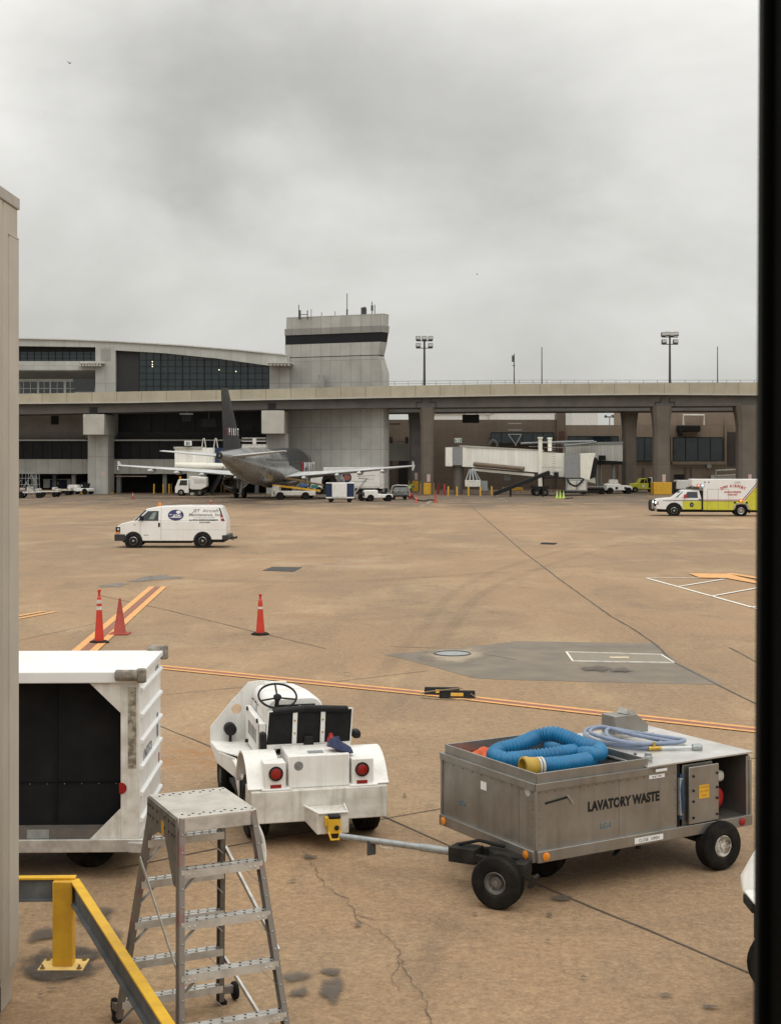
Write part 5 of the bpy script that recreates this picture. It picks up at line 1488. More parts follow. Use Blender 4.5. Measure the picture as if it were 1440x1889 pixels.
# ================================================================ BROWN CONCOURSE BEHIND
YB = 198.0
br_ = thing('brick_concourse', 'brown brick concourse with dark window bands beyond the flyover', 'building', (xat(1040, YB), YB, 0))
for x0, x1, yt, m, dp, dy in ((700, 1041, 774, brick, 14, 0), (1027, 1043, 762, brick, 3, -.5), (1043, 1167, 784, tan_wall, 14, .2), (1165, 1480, 745, tan_wall, 16, .3), (1167, 1480, 784, tan_wall, 2, -.35)):
    mb = wb(WM(br_), x0, yt, x1, None, YB + dy, dp); mb.build('wall', m, br_)
for x0, x1, y0, y1, n in ((905, 1021, 798, 818, 6), (1047, 1140, 805, 836, 5), (1172, 1205, 807, 850, 2), (1231, 1236, 807, 850, 1), (1241, 1333, 807, 850, 4)):
    mb = wb(WM(br_), x0, y0, x1, y1, YB - .55, .3); b_ = mb.build('window', glass_blue, br_)
    mb = WM(br_)
    for k in range(n + 1): wb(mb, x0 + (x1 - x0) * k / n - .6, y0, x0 + (x1 - x0) * k / n + .6, y1, YB - .62, .07)
    wb(mb, x0, y0 - .8, x1, y0 + .3, YB - .64, .08); wb(mb, x0, y1 - .3, x1, y1 + .8, YB - .64, .08); mb.build('frame', ink, b_)
for a_ in ((1336, 775, 1340, 856, YB - .7, .3), (1237, 800, 1240, 851, YB - .7, .3), (1240, 851, 1336, 857, YB - .68, .3), (1140, 806, 1146, 905, YB - .1, .3)):
    mb = wb(WM(br_), *a_); mb.build('pilaster', tan_wall, br_)
mb = wb(WM(br_), 1342, 797, 1362, 860, YB - .5, .2); mb.build('door', M('brown_door', (.055, .045, .04)), br_)
mb = wb(WM(br_), 1030, 795, 1041, 835, YB - .55, .2); mb.build('louvre_panel', M('rust_panel', (.10, .05, .035)), br_)
for x in (1185, 1262, 1273): 
    mb = wb(WM(br_), x, 862, x + 3, None, YB - .5, .2); mb.build('downpipe', conc_dark, br_)
mb = wb(WM(br_), 735, 850, 762, None, YB - .3, .2); mb.build('doorway', shade_wall, br_)
mb = wb(WM(br_), 1243, 875, 1262, None, YB - .45, .2); mb.build('doorway', shade_wall, br_)
mb = WM(br_); c_ = Vector((xat(1305, YB), YB - .9, zat(860, YB))); mb.cyl(c_, c_ + Vector((0, .7, 0)), .32); mb.build('vent_fan', galv, br_)
P = [Vector((xat(x, YB - 1), YB - 1, zat(y, YB - 1))) for x, y in ((1260, 784), (1260, 766), (1298, 766), (1298, 784))]
mb = WM(br_); mb.tube(P, .16, 8); mb.build('white_pipe_frame', white_dirty, br_)
t_ = thing('dark_canopy', 'dark drum and box fixed high on the brown wall above the window', 'wall unit', (xat(1272, YB - 1.5), YB - 1.5, zat(791, YB)))
mb = MB(); mb.box(-1.7, 1.5, 0, 1.1, -.4, .45); mb.cyl((-1.3, .3, -1.0), (-1.3, .3, 0), .35); mb.build('housing', ink, t_, bevel=.1)
P = [Vector((xat(x, YB - 1.2), YB - 1.2, zat(y, YB - 1.2))) for x, y in ((1320, 875), (1320, 868), (1360, 866))]
mb = MB(); mb.tube(P, .1, 8); mb.tube([p + Vector((0, 0, -.75)) for p in P[1:]], .1, 8); mb.box(P[0].x - .6, P[2].x, YB - 1.1, YB - .6, .0, zat(876, YB))
tag(mb.build('pipe_rack', white_dirty), 'white pipes on a low wall beneath the brown door', 'pipes')
# pale far buildings
for x0, x1, y0, Y, lb in ((790, 942, 764, 330, 'low white roofed hall far off behind the brown concourse'), (920, 1027, 758, 300, 'white walled building far off above the brown roofline'), (1055, 1102, 752, 340, 'pale windowless block far off beside the small lamp posts'), (1186, 1204, 752, 280, 'tan block showing between two flyover pillars')):
    t_ = thing('distant_building', lb, 'building', (xat((x0 + x1) / 2, Y), Y, 0), 0, 'pale buildings in the distance')
    mb = WM(t_); wb(mb, x0, y0, x1, None, Y, 30); mb.build('wall', M('far_white', (.62, .62, .60), rough=.8) if x0 != 1186 else tan_wall, t_)
    mb = WM(t_); wb(mb, x0 - 1, y0 - 1, x1 + 1, y0 + .3, Y - .3, 31); mb.build('roof_edge', conc, t_)
for x, y0, lb in ((1124, 768, 'tiny twin lamp post far off above the brown roof'), (1134, 765, 'tiny single lamp post far off next to the twin lamp post'), (1145, 774, 'shortest tiny lamp post far off beside the rear pillar')):
    Y = 320; X = xat(x, Y); mb = MB(); mb.cyl((0, 0, 0), (0, 0, zat(y0, Y)), .12, .09, 6); mb.box(-.9, .9, -.1, .1, zat(y0, Y) - .25, zat(y0, Y))
    if x == 1124: mb.ball((-.9, 0, zat(y0, Y)), .35, 8); mb.ball((.9, 0, zat(y0, Y)), .35, 8)
    o = mb.build('far_lamp_post', pole_m); o.location = (X, Y, 0); tag(o, lb, 'lamp post', 'far lamp posts')
t_ = thing('link_corridor', 'pale ribbed corridor box between the tower and the front pillar', 'corridor', (xat(737, 190), 190, 0))
mb = WM(t_); wb(mb, 716, 818, 757, 850, 190, 6); mb.build('corridor_wall', panelled('ribbed_sheet', (.36, .35, .325), (.3, .29, .27), .35, 9, .05, (.7, .7, .7)), t_)
mb = WM(t_)
mb.bm.free()
for x in (720, 752):
    mb = wb(WM(t_), x, 850, x + 3, None, 191, .5); mb.build('support', conc_dark, t_)
mb = WM(t_); wb(mb, 718, 806, 724, 818, 190.5, 1); wb(mb, 747, 806, 753, 818, 190.5, 1); wb(mb, 724, 814, 747, 815, 190.5, .2); wb(mb, 718, 781, 738, 783, 190.5, .3); mb.build('roof_unit', pole_m, t_)
# ================================================================ AIRLINER
AY, ATH = 156.8, R(10.5)
ap = thing('airliner', 'dark grey twin-engine airliner seen from behind, parked at the gate', 'airliner', (-12.6, AY, 0), -ATH)
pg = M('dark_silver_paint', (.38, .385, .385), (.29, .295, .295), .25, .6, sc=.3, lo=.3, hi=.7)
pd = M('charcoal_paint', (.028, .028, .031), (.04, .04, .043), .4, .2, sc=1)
pw = M('wing_grey', (.62, .63, .63), (.50, .51, .51), .4, .1, sc=.5)
S = [(12.5, .06, 3.0), (12.25, .45, 3.08), (11.6, .95, 3.2), (10.6, 1.45, 3.38), (9.2, 1.83, 3.5), (7.6, 1.975, 3.55), (5, 1.975, 3.55), (0, 1.975, 3.55), (-5, 1.975, 3.55), (-8, 1.95, 3.57), (-11, 1.80, 3.72), (-14, 1.46, 4.0), (-17, 1.02, 4.33), (-19.5, .62, 4.58), (-20.9, .38, 4.70), (-21.3, .33, 4.72)]
def frad(y):
    for a, b in zip(S, S[1:]):
        if b[0] <= y <= a[0]:
            t = (a[0] - y) / (a[0] - b[0]); return a[1] + (b[1] - a[1]) * t, a[2] + (b[2] - a[2]) * t
mb = MB(); n = 40
mb.loft([[(r_ * math.sin(2 * math.pi * k / n), y, zc_ + r_ * 1.02 * math.cos(2 * math.pi * k / n)) for k in range(n)] for y, r_, zc_ in S])
fu = mb.build('fuselage', pg, ap, smooth=60)
# dark forward upper shell
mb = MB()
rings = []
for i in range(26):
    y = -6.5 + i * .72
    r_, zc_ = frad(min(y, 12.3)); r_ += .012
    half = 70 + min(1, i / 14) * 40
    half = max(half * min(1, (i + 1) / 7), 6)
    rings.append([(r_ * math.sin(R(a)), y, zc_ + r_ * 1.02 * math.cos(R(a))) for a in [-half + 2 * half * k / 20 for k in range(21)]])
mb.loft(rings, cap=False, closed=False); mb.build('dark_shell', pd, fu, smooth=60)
mb = MB(); mb.lathe([(.33, 0), (.30, -.15), (.2, -.18), (.16, .1), (0, .1)], (0, -21.3, 4.72), (0, 1, 0), 20); mb.build('exhaust_cone', ink, fu)
wnm = M('cabin_window', (.012, .013, .015), rough=.2)
mb = MB()
for sx in (-1, 1):
    for k in range(36):
        y = 8.2 - k * .53
        r_, zc_ = frad(y); a = R(74)
        x, z = sx * (r_ + .014) * math.sin(a), zc_ + (r_ + .014) * 1.02 * math.cos(a)
        mb.hexa([(x - sx * .05, y - .12, z - .17), (x + sx * .005, y - .12, z - .17), (x + sx * .005, y + .12, z - .17), (x - sx * .05, y + .12, z - .17), (x - sx * .12, y - .12, z + .17), (x - sx * .045, y - .12, z + .17), (x - sx * .045, y + .12, z + .17), (x - sx * .12, y + .12, z + .17)])
mb.build('cabin_windows', wnm, fu)
for sx in (-1, 1):
    for y in (9.6, -11.2):
        r_, zc_ = frad(y); mb = MB()
        P = [(sx * (r_ + .008) * math.sin(R(a)), y + dy, zc_ + (r_ + .008) * 1.02 * math.cos(R(a))) for a, dy in ((50, -.4), (50, .4), (100, .4), (100, -.4))]
        Q = [Vector(p) for p in P]
        for a, b in zip(Q, Q[1:] + Q[:1]): mb.bar(a, b, .03, .03)
        mb.build('door_seam', wnm, fu)
def foil(x, le, te, z, th):
    c = le - te
    return [(x, le, z), (x, le - .06 * c, z + th * .35), (x, le - .3 * c, z + th * .55), (x, le - .65 * c, z + th * .35), (x, te, z + .02), (x, te, z - .02), (x, le - .6 * c, z - th * .3), (x, le - .25 * c, z - th * .45), (x, le - .05 * c, z - th * .3)]
# fin with its letters
mb = MB()
def vfoil(z, le, te, th): return [(-th * .05, le, z), (-th * .4, le - .2 * (le - te), z), (-th * .5, le - .45 * (le - te), z), (-.02, te, z), (.02, te, z), (th * .5, le - .45 * (le - te), z), (th * .4, le - .2 * (le - te), z), (th * .05, le, z)]
mb.loft([vfoil(4.9, -13.2, -20.2, .5), vfoil(5.5, -13.9, -20.0, .5), vfoil(11.3, -18.5, -20.75, .22)])
fn = mb.build('tail_fin', pd, ap, smooth=30)
for i, ch in enumerate('SPIRIT'):
    text(ch, .95, red_ink if i == 0 else white_ink, fn, (.27, -19.55 + i * .72, 6.75), (-.035, 1, 0), (-.025, 0, 1), sx=.72, bold=.03, depth=.01)
for sx in (-1, 1):
    mb = MB(); mb.loft([foil(sx * .4, -15.6, -19.4, 4.62, .38), foil(sx * 6.2, -19.4, -20.9, 5.15, .14)]); mb.build('tailplane', pw, ap, smooth=30)
    mb = MB(); mb.loft([foil(sx * 1.2, 5.0, -3.0, 2.35, .95), foil(sx * 6.2, 1.9, -2.9, 2.75, .55), foil(sx * 16.3, -4.6, -6.1, 3.62, .17)]); wg_ = mb.build('wing', pw, ap, smooth=30)
    mb = MB(); mb.prism([(-4.9, 3.62), (-5.7, 4.12), (-6.2, 4.12), (-6.1, 3.62), (-6.2, 3.15), (-5.7, 3.15)], 'x', sx * 16.3 - .03, sx * 16.3 + .03); mb.build('wing_fence', pw, wg_)
    for fx in (3.8, 7.6, 10.2, 12.9):
        te = -2.9 if fx < 6.2 else -2.9 - (fx - 6.2) * .317
        zf = 2.35 + (fx - 1.2) * .0835
        mb = MB(); mb.lathe([(.03, -1.5), (.2, -.9), (.24, 0), (.16, .9), (.03, 1.3)], (sx * fx, te + .3, zf - .27), (0, -1, 0), 12); mb.build('flap_fairing', pw, wg_, smooth=60)
    mb = MB(); mb.hexa([(sx * x, y, z) for x, y, z in ((6.3, -2.92, 2.70), (12.3, -4.85, 3.22), (12.3, -4.75, 3.22), (6.3, -2.75, 2.7), (6.3, -2.95, 2.76), (12.3, -4.87, 3.27), (12.3, -4.75, 3.3), (6.3, -2.75, 2.82))]); mb.build('flap_edge', M('wing_shade_grey', (.3, .3, .3)) if 'wing_shade_grey' not in bpy.data.materials else bpy.data.materials['wing_shade_grey'], wg_)
    mb = MB(); c_ = (sx * 5.75, 0, 1.72)
    mb.lathe([(.86, 4.5), (.98, 4.4), (1.12, 3.6), (1.12, 2.4), (.98, 1.2), (.86, .9), (.80, 1.0), (.55, 1.0)], c_, (0, 1, 0), 26, cap=False)
    mb.lathe([(.84, 4.45), (.8, 3.6), (.2, 3.4), (.02, 3.9)], c_, (0, 1, 0), 26, cap=False)
    en_ = mb.build('engine', pg, ap, smooth=60)
    mb = MB(); mb.lathe([(.56, 1.3), (.52, .4), (.42, -.1), (.38, -.1), (.3, .3), (.1, -.5), (0, -.7)], c_, (0, 1, 0), 20, cap=False); mb.build('exhaust_nozzle', M('burnt_metal', (.09, .075, .06), rough=.4, metal=.7) if 'burnt_metal' not in bpy.data.materials else bpy.data.materials['burnt_metal'], en_)
    mb = MB(); mb.hexa([(sx * 5.6, -.6, 2.5), (sx * 5.9, -.6, 2.5), (sx * 5.85, 3.2, 2.75), (sx * 5.65, 3.2, 2.75), (sx * 5.6, -.9, 2.7), (sx * 5.9, -.9, 2.7), (sx * 5.85, 2.4, 2.95), (sx * 5.65, 2.4, 2.95)]); mb.build('pylon', pw, en_)
    mb = MB(); mb.cyl((sx * 3.8, -1.5, .5), (sx * 3.5, -1.4, 2.4), .13); mb.cyl((sx * 3.35, -1.5, .55), (sx * 4.25, -1.5, .55), .09); mb.bar((sx * 3.75, -1.5, .9), (sx * 2.4, -1.4, 2.1), .1, .1); mb.box(*sorted((sx * 4.0, sx * 4.05)), -1.9, -1.0, 1.1, 2.4)
    ge = mb.build('landing_gear', M('gear_grey', (.4, .4, .4)) if 'gear_grey' not in bpy.data.materials else bpy.data.materials['gear_grey'], ap)
    for dx in (-.45, .45):
        mb = MB(); h_ = .19
        mb.lathe([(.25, -h_), (.45, -h_), (.55, -h_ * .7), (.57, 0), (.55, h_ * .7), (.45, h_), (.25, h_)], (sx * 3.8 + dx, -1.5, .57), (1, 0, 0), 22); mb.build('wheel', rubber, ge)
mb = MB(); mb.loft([[(1.3 * math.sin(a) * k_, y, 1.75 + .55 * math.cos(a) * k_) for a in [2 * math.pi * j / 16 for j in range(16)]] for y, k_ in ((5.6, .3), (4.2, 1), (-2.5, 1.05), (-4.8, .3))]); mb.build('belly_fairing', pg, fu, smooth=60)
mb = MB(); mb.cyl((0, 9.9, .4), (0, 10.1, 2.2), .1); mb.cyl((-.28, 9.9, .38), (.28, 9.9, .38), .06); ng = mb.build('nose_gear', bpy.data.materials['gear_grey'], ap)
for dx in (-.25, .25):
    mb = MB(); mb.lathe([(.15, -.1), (.33, -.1), (.38, 0), (.33, .1), (.15, .1)], (dx, 9.9, .38), (1, 0, 0), 18); mb.build('wheel', rubber, ng)
for i, ch in enumerate('SPIRIT'):
    y = 3.6 + i * 1.05
    text(ch, 1.3, red_ink if i == 0 else white_ink, fu, (2.03, y, 3.02), (0, 1, 0), (0, 0, 1), sx=.85, bold=.06, depth=.02)

# ================================================================ JET BRIDGES
JY = 7.0            # the first bridge stands clear of the flyover's shade
_wb, _wp = wb, wp_
def W(x, y, Y): return w(x, y, Y - JY)
def wb(mb, x0, y0, x1, y1, Y, dp): return _wb(mb, x0, y0, x1, y1, Y - JY, dp)
def wp_(mb, pts, Y, dp): return _wp(mb, pts, Y - JY, dp)
def slab(mb, a, b, c, d, Ya, Yb, dp):
    """tunnel length: a top start, b top end, c bottom end, d bottom start in photo pixels"""
    P = [W(*d, Ya), W(*c, Yb)]; T_ = [W(*a, Ya), W(*b, Yb)]
    o_ = Vector((0, dp, 0))
    mb.hexa([P[0], P[1], P[1] + o_, P[0] + o_, T_[0], T_[1], T_[1] + o_, T_[0] + o_])
jb = thing('jet_bridge', 'cream jet bridge marked 21 sloping down to its grey-doored cab', 'jet bridge', (xat(960, 169), 169, 0), 0, 'jet bridges')
ribs = panelled('corrugated_cream', (.92, .91, .84), (.84, .83, .75), .42, 9, .03, (.85, .85, .85), rough=.6, streak=.2)
mb = WM(jb); slab(mb, (850, 823), (1000, 832), (1000, 872), (850, 860), 177, 173, 3.0); mb.build('outer_tunnel', ribs, jb)
mb = WM(jb); slab(mb, (848, 821), (1003, 830), (1003, 832.5), (848, 824), 176.9, 172.9, 3.2); mb.build('tunnel_roof', conc, jb)
mb = WM(jb); slab(mb, (870, 864), (985, 874), (985, 879), (870, 868), 176.5, 173, 2.6); mb.build('tunnel_beam', cream, jb)
mb = WM(jb); mb.tube([W(874, 856, 176), W(966, 865, 173)], .28, 10); mb.build('air_duct', M('brown_duct', (.16, .115, .08), (.2, .15, .1)), jb)
mb = WM(jb); wb(mb, 822, 825, 834, 860, 176.6, 3.4); wb(mb, 853, 825, 862, 861, 176.7, 2); mb.build('rotunda', cream, jb)
mb = wb(WM(jb), 834, 824, 853, 858, 176.7, 3.2); mb.build('rotunda_shutter', M('grey_shutter', (.26, .265, .27), (.22, .22, .225), .6), jb)
mb = WM(jb); mb.cyl(W(845, 860, 178), (W(845, 860, 178).x, 178 - JY, 0), .7, .5); mb.bar(W(838, 862, 178), W(848, 880, 178), .4, .4); mb.build('rotunda_column', alu_dark, jb)
mb = WM(jb); slab(mb, (1000, 834), (1041, 836), (1041, 882), (1000, 872), 172.8, 172, 2.8); mb.build('cab_passage', cream, jb)
mb = wb(WM(jb), 1041, 837, 1070, 881, 171.6, 3.2); mb.build('cab_door', bpy.data.materials['grey_shutter'], jb)
mb = wp_(WM(jb), [(1070, 837), (1098, 836), (1094, 850), (1087, 886), (1070, 881)], 171.4, 3.4); mb.build('cab_canopy', cream, jb, bevel=.05)
mb = wp_(WM(jb), [(1094, 842), (1102, 846), (1098, 880), (1088, 884)], 171.9, 2.6); mb.build('canopy_folds', ink, jb)
mb = WM(jb)
for x, y0, y1 in ((996.5, 807, 899), (1014, 808, 832)): 
    wb(mb, x - 3.4, y0, x + 3.4, y1, 171.5 if x < 1000 else 175.5, .5); wb(mb, x - 4.3, y0 - 1, x + 4.3, y0 + 2, 171.4 if x < 1000 else 175.4, .7)
mb.build('lift_column', cream, jb)
mb = WM(jb); wb(mb, 984, 897, 1012, 902, 171.5, 3.5); mb.build('bogie', dark, jb)
for x in (990, 1005):
    for dy in (0, 2.6): wheel(jb, (xat(x, 171.5 - JY) - jb.location.x, 171.6 - JY + dy - jb.location.y, .42), (0, -1, 0), .42, .3, .5, n=18, grooves=False)
mb = WM(jb)
for x in (1017, 1024): mb.bar(W(x, 818, 171.3), W(x, 880, 171.3), .07, .07)
for k in range(14): mb.bar(W(1017, 820 + k * 4.4, 171.3), W(1024, 820 + k * 4.4, 171.3), .05, .05)
mb.build('ladder', galv, jb)
mb = WM(jb)
for x0, x1, y0, y1, Y in ((975, 1000, 816, 831, 173), (1002, 1045, 817, 834, 172.4), (998, 1036, 862, 880, 171)):
    for k in range(5): mb.bar(W(x0 + (x1 - x0) * k / 4, y0, Y), W(x0 + (x1 - x0) * k / 4, y1, Y), .05, .05)
    for y in (y0, (y0 + y1) / 2): mb.bar(W(x0, y, Y), W(x1, y, Y), .05, .05)
mb.build('guard_railing', galv, jb)
mb = WM(jb); wb(mb, 1000, 880, 1042, 883, 171, 3); wb(mb, 1022, 870, 1030, 880, 171.2, .8); mb.build('service_landing', dark, jb)
mb = WM(jb)
for x in (937, 962):
    for Y in (174.5, 177): mb.bar(W(x, 780, Y), W(x, 828, Y), .09, .09)
for y in (781, 793, 801):  mb.bar(W(937, y, 174.5), W(962, y, 174.5), .07, .07)
mb.bar(W(938, 802, 174.5), W(952, 822, 174.5), .07, .07); mb.bar(W(961, 802, 174.5), W(950, 822, 174.5), .07, .07); mb.build('roof_scaffold', galv, jb)
mb = wb(WM(jb), 838, 808, 851, 817, 176.4, .15); sg = mb.build('gate_sign', white_dirty, jb)
mb = wb(WM(jb), 839, 809, 850, 816, 176.36, .03); mb.build('sign_face', M('green_sign', (.10, .20, .12)), sg)
text('21', .5, white_ink, sg, W(844.5, 815, 176.3) - jb.location, (1, 0, 0), (0, 0, 1), bold=.02)
mb = WM(jb)
for x in (832, 858, 868, 875, 887, 893, 901): mb.bar(W(x, 810 + (x % 5), 177), W(x, 825, 177), .06, .06)
mb.bar(W(830, 812, 177), W(905, 814, 177), .05, .05); mb.bar(W(830, 818, 177), W(905, 820, 177), .05, .05); mb.tube(bez([W(902, 820, 177), W(908, 812, 177), W(915, 816, 177), W(917, 824, 177)], 5), .15, 8); mb.build('rooftop_fittings', pole_m, jb)
mb = WM(jb)
for a, b in (((866, 866), (859, 886)), ((868, 866), (866, 886)), ((870, 866), (873, 886)), ((872, 866), (880, 886)), ((874, 867), (886, 887))): mb.bar(W(*a, 175), W(*b, 174), .1, .1)
mb.build('hanger_rods', galv, jb)
mb = wb(WM(jb), 858, 886, 886, 898, 173.5, 1.6); mb.build('hanging_cabinet', white_dirty, jb, bevel=.04)
mb = wb(WM(jb), 886, 887, 899, 905, 175.5, 1); mb.build('grey_cabinet', galv, jb)
mb = wb(WM(jb), 930, 868, 942, 886, 177.0, .6); mb.build('small_bracket', galv, jb)
cv = thing('conveyor_belt', 'black sloping belt conveyor leaning up to the jet bridge landing', 'conveyor', (xat(963, 161), 161, 0))
mb = WM(cv); mb.bar(W(911, 911, 168), W(1013, 871, 168), 1.0, .42); mb.build('belt', ink, cv, bevel=.05)
for x, y in ((1000, 878), (940, 901)):
    mb = wb(WM(cv), x, y, x + 3, None, 168.2, .1); mb.build('leg', dark, cv)
au = thing('ground_air_unit', 'big grey air conditioning cabinet under the jet bridge cab', 'cabinet', (xat(1063, 164.5), 164.5, 0))
mb = WM(au); wb(mb, 1043, 884, 1083, 907, 171.3, 2.2); mb.build('cabinet', galv, au, bevel=.05)
mb = WM(au); wb(mb, 1038, 906, 1086, 909.5, 171.1, 2.6); mb.build('skid', dark, au)
mb = WM(au)
for x in (1046, 1064.5): wb(mb, x, 887, x + 16, 904, 171.22, .06)
mb.build('panel', white_dirty, au)
mb = WM(au); mb.tube(bez([W(1046, 884, 171), W(1052, 893, 170.8), W(1064, 896, 170.8), W(1076, 884, 171)], 6), .12, 8); mb.build('hose', ink, au)

JY = 0.0
j2 = thing('jet_bridge', 'grey-white jet bridge standing behind the first, with a dark box on its end', 'jet bridge', (xat(1095, 184), 184, 0), 0, 'jet bridges')
mb = WM(j2); slab(mb, (1043, 820), (1148, 817), (1148, 851), (1043, 846), 184, 183, 3.2); mb.build('tunnel', panelled('corrugated_grey', (.66, .655, .62), (.58, .575, .54), .42, 9, .04, (.8, .8, .8)), j2)
mb = WM(j2); slab(mb, (1040, 816.5), (1149, 814.5), (1149, 818), (1040, 821), 183.9, 182.9, 3.4); mb.tube([W(960, 818, 183.5), W(1040, 815, 183), W(1095, 814, 182.8)], .15, 8); mb.tube([W(1040, 822, 182.8), W(1080, 818, 182.8), W(1100, 815, 182.8)], .12, 8); mb.build('tunnel_roof', galv, j2)
mb = WM(j2); slab(mb, (1043, 847), (1148, 851), (1148, 857), (1043, 858), 184, 183, 3); mb.build('tunnel_beam', dark, j2)
mb = WM(j2)
for x in (1100, 1107, 1129): wb(mb, x, 853, x + (5 if x == 1129 else 2), None, 184.5, .6)
mb.build('support_leg', galv, j2)
mb = wb(WM(j2), 1105, 840, 1117, 849, 182.2, .8); mb.build('dark_box', ink, j2)
mb = wp_(WM(j2), [(1082, 875), (1090, 874), (1098, 884), (1098, 892), (1082, 888)], 182, 1.0); mb.build('service_chute', cream, j2)

j3 = thing('jet_bridge', 'cream jet bridge marked 31 standing behind the airliner tail', 'jet bridge', (xat(368, 168), 168, 0), 0, 'jet bridges')
mb = wb(WM(j3), 322, 826, 396, 863, 168, 3.2); mb.build('tunnel', ribs, j3)
mb = wb(WM(j3), 320, 824, 372, 827.5, 167.8, 3.5); mb.build('tunnel_roof', conc, j3)
mb = wb(WM(j3), 396, 826, 432, 863, 167.6, 3.6); mb.build('cab', navy, j3)
mb = WM(j3); mb.tube([W(324, 859, 167.3), W(420, 861, 167.3)], .42, 12); mb.build('air_duct', cream, j3)
mb = wb(WM(j3), 345, 866, 372, 884, 168.3, 1.6); mb.box(xat(350, 168), xat(356, 168), 168.5, 169.2, 0, 2.5); mb.build('lift_leg', cream, j3)
mb = wb(WM(j3), 340, 813, 353.5, 822, 167.4, .12); sg = mb.build('gate_sign', white_ink, j3)
text('31', .5, ink, sg, W(346.8, 820.5, 167.35) - j3.location, (1, 0, 0), (0, 0, 1), bold=.02)
mb = wb(WM(j3), 346, 822, 347.4, 827, 167.6, .1); mb.build('sign_post', galv, j3)
mb = WM(j3)
for x in (376, 398):
    for d in (-4, 4): mb.bar(W(x + d, 827, 168), W(x + d * .3, 809, 168), .1, .1)
    mb.bar(W(x - 1.5, 809, 168), W(x + 1.5, 809, 168), .12, .12)
mb.build('roof_truss', white_dirty, j3)
mb = WM(j3)
for x in range(446, 490, 6): mb.bar(W(x, 807, 166), W(x, 822, 166), .07, .07)
for y in (808, 814, 820): mb.bar(W(446, y, 166), W(490, y, 166), .07, .07)
wb(mb, 446, 820, 490, 828, 166, 2.5); wb(mb, 466, 808, 472, 820, 166.5, .5); mb.build('roof_platform', white_dirty, j3)
mb = WM(j3); 
for k in range(12):
    a = W(411 - k * 1.9, 873 + k * 3.4, 166); mb.box(a.x - .25, a.x + .12, 165.6, 166.6, a.z - .05, a.z)
mb.bar(W(413, 868, 165.6), W(390, 910, 165.6), .08, .3); mb.bar(W(413, 868, 166.6), W(390, 910, 166.6), .08, .3); mb.bar(W(413, 860, 165.6), W(388, 903, 165.6), .06, .06); mb.build('access_stairs', dark, j3)

# ================================================================ VAN
def taper(zb, k): return lambda p: (p[0], p[1] * (1 - k * max(0, p[2] - zb)), p[2])
def arc(cx_, cz, r_, a0, a1, n=12): return [(cx_ + r_ * math.cos(R(a0 + (a1 - a0) * k / n)), cz + r_ * math.sin(R(a0 + (a1 - a0) * k / n))) for k in range(n + 1)]
vl = g(211, 1011)
van = thing('maintenance_van', 'white panel van with a dark oval emblem and an amber roof beacon', 'van', (vl.x, vl.y + .95, 0))
W2 = .96
wf, wr_ = .95, 4.44
low = [(.02, .45), (.06, .98), (.14, 1.10), (.38, 1.24), (.92, 1.36), (5.62, 1.36), (5.63, .62), (5.58, .42)] + arc(wr_, .36, .46, 8, 172) + [(wr_ - .47, .36), (wf + .47, .36)] + arc(wf, .36, .46, 8, 172) + [(.3, .40)]
tp = taper(1.36, .17)
mb = MB(); mb.prism(low, 'y', -W2, W2)
up = [(.92, 1.36), (1.62, 1.98), (2.2, 2.09), (3.6, 2.13), (5.22, 2.12), (5.36, 2.05), (5.62, 1.36)]
mb.prism(up, 'y', -W2, W2, tp)
vb = mb.build('body', M('van_white', (.82, .82, .80), (.76, .75, .72), .3, sc=1.2, streak=.12, grime=(.45, .4, .33), coat=.3), van, bevel=.03, segs=3)
def pane(pts, m, nm, off=.012, parent=van, fn=tp, side=-1, bev=0):
    mb = MB(); mb.prism(pts, 'y', side * (W2 + off - .02), side * (W2 + off), fn); return mb.build(nm, m, parent)
pane([(1.18, 1.38), (1.68, 1.86), (2.22, 1.87), (2.22, 1.38)], glass, 'side_window')
pane([(1.72, 1.45), (1.95, 1.80), (2.12, 1.80), (2.0, 1.45)], M('cab_seat', (.25, .30, .27), rough=.7), 'seat_glimpse', .014)
mb = MB()
def ws(x, z, y): return tp((x, y, z))
mb.hexa([ws(1.0, 1.44, -.8), ws(1.0, 1.44, .8), ws(1.02, 1.44, .8), ws(1.02, 1.44, -.8), ws(1.555, 1.94, -.84), ws(1.555, 1.94, .84), ws(1.6, 1.94, .84), ws(1.6, 1.94, -.84)]); mb.build('windscreen', glass, van)
pane([(1.00, 1.40), (1.12, 1.40), (1.62, 1.90), (1.55, 1.92)], glass_blue, 'quarter_glass', .006)
pane([(5.24, 2.06), (5.33, 2.0), (5.56, 1.38), (5.46, 1.38)], glass, 'rear_lamp_panel')
pane([(5.33, 1.70), (5.43, 1.70), (5.57, 1.37), (5.38, 1.37)], red_lens, 'tail_lamp', .018)
pane([(5.36, 1.55), (5.48, 1.55), (5.50, 1.48), (5.36, 1.48)], M('pale_lens', (.6, .5, .5)), 'reverse_lamp', .022)
mb = MB(); mb.box(.0, .55, -W2 - .03, W2 + .03, .36, .70); mb.prism([(.55, .36), (.62, .5), (.55, .66)], 'y', -W2 - .02, W2 + .02); mb.build('front_bumper', M('grey_plastic', (.03, .03, .032), rough=.6), van, bevel=.04)
mb = MB(); mb.box(5.42, 5.76, -W2 - .02, W2 + .02, .40, .66); mb.build('rear_bumper', bpy.data.materials['grey_plastic'], van, bevel=.04)
mb = MB(); mb.box(.055, .31, -W2 - .012, -W2 + .2, .72, 1.07); mb.box(.055, .31, W2 - .2, W2 + .012, .72, 1.07); hl_ = mb.build('headlamp', ink, van, bevel=.03)
mb = MB(); mb.box(.06, .29, -W2 - .02, -W2 + .1, .73, .82); mb.build('indicator', amber, hl_)
mb = MB(); mb.box(.15, .25, -W2 - .02, -W2 + .1, .90, 1.0); mb.build('lamp_lens', lens_m, hl_)
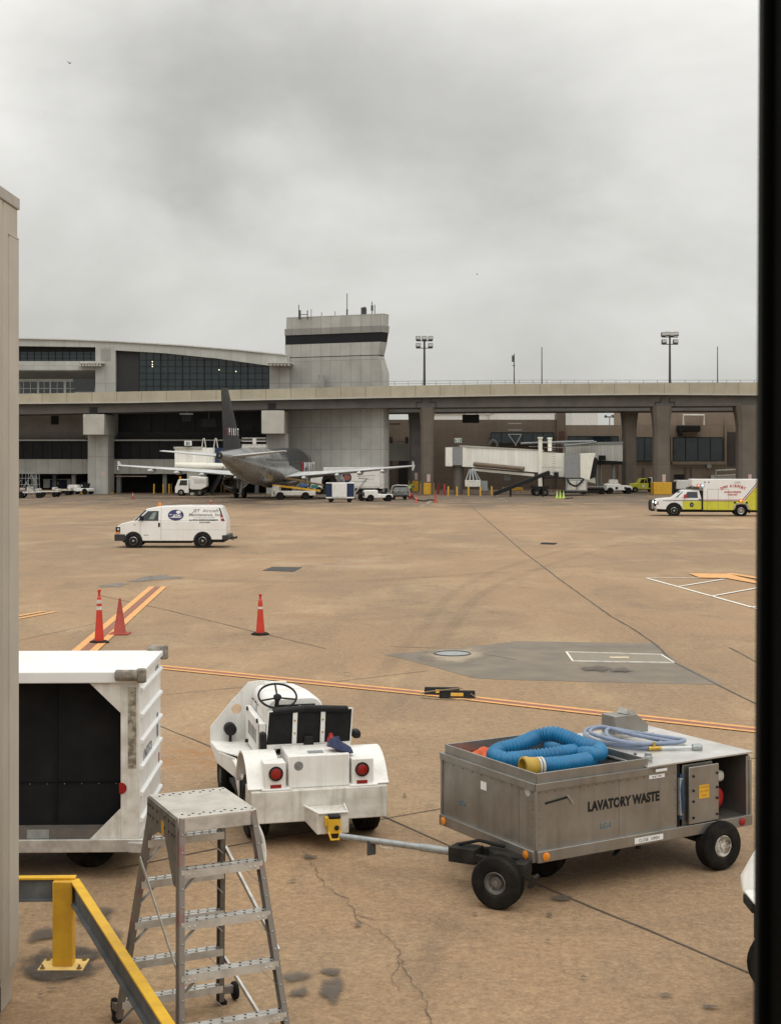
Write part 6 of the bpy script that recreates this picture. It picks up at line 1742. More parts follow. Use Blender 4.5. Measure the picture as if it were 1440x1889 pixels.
mb = MB(); mb.box(2.21, 2.30, -W2 - .03, -W2 + .01, 1.06, 1.28); mb.build('door_handle', ink, van, bevel=.02)
mb = MB(); mb.box(2.345, 2.36, -W2 - .003, -W2 + .01, .42, 1.36); mb.box(1.30, 1.312, -W2 - .003, -W2 + .01, .55, 1.3); mb.prism([(2.345, 1.36), (2.36, 1.36), (2.36, 2.02), (2.345, 2.02)], 'y', -W2 - .003, -W2 + .01, tp); mb.box(2.36, 5.6, -W2 - .0025, -W2 + .005, .92, .926); mb.build('door_seam', grey_ink, van)
mb = MB(); mb.box(1.48, 1.72, -W2 - .004, -W2, .64, .665); mb.build('badge', ink, van)
mb = MB(); mb.box(.95, 1.1, -W2 - .004, -W2, 1.15, 1.18); mb.build('badge', grey_ink, van)
mb = MB(); mb.box(1.3, 1.45, -W2 - .18, -W2 - .02, 1.40, 1.62); mb.build('door_mirror', ink, van, bevel=.03)
mb = MB(); mb.lathe([(.09, 0), (.09, .03), (.075, .04), (.08, .17), (.05, .2), (0, .2)], (2.2, -.45, 2.08), (0, 0, 1), 14); mb.build('beacon', amber, van)
mb = MB(); mb.box(.4, 5.5, -.85, .85, .28, .46); mb.box(1.5, 3.9, -.8, -.7, .24, .38); mb.build('underbody', dark, van)
for x in (wf, wr_):
    mb = MB(); mb.cyl((x, -W2 + .30, .36), (x, -W2 + .02, .36), .455, n=24); mb.build('wheel_well', ink, van)
    wheel(van, (x, -W2 + .12, .36), (0, -1, 0), .36, .24, .56, rim=chrome, n=26, grooves=False)
    wheel(van, (x, W2 - .12, .36), (0, 1, 0), .36, .24, .56, rim=chrome, n=26, grooves=False)
mb = MB(); mb.bar((5.7, 0, .42), (6.0, 0, .46), .06, .06); mb.tube([(5.75, -.2, .45), (5.9, -.25, .36), (6.0, -.2, .5), (6.12, -.22, .56)], .025, 6); mb.bar((5.74, -.3, .42), (5.95, -.3, .55), .05, .05); mb.box(5.95, 6.1, -.35, -.15, .44, .52); mb.build('tow_hitch', ink, van)
sl = (0, -.17 * W2, 1)     # lean of the van side
def vpt(x, z): return (x, -(W2 + .006) * (1 - .17 * (z - 1.36)), z)
up_v = (0, .17 * W2, 1)
def vtext(tx, sz, x, z, m, **k): return text(tx, sz, m, van, vpt(x, z), (1, 0, 0), up_v, depth=.002, **k)
vtext('JET  Aircraft', .215, 4.58, 1.81, grey_ink, shear=.35, bold=.004, gap=1.15)
vtext('Maintenance, Inc', .215, 4.52, 1.61, grey_ink, shear=.35, bold=.004, gap=1.08)
vtext('Line Maintenance Facilities', .10, 4.52, 1.50, M('pale_ink', (.4, .4, .4)), shear=.3)
vtext('ALL PISTON ENGINE REQUIREMENTS', .088, 4.50, 1.385, ink, bold=.004)
text('(972) 574-5595', .085, ink, van, (4.55, -W2 - .003, 1.265), (1, 0, 0), (0, 0, 1), bold=.003)
lg = MB(); cxl, czl = 3.09, 1.66
P = [vpt(cxl + .40 * math.cos(2 * math.pi * k / 32), czl + .275 * math.sin(2 * math.pi * k / 32)) for k in range(32)]
lg.poly(P); em = lg.build('emblem', M('emblem_navy', (.03, .035, .13), rough=.4), van)
text('JETM', .17, white_ink, em, vpt(cxl + .02, czl - .09), (1, 0, 0), up_v, shear=.4, depth=.004, bold=.006)
mb = MB()
mb.poly([(a[0], a[1] - .004, a[2]) for a in [vpt(cxl + .13 + .12 * math.cos(2 * math.pi * k / 18), czl + .15 + .08 * math.sin(2 * math.pi * k / 18)) for k in range(18)]])
mb.poly([(a[0], a[1] - .004, a[2]) for a in [vpt(*q) for q in ((cxl - .34, czl - .11), (cxl - .1, czl - .07), (cxl + .22, czl - .1), (cxl + .32, czl - .02), (cxl + .26, czl - .13), (cxl - .1, czl - .13))]])
mb.poly([(a[0], a[1] - .004, a[2]) for a in [vpt(*q) for q in ((cxl - .33, czl + .04), (cxl - .2, czl + .05), (cxl - .18, czl + .015), (cxl - .32, czl + .01))]])
mb.build('emblem_shapes', white_ink, em)

# ================================================================ AMBULANCE
al = g(1203, 952)
amb = thing('ambulance', 'white and lime yellow ambulance with red lettering and lit beacons', 'ambulance', (al.x, al.y + 1.2, 0), R(-5))
A2 = 1.0
mb = MB()
hoodp = [(.42, .55), (.42, 1.22), (.6, 1.33), (1.72, 1.42), (3.85, 1.42), (3.85, .52)] + arc(1.78, .42, .52, 10, 170) + [(1.2, .5)]
mb.prism(hoodp, 'y', -A2, A2); tpa = taper(1.42, .16)
mb.prism([(1.72, 1.42), (2.40, 1.97), (2.6, 2.02), (3.70, 2.02), (3.85, 1.42)], 'y', -A2, A2, tpa)
am_w = M('ambulance_white', (.80, .80, .79), (.74, .73, .71), .3, sc=1, streak=.08, coat=.3)
cabo = mb.build('cab', am_w, amb, bevel=.03, segs=3)
def apane(pts, m, nm, off, fn=None, W_=A2, parent=amb):
    mb = MB(); mb.prism(pts, 'y', -(W_ + off - .02), -(W_ + off), fn); return mb.build(nm, m, parent)
apane([(2.42, .52), (2.42, 1.16), (3.86, 1.18), (3.86, .52)], lime_y, 'door_paint', .006)
apane([(.9, 1.16), (2.42, 1.18), (3.86, 1.2), (3.86, 1.245), (2.42, 1.225), (.9, 1.2)], ink, 'stripe', .008)
apane([(2.52, 1.42), (2.80, 1.88), (3.56, 1.88), (3.60, 1.42)], glass, 'side_window', .012, tpa)
mb = MB(); mb.hexa([tpa(p) for p in ((1.80, -.85, 1.47), (1.80, .85, 1.47), (1.85, .85, 1.47), (1.85, -.85, 1.47), (2.34, -.85, 1.93), (2.34, .85, 1.93), (2.4, .85, 1.93), (2.4, -.85, 1.93))]); mb.build('windscreen', M('pale_glass', (.16, .20, .19), (.3, .33, .32), .1, sc=2), amb)
apane([(1.84, 1.44), (2.05, 1.44), (2.50, 1.90), (2.42, 1.92)], bpy.data.materials['pale_glass'], 'quarter_glass', .006, tpa)
mb = MB(); mb.prism(arc(1.78, .42, .64, 0, 180) + arc(1.78, .42, .50, 180, 0), 'y', -A2 - .05, -A2 + .3); mb.prism(arc(1.78, .42, .64, 0, 180) + arc(1.78, .42, .50, 180, 0), 'y', A2 - .3, A2 + .05); mb.build('wheel_arch', ink, amb, bevel=.02)
mb = MB(); mb.box(.30, .5, -A2, A2, .42, .72); mb.build('front_bumper', chrome, amb, bevel=.04)
mb = MB(); mb.box(.36, .43, -.7, .7, .7, 1.2); mb.build('grille', ink, amb)
mb = MB()
for y in (-.85, -.5, .5, .85): mb.tube([(.08, y, .38), (.02, y, .6), (.02, y, 1.05), (.12, y, 1.22)], .04, 8)
for z in (.5, .75, 1.0): mb.cyl((.02, -.85, z), (.02, .85, z), .03, n=8)
mb.box(.05, .3, -.95, .95, .38, .5); mb.build('bull_bar', ink, amb)
hl_e = emit('headlamp_lit', (.9, .95, 1), 2.2)
for y in (-.8, .8):
    mb = MB(); mb.box(.39, .62, *sorted((y - .22, y + .22)), .86, 1.18); h_ = mb.build('headlamp', chrome, amb, bevel=.04)
    mb = MB(); mb.ball((.38, y - .12 * (1 if y < 0 else -1), 1.05), (.08, .1, .1), 10); mb.build('lamp_lens', hl_e, h_)
# patient box
B0, B1, BT, BW = 3.98, 8.5, 2.86, 1.18
mb = MB(); mb.prism([(B0, 1.16), (B0, 2.2), (3.2, 2.3), (3.1, 2.45), (3.12, BT), (B1, BT), (B1, 1.16)], 'y', -BW, BW); bo = mb.build('patient_box', am_w, amb, bevel=.03)
mb = MB(); mb.prism([(B0, .48), (B0, 1.16), (B1, 1.16), (B1, .48), (7.45, .48), (7.38, .7), (7.2, .92), (6.86, 1.0), (6.5, .92), (6.32, .7), (6.25, .48)], 'y', -BW, BW); mb.build('lower_box', lime_y, amb, bevel=.02)
apane([(7.0, 1.24), (8.3, 2.78), (8.52, 2.78), (8.52, 1.18), (7.4, 1.18)], lime_y, 'rear_flash', .005, None, BW)
for dx, m in ((0, ink), (.09, white_ink), (.16, red_ink)):
    apane([(6.9 + dx, 1.22), (8.22 + dx, 2.8), (8.29 + dx, 2.8), (6.97 + dx, 1.22)], m, 'flash_stripe', .008 + dx * .02, None, BW)
apane([(B0, 1.17), (B0, 1.21), (7.0, 1.21), (7.0, 1.17)], ink, 'stripe', .008, None, BW)
apane([(B0, 1.25), (B0, 1.29), (7.0, 1.29), (7.0, 1.25)], red_ink, 'stripe', .008, None, BW)
mb = MB()
for x in (4.3, 5.1, 5.9): mb.box(x, x + .02, -BW - .004, -BW, .55, 2.1)
mb.box(4.3, 5.9, -BW - .004, -BW, 2.08, 2.10); mb.build('locker_seam', grey_ink, amb)
apane([(6.25, .52), (6.3, .8), (6.5, 1.02), (7.2, 1.02), (7.45, .8), (7.5, .52), (7.38, .52), (7.2, .92), (6.86, .99), (6.5, .92), (6.36, .52)], chrome, 'arch_trim', .02, None, BW)
for x, z, nm in ((6.38, 1.06, 'marker'), (7.28, 1.06, 'marker')):
    apane([(x - .08, z - .07), (x + .08, z - .07), (x + .08, z + .07), (x - .08, z + .07)], ink, 'side_vent', .015, None, BW)
for x, z, c_, e_ in ((3.62, 2.38, (1, .12, .08), 5), (3.92, 2.38, (.25, .4, 1), 5), (6.83, 1.22, (1, .10, .02), 9)):
    mb = MB(); mb.box(x - .13, x + .13, -BW - .04, -BW, z - .1, z + .1); k_ = mb.build('beacon', ink, amb, bevel=.02)
    mb = MB(); mb.ball((x, -BW - .05, z), (.10, .05, .075), 10); mb.build('beacon_lens', emit('beacon_%d' % int(x * 100), c_, e_), k_)
apane([(6.35, 2.56), (6.8, 2.56), (6.8, 2.70), (6.35, 2.70)], band_m, 'scene_light', .03, None, BW)
for x in (4.1, 4.4): apane([(x - .06, 2.58), (x + .06, 2.58), (x + .06, 2.68), (x - .06, 2.68)], grey_ink, 'vent', .01, None, BW)
def box_text(tx, sz, x, z, m, **k): return text(tx, sz, m, amb, (x, -BW - .004, z), (1, 0, 0), (0, 0, 1), depth=.003, **k)
objs = []
word = 'DFW AIRPORT'
for i, ch in enumerate(word):
    if ch == ' ': continue
    a = R(118 - i * 5.6) ; rr_ = 1.75
    cx_, cz_ = 6.25, .47 + .2
    p = (cx_ + rr_ * math.cos(a), -BW - .004, cz_ + rr_ * .9 * math.sin(a))
    ra = a - math.pi / 2
    objs.append(text(ch, .30, red_ink, amb, p, (math.cos(ra), 0, math.sin(ra)), (-math.sin(ra), 0, math.cos(ra)), bold=.012, depth=.003, sx=.85))
join_into(objs)
box_text('MOBILE INTENSIVE', .15, 6.2, 1.82, red_ink, bold=.008)
box_text('CARE UNIT', .15, 6.2, 1.62, red_ink, bold=.008)
mb = MB(); P = [(3.12 + .16 * math.cos(2 * math.pi * k / 8), .88 + .2 * math.sin(2 * math.pi * k / 8)) for k in range(8)]
o_ = apane(P, ink, 'door_badge', .012)
mb = MB(); mb.prism([(3.12 + .08 * math.cos(2 * math.pi * k / 10), .88 + .09 * math.sin(2 * math.pi * k / 10)) for k in range(10)], 'y', -A2 - .016, -A2 - .012); mb.build('badge_star', grey_ink, o_)
mb = MB(); mb.box(2.5, 2.7, -A2 - .3, -A2 - .1, 1.42, 1.68); mb.box(2.56, 2.6, -A2 - .12, -A2, 1.44, 1.5); mb.build('door_mirror', red_ink, amb, bevel=.03)
mb = MB(); mb.box(3.66, 3.8, -A2 - .03, -A2, 1.22, 1.32); mb.build('door_handle', ink, amb)
mb = MB(); mb.box(3.86, 4.0, -A2 - .04, A2, .45, 1.95); mb.box(3.9, 4.35, -BW, BW, .36, .5); mb.box(.6, 8.3, -.7, .7, .3, .55); mb.build('underframe', dark, amb)
for x in (1.78, 6.86):
    mb = MB(); mb.cyl((x, -A2 + .4, .42), (x, -A2 - .03, .42), .5, n=24); mb.build('wheel_well', ink, amb)
    for sy in (-1, 1): wheel(amb, (x, sy * (A2 + (.05 if x > 3 else 0) - .08), .42), (0, sy, 0), .42, .28, .6, rim=chrome, n=24, grooves=False)
mb = MB(); mb.box(7.5, 7.54, -BW, -.4, .25, .6); mb.build('mud_flap', ink, amb)
mb = MB(); mb.box(3.0, 3.2, -.6, -.2, 2.1, 2.3); mb.lathe([(.1, 0), (.16, .1), (.1, .15)], (2.9, -.3, 2.1), (0, 0, 1)); mb.build('roof_fittings', pole_m, amb)
# ================================================================ APRON EQUIPMENT FAR OFF
def place(x, y): return g(x, y)
def small_wheels(t_, xs, y0, y1, r_, wd=.22, rim=None, n=18):
    for x in xs:
        wheel(t_, (x, y0, r_), (0, -1, 0), r_, wd, .5, rim=rim or rim_m, n=n, grooves=False)
        wheel(t_, (x, y1, r_), (0, 1, 0), r_, wd, .5, rim=rim or rim_m, n=n, grooves=False)
# yellow bollards
def bollard(x, y, h, label, m=yellow, grp='yellow bollards', r_=.09):
    c = place(x, y); t_ = MB(); t_.lathe([(r_ * 1.5, 0), (r_ * 1.5, .03), (r_, .04), (r_, h - .06), (r_ * .7, h - .01), (0, h)], n=12)
    o = t_.build('bollard', m); o.location = c
    return tag(o, label, 'bollard', grp)
for x, y, lb in ((284, 911, 'yellow bollard at the dark garage, farthest from the white service truck'), (301, 911, 'yellow bollard at the dark garage, second of the four counted from the pier'), (312, 911, 'yellow bollard at the garage, third of the four counted from the pier'), (316, 909, 'yellow bollard at the garage nearest the white service truck')):
    bollard(x, y, 1.25, lb)
for x, y, lb in ((826.5, 914, 'yellow bollard nearest the yellow-footed round pillar'), (842.5, 915, 'yellow bollard under the jet bridge rotunda column'), (863.7, 915, 'yellow bollard in front of the white hanging cabinet'), (885.5, 915, 'yellow bollard between hanging cabinet and conveyor foot'), (906.5, 914, 'yellow bollard at the foot of the black conveyor')):
    bollard(x, y, 1.1, lb)
for x, y, lb in ((408, 908, 'orange-yellow post in the dark under the airliner wing, nearest the stairs'), (414, 908, 'orange-yellow post in the dark under the airliner wing, nearest the engine')):
    bollard(x, y, 1.2, lb)
for x, y, lb in ((808, 911, 'red post beside the yellow-footed round pillar'), (819.5, 913, 'red post between the round pillar and the yellow bollards')):
    bollard(x, y, 1.3, lb, red, 'red posts', .12)
# visual docking gantries
def gantry(x0, y0, y1, x1, label, base):
    s_ = (base - HY) / CAMH; Y = F / s_
    o = Vector((xat(x0, Y), Y, 0)); t_ = thing('docking_gantry', label, 'gantry', o, 0, 'docking gantries')
    X1 = xat(x1, Y) - o.x; Z = zat(y0, Y)
    mb = MB(); mb.box(-.22, .22, -.22, .22, 0, Z); mb.box(-.22, X1, -.12, .12, Z - .25, Z); mb.bar((.1, 0, Z - 1.9), (X1 * .55, 0, Z - .2), .15, .15); mb.build('post', M('gantry_grey', (.13, .15, .15)) if 'gantry_grey' not in bpy.data.materials else bpy.data.materials['gantry_grey'], t_)
    mb = MB(); mb.box(X1 - .5, X1 + .55, -.4, .5, Z - .35, Z + .35); mb.box(X1 - .3, X1 + .3, -.2, .2, Z - .9, Z - .35); mb.cyl((X1 + .5, 0, Z), (X1 + .95, 0, Z - .05), .14); mb.build('display_box', ink, t_, bevel=.04)
    return t_
gantry(101, 851, 0, 141, 'grey gantry holding a black display above the blue dolly', 909)
gantry(583, 857, 0, 634, 'grey gantry holding a black display beyond the airliner nose', 906)

# white service truck beside the jet bridge
c = place(352, 915); tk = thing('service_truck', 'white high-lift service truck parked left of the airliner tail', 'truck', c)
mb = MB(); mb.prism([(-1.85, .35), (-1.85, 1.0), (-1.75, 1.2), (-1.45, 1.95), (-.25, 1.95), (-.25, .35)], 'y', 0, 1.9); mb.build('cab', white, tk, bevel=.05)
mb = MB(); mb.prism([(-1.4, 1.25), (-1.2, 1.85), (-.45, 1.85), (-.45, 1.25)], 'y', -.02, .02); mb.build('side_window', glass, tk)
mb = MB(); mb.prism([(-.15, .9), (-.15, 2.3), (1.75, 2.2), (1.8, 1.1), (1.2, .75), (.1, .75)], 'y', -.1, 2.0); bx_ = mb.build('tank_body', white, tk, bevel=.06)
mb = MB(); mb.prism([(.4, 1.55), (.4, 2.0), (1.65, 1.95), (1.65, 1.5)], 'y', -.13, -.1); mb.build('side_panel', band_m, bx_)
mb = MB(); mb.box(-1.7, 1.7, .1, 1.8, .4, .75); mb.build('chassis', dark, tk)
mb = MB(); mb.cyl((-1.3, .3, 2.0), (-1.3, .3, 2.3), .12); mb.build('beacon', amber, tk)
small_wheels(tk, (-1.15, 1.0), .05, 1.85, .4)

# belt loader at the hold door
c = place(540, 922); bl = thing('belt_loader', 'white belt loader with yellow conveyor raised beside the airliner belly', 'belt loader', c)
mb = MB(); mb.box(-2.1, 2.4, 0, 1.8, .45, .95); mb.box(-2.3, -1.9, 0, 1.8, .35, 1.3); mb.box(-2.2, -1.5, .1, .7, .95, 1.5); mb.build('chassis', white_dirty, bl, bevel=.05)
mb = MB(); mb.bar((-2.2, .6, 1.55), (2.9, .6, .95), .9, .18); mb.build('lower_belt', yellow, bl)
mb = MB(); mb.bar((-.9, 1.3, 2.3), (3.2, 1.3, 1.5), .9, .12); mb.bar((-.9, .8, 2.4), (3.2, .8, 1.6), .05, .08); mb.build('upper_belt', M('brown_belt', (.22, .15, .06), (.3, .2, .08)), bl)
mb = MB(); mb.bar((-.4, .9, .9), (.6, .9, 1.95), .12, .12); mb.bar((.9, .9, .9), (1.9, .9, 1.7), .12, .12); mb.box(-1.0, -.2, .5, 1.2, .95, 1.25); mb.build('lift_arm', dark, bl)
mb = MB(); mb.box(-1.3, -.6, .4, .9, .95, 1.4); mb.tube([(-1.6, .3, 1.3), (-1.6, .3, 1.9), (-1.1, .3, 1.9)], .03, 6); mb.build('seat', ink, bl)
small_wheels(bl, (-1.35, 1.35), .0, 1.8, .42, .26, dark)
def suitcase(x, y, z, sz, m, label):
    t_ = thing('suitcase', label, 'suitcase', c + Vector((x, y, z)))
    mb = MB(); mb.box(0, sz[0], 0, sz[1], 0, sz[2]); b_ = mb.build('case', m, t_, bevel=.05)
    mb = MB(); mb.tube([(sz[0] * .3, sz[1] * .5, sz[2]), (sz[0] * .3, sz[1] * .5, sz[2] + .08), (sz[0] * .7, sz[1] * .5, sz[2] + .08), (sz[0] * .7, sz[1] * .5, sz[2])], .02, 6); mb.build('handle', ink, b_)
teal = M('teal_bag', (.03, .16, .15)); bluebag = M('blue_bag', (.03, .10, .26))
suitcase(.7, .3, 1.33, (.8, .5, .35), bluebag, 'blue suitcase riding the belt loader in front of the teal one')
suitcase(1.9, .3, 1.19, (.75, .5, .4), teal, 'teal suitcase riding low on the belt loader')

# curtain sided baggage carts
def curtain_cart(c, L_, label, rz=0.0, endw=None):
    t_ = thing('curtain_cart', label, 'baggage cart', c, rz, 'covered carts across the apron')
    mb = MB(); mb.box(-L_ / 2, L_ / 2, 0, 1.6, 1.9, 1.98); mb.box(-L_ / 2, L_ / 2, 0, 1.6, .42, .55); mb.box(-L_ / 2, L_ / 2, 1.5, 1.55, .55, 1.9); mb.build('frame', white, t_, bevel=.02)
    mb = MB(); mb.box(*endw, -.05, .02, .55, 1.9); mb.build('end_panel', white, t_, bevel=.02)
    for x0, x1 in ((-L_ / 2 + .02, endw[0]), (endw[1], L_ / 2 - .02)):
        mb = MB(); n = 10
        V = [[mb.v((x0 + (x1 - x0) * k / n, .03 + .03 * (k % 2), z)) for z in (.56, 1.9)] for k in range(n + 1)]
        for a, b in zip(V, V[1:]): mb.f([a[0], b[0], b[1], a[1]])
        k_ = mb.build('curtain', navy, t_)
    small_wheels(t_, (-L_ / 2 + .5, L_ / 2 - .5), .15, 1.45, .24, .16, dark, 14)
    mb = MB(); mb.bar((-L_ / 2, .8, .4), (-L_ / 2 - .8, .8, .35), .07, .07); mb.build('draw_bar', dark, t_)
    return t_
curtain_cart(place(627, 927), 2.85, 'white ended cart with navy curtains in front of the airliner wing', 0, (-.80, .68))
# white box truck with emblem behind the wing
c = place(655, 912); bt = thing('box_truck', 'white box truck with a dark round emblem beyond the wing', 'truck', c)
Yk = c.y
mb = MB(); mb.box(xat(596, Yk) - c.x, xat(706, Yk) - c.x, 0, 2.6, .95, zat(862, Yk)); bx_ = mb.build('cargo_box', white, bt, bevel=.05)
mb = MB(); mb.box(xat(700, Yk) - c.x, xat(708, Yk) - c.x, -.05, .1, .7, zat(862, Yk)); mb.box(xat(600, Yk) - c.x, xat(708, Yk) - c.x, -.03, 2.4, .75, .95); mb.build('rear_post', white_dirty, bt)
cx_, cz_ = xat(639, Yk) - c.x, zat(881, Yk)
mb = MB(); mb.disc((cx_, 0, cz_), (0, -1, 0), .62, 28, .012); em = mb.build('emblem', M('emblem_dark', (.02, .03, .09)), bx_)
mb = MB()
for k in range(5):
    z = cz_ + .3 - k * .14; mb.box(cx_ - .35 + .12 * abs(k - 2) * .6, cx_ + .52 - .1 * abs(k - 2), -.02, -.013, z - .03, z + .03)
mb.build('emblem_bars', M('emblem_orange', (.60, .16, .05)), em)
mb = MB(); mb.prism([(xat(596, Yk) - c.x - 2.0, .5), (xat(596, Yk) - c.x - 1.9, 1.3), (xat(596, Yk) - c.x - 1.5, 2.2), (xat(596, Yk) - c.x - .1, 2.25), (xat(596, Yk) - c.x - .1, .5)], 'y', .1, 2.4); mb.build('cab', white, bt, bevel=.05)
mb = MB(); mb.box(xat(600, Yk) - c.x, xat(704, Yk) - c.x, .3, 2.2, .45, .78); mb.build('chassis', dark, bt)
small_wheels(bt, (xat(588, Yk) - c.x, xat(690, Yk) - c.x), .1, 2.4, .45)
# mobile stairs
c = place(664, 921); ms = thing('mobile_stairs', 'grey lattice maintenance steps standing before the white box truck', 'steps', c)
mb = MB()
for x in (-.9, -.3, .75):
    for y in (0, 1.0): mb.bar((x, y, .2), (x, y, 3.1 if x > -.9 else 2.2), .06, .06)
for z in (.5, 1.2, 1.9, 2.5, 3.05):
    mb.bar((-.9 if z < 2.2 else -.3, 0, z), (.75, 0, z), .05, .05); mb.bar((-.9 if z < 2.2 else -.3, 1, z), (.75, 1, z), .05, .05)
mb.bar((-.9, 0, .3), (.7, 0, 2.2), .08, .14); mb.bar((-.9, 1, .3), (.7, 1, 2.2), .08, .14); mb.bar((-.3, 0, 2.5), (.75, 0, 1.9), .04, .04); mb.bar((.75, 0, 2.6), (1.7, 0, 2.55), .05, .05); mb.bar((.75, 0, 2.2), (1.5, 0, 2.1), .05, .05)
mb.build('frame', alu, ms)
mb = MB()
for k in range(9): mb.box(-.85 + k * .18, -.6 + k * .18, .05, .95, .38 + k * .22, .41 + k * .22)
mb.box(-.2, .75, 0, 1, 2.2, 2.25); mb.build('tread', galv, ms)
small_wheels(ms, (-.7, .6), .0, 1.0, .16, .1, dark, 12)
# small tractors
def mini_tug(c, rz, label, body=white, hood_h=1.15):
    t_ = thing('tow_tractor', label, 'tow tractor', c, rz, 'small tow tractors across the apron')
    mb = MB(); mb.prism([(-1.5, .35), (-1.55, .9), (-1.4, hood_h), (-.2, hood_h), (-.15, .75), (1.3, .75), (1.4, .65), (1.4, .35)], 'y', 0, 1.4); bd = mb.build('body', body, t_, bevel=.08, segs=3)
    mb = MB(); mb.box(.3, .8, .1, 1.3, .75, .98); mb.box(.75, .9, .1, 1.3, .95, 1.35); mb.build('seat', ink, t_, bevel=.04)
    mb = MB(); mb.tube([(-.05 + .06 * math.cos(a), .7 + .2 * math.sin(a), 1.25 + .18 * math.cos(a)) for a in [k * math.pi / 6 for k in range(12)]], .02, 6, closed=True); mb.bar((-.2, .7, 1.0), (-.05, .7, 1.25), .04, .04); mb.build('steering_wheel', ink, t_)
    mb = MB()
    for k in range(5): mb.box(-1.565, -1.53, .3 + k * .18, .38 + k * .18, .55, .95)
    mb.build('grille', dark, bd)
    small_wheels(t_, (-.95, .95), .0, 1.4, .36, .24, dark, 18)
    return t_
mini_tug(place(700, 925), R(12), 'small white tow tractor standing beside the ground power cart')
mini_tug(place(144, 912), R(-20), 'small round-nosed white tow tractor before the grey pushback tractor')
# wheeled generator
c = place(675, 924); t_ = thing('tow_dolly', 'low dark trailer with fat tyres behind the small white tractor', 'trailer', c)
mb = MB(); mb.box(-.8, .8, 0, 1.3, .5, .8); mb.box(-.5, .4, .2, 1.0, .8, 1.15); mb.build('deck', dark, t_, bevel=.05); small_wheels(t_, (-.45, .35), 0, 1.3, .4, .26, dark)
c = place(736, 922); gp_ = thing('ground_power_cart', 'silver pipe-framed ground power cart beside a crew member', 'power cart', c)
mb = MB()
for y in (0, 1.1):
    mb.tube([(-1.0, y, .4), (-.7, y, 1.45), (-.3, y, 1.55), (.9, y, 1.5), (1.1, y, .9), (1.1, y, .4)], .06, 8)
    mb.bar((-.7, y, 1.0), (1.05, y, 1.0), .05, .05)
mb.build('pipe_frame', alu, gp_)
mb = MB(); mb.box(-.6, .9, .15, .95, .5, 1.3); mb.cyl((-.3, -.05, .95), (-.3, .1, .95), .25); mb.cyl((.3, -.05, .95), (.3, .1, .95), .25); mb.build('engine_block', galv, gp_, bevel=.06)
mb = MB(); mb.box(-1.0, 1.1, 0, 1.1, .32, .45); mb.build('base', dark, gp_); small_wheels(gp_, (-.6, .6), 0, 1.1, .22, .14, dark, 14)
c = place(757, 920); t_ = thing('fuel_drum', 'red canister on the ground at the end of the ground power cart', 'canister', c)
mb = MB(); mb.lathe([(.2, 0), (.24, .03), (.24, .5), (.2, .55), (.08, .58), (.08, .66), (0, .66)], n=16); mb.build('drum', red, t_); mb = MB(); mb.tube([(-.1, 0, .56), (-.1, 0, .72), (.1, 0, .72), (.1, 0, .56)], .02, 6); mb.build('handle', ink, t_)
mb = MB(); P = [place(759, 918) + Vector((0, 0, .5)), place(764, 922) + Vector((0, 0, .1)), place(772, 924) + Vector((0, 0, .06)), place(782, 925) + Vector((0, 0, .06)), place(792, 923) + Vector((0, 0, .06)), place(803, 924.5) + Vector((0, 0, .06))]
mb.tube(bez(P, 8), .07, 6); tag(mb.build('power_hose', ink), 'black hose lying between the power cart and the orange cone', 'hose')
# crew member bending over the power cart
def person(c, rz, label):
    t_ = thing('person', label, 'person', c, rz)
    V = [((0, 0, .92), .13), ((0, -.03, 1.12), .135), ((.0, -.14, 1.38), .14), ((.0, -.22, 1.50), .06), ((.0, -.26, 1.60), .085), ((.0, -.29, 1.71), .09),
         ((-.17, -.13, 1.40), .065), ((-.25, -.26, 1.20), .05), ((-.2, -.48, 1.10), .04), ((-.19, -.56, 1.08), .035),
         ((.17, -.13, 1.40), .065), ((.25, -.26, 1.20), .05), ((.2, -.48, 1.10), .04), ((.19, -.56, 1.08), .035),
         ((-.1, 0, .86), .10), ((-.12, -.04, .48), .07), ((-.12, .0, .09), .05), ((-.12, -.14, .05), .045),
         ((.1, 0, .86), .10), ((.12, -.04, .48), .07), ((.12, .02, .09), .05), ((.12, -.12, .05), .045)]
    E = [(0, 1), (1, 2), (2, 3), (3, 4), (4, 5), (2, 6), (6, 7), (7, 8), (8, 9), (2, 10), (10, 11), (11, 12), (12, 13), (0, 14), (14, 15), (15, 16), (16, 17), (0, 18), (18, 19), (19, 20), (20, 21)]
    me = bpy.data.meshes.new('body'); me.from_pydata([v for v, r_ in V], E, [])
    o = bpy.data.objects.new('body', me); COL.objects.link(o); o.parent = t_
    o.modifiers.new('skin', 'SKIN'); me.skin_vertices or me.attributes
    for sv, (v, r_) in zip(me.skin_vertices[0].data, V): sv.radius = (r_, r_)
    me.skin_vertices[0].data[0].use_root = True
    s_ = o.modifiers.new('sub', 'SUBSURF'); s_.levels = 2; s_.render_levels = 2
    me.materials.append(M('dark_workwear', (.03, .035, .05)))
    mb = MB()
    rings = []
    for z, rx, ry, yo in ((.98, .19, .155, -.01), (1.12, .185, .155, -.035), (1.3, .2, .17, -.10), (1.46, .16, .12, -.17)):
        rings.append([(rx * math.cos(a), yo + ry * math.sin(a), z) for a in [k * math.pi / 8 for k in range(16)]])
    mb.loft(rings, cap=False); vst = mb.build('safety_vest', M('hivis_green', (.38, .72, .08)), t_, smooth=80)
    mb = MB(); mb.lathe([(.192, 0), (.196, .0), (.196, .05), (.192, .05)], (0, -.03, 1.08), n=16); mb.build('vest_band', band_m, vst)
    mb = MB(); mb.ball((0, -.285, 1.76), (.095, .105, .06), 12); mb.build('hair', ink, t_)
    mb = MB(); mb.ball((0, -.30, 1.69), (.075, .085, .10), 12); mb.ball((0, -.385, 1.69), (.014, .02, .02), 8); mb.build('face', M('skin', (.35, .2, .13), (.3, .17, .11)), t_)
    return t_
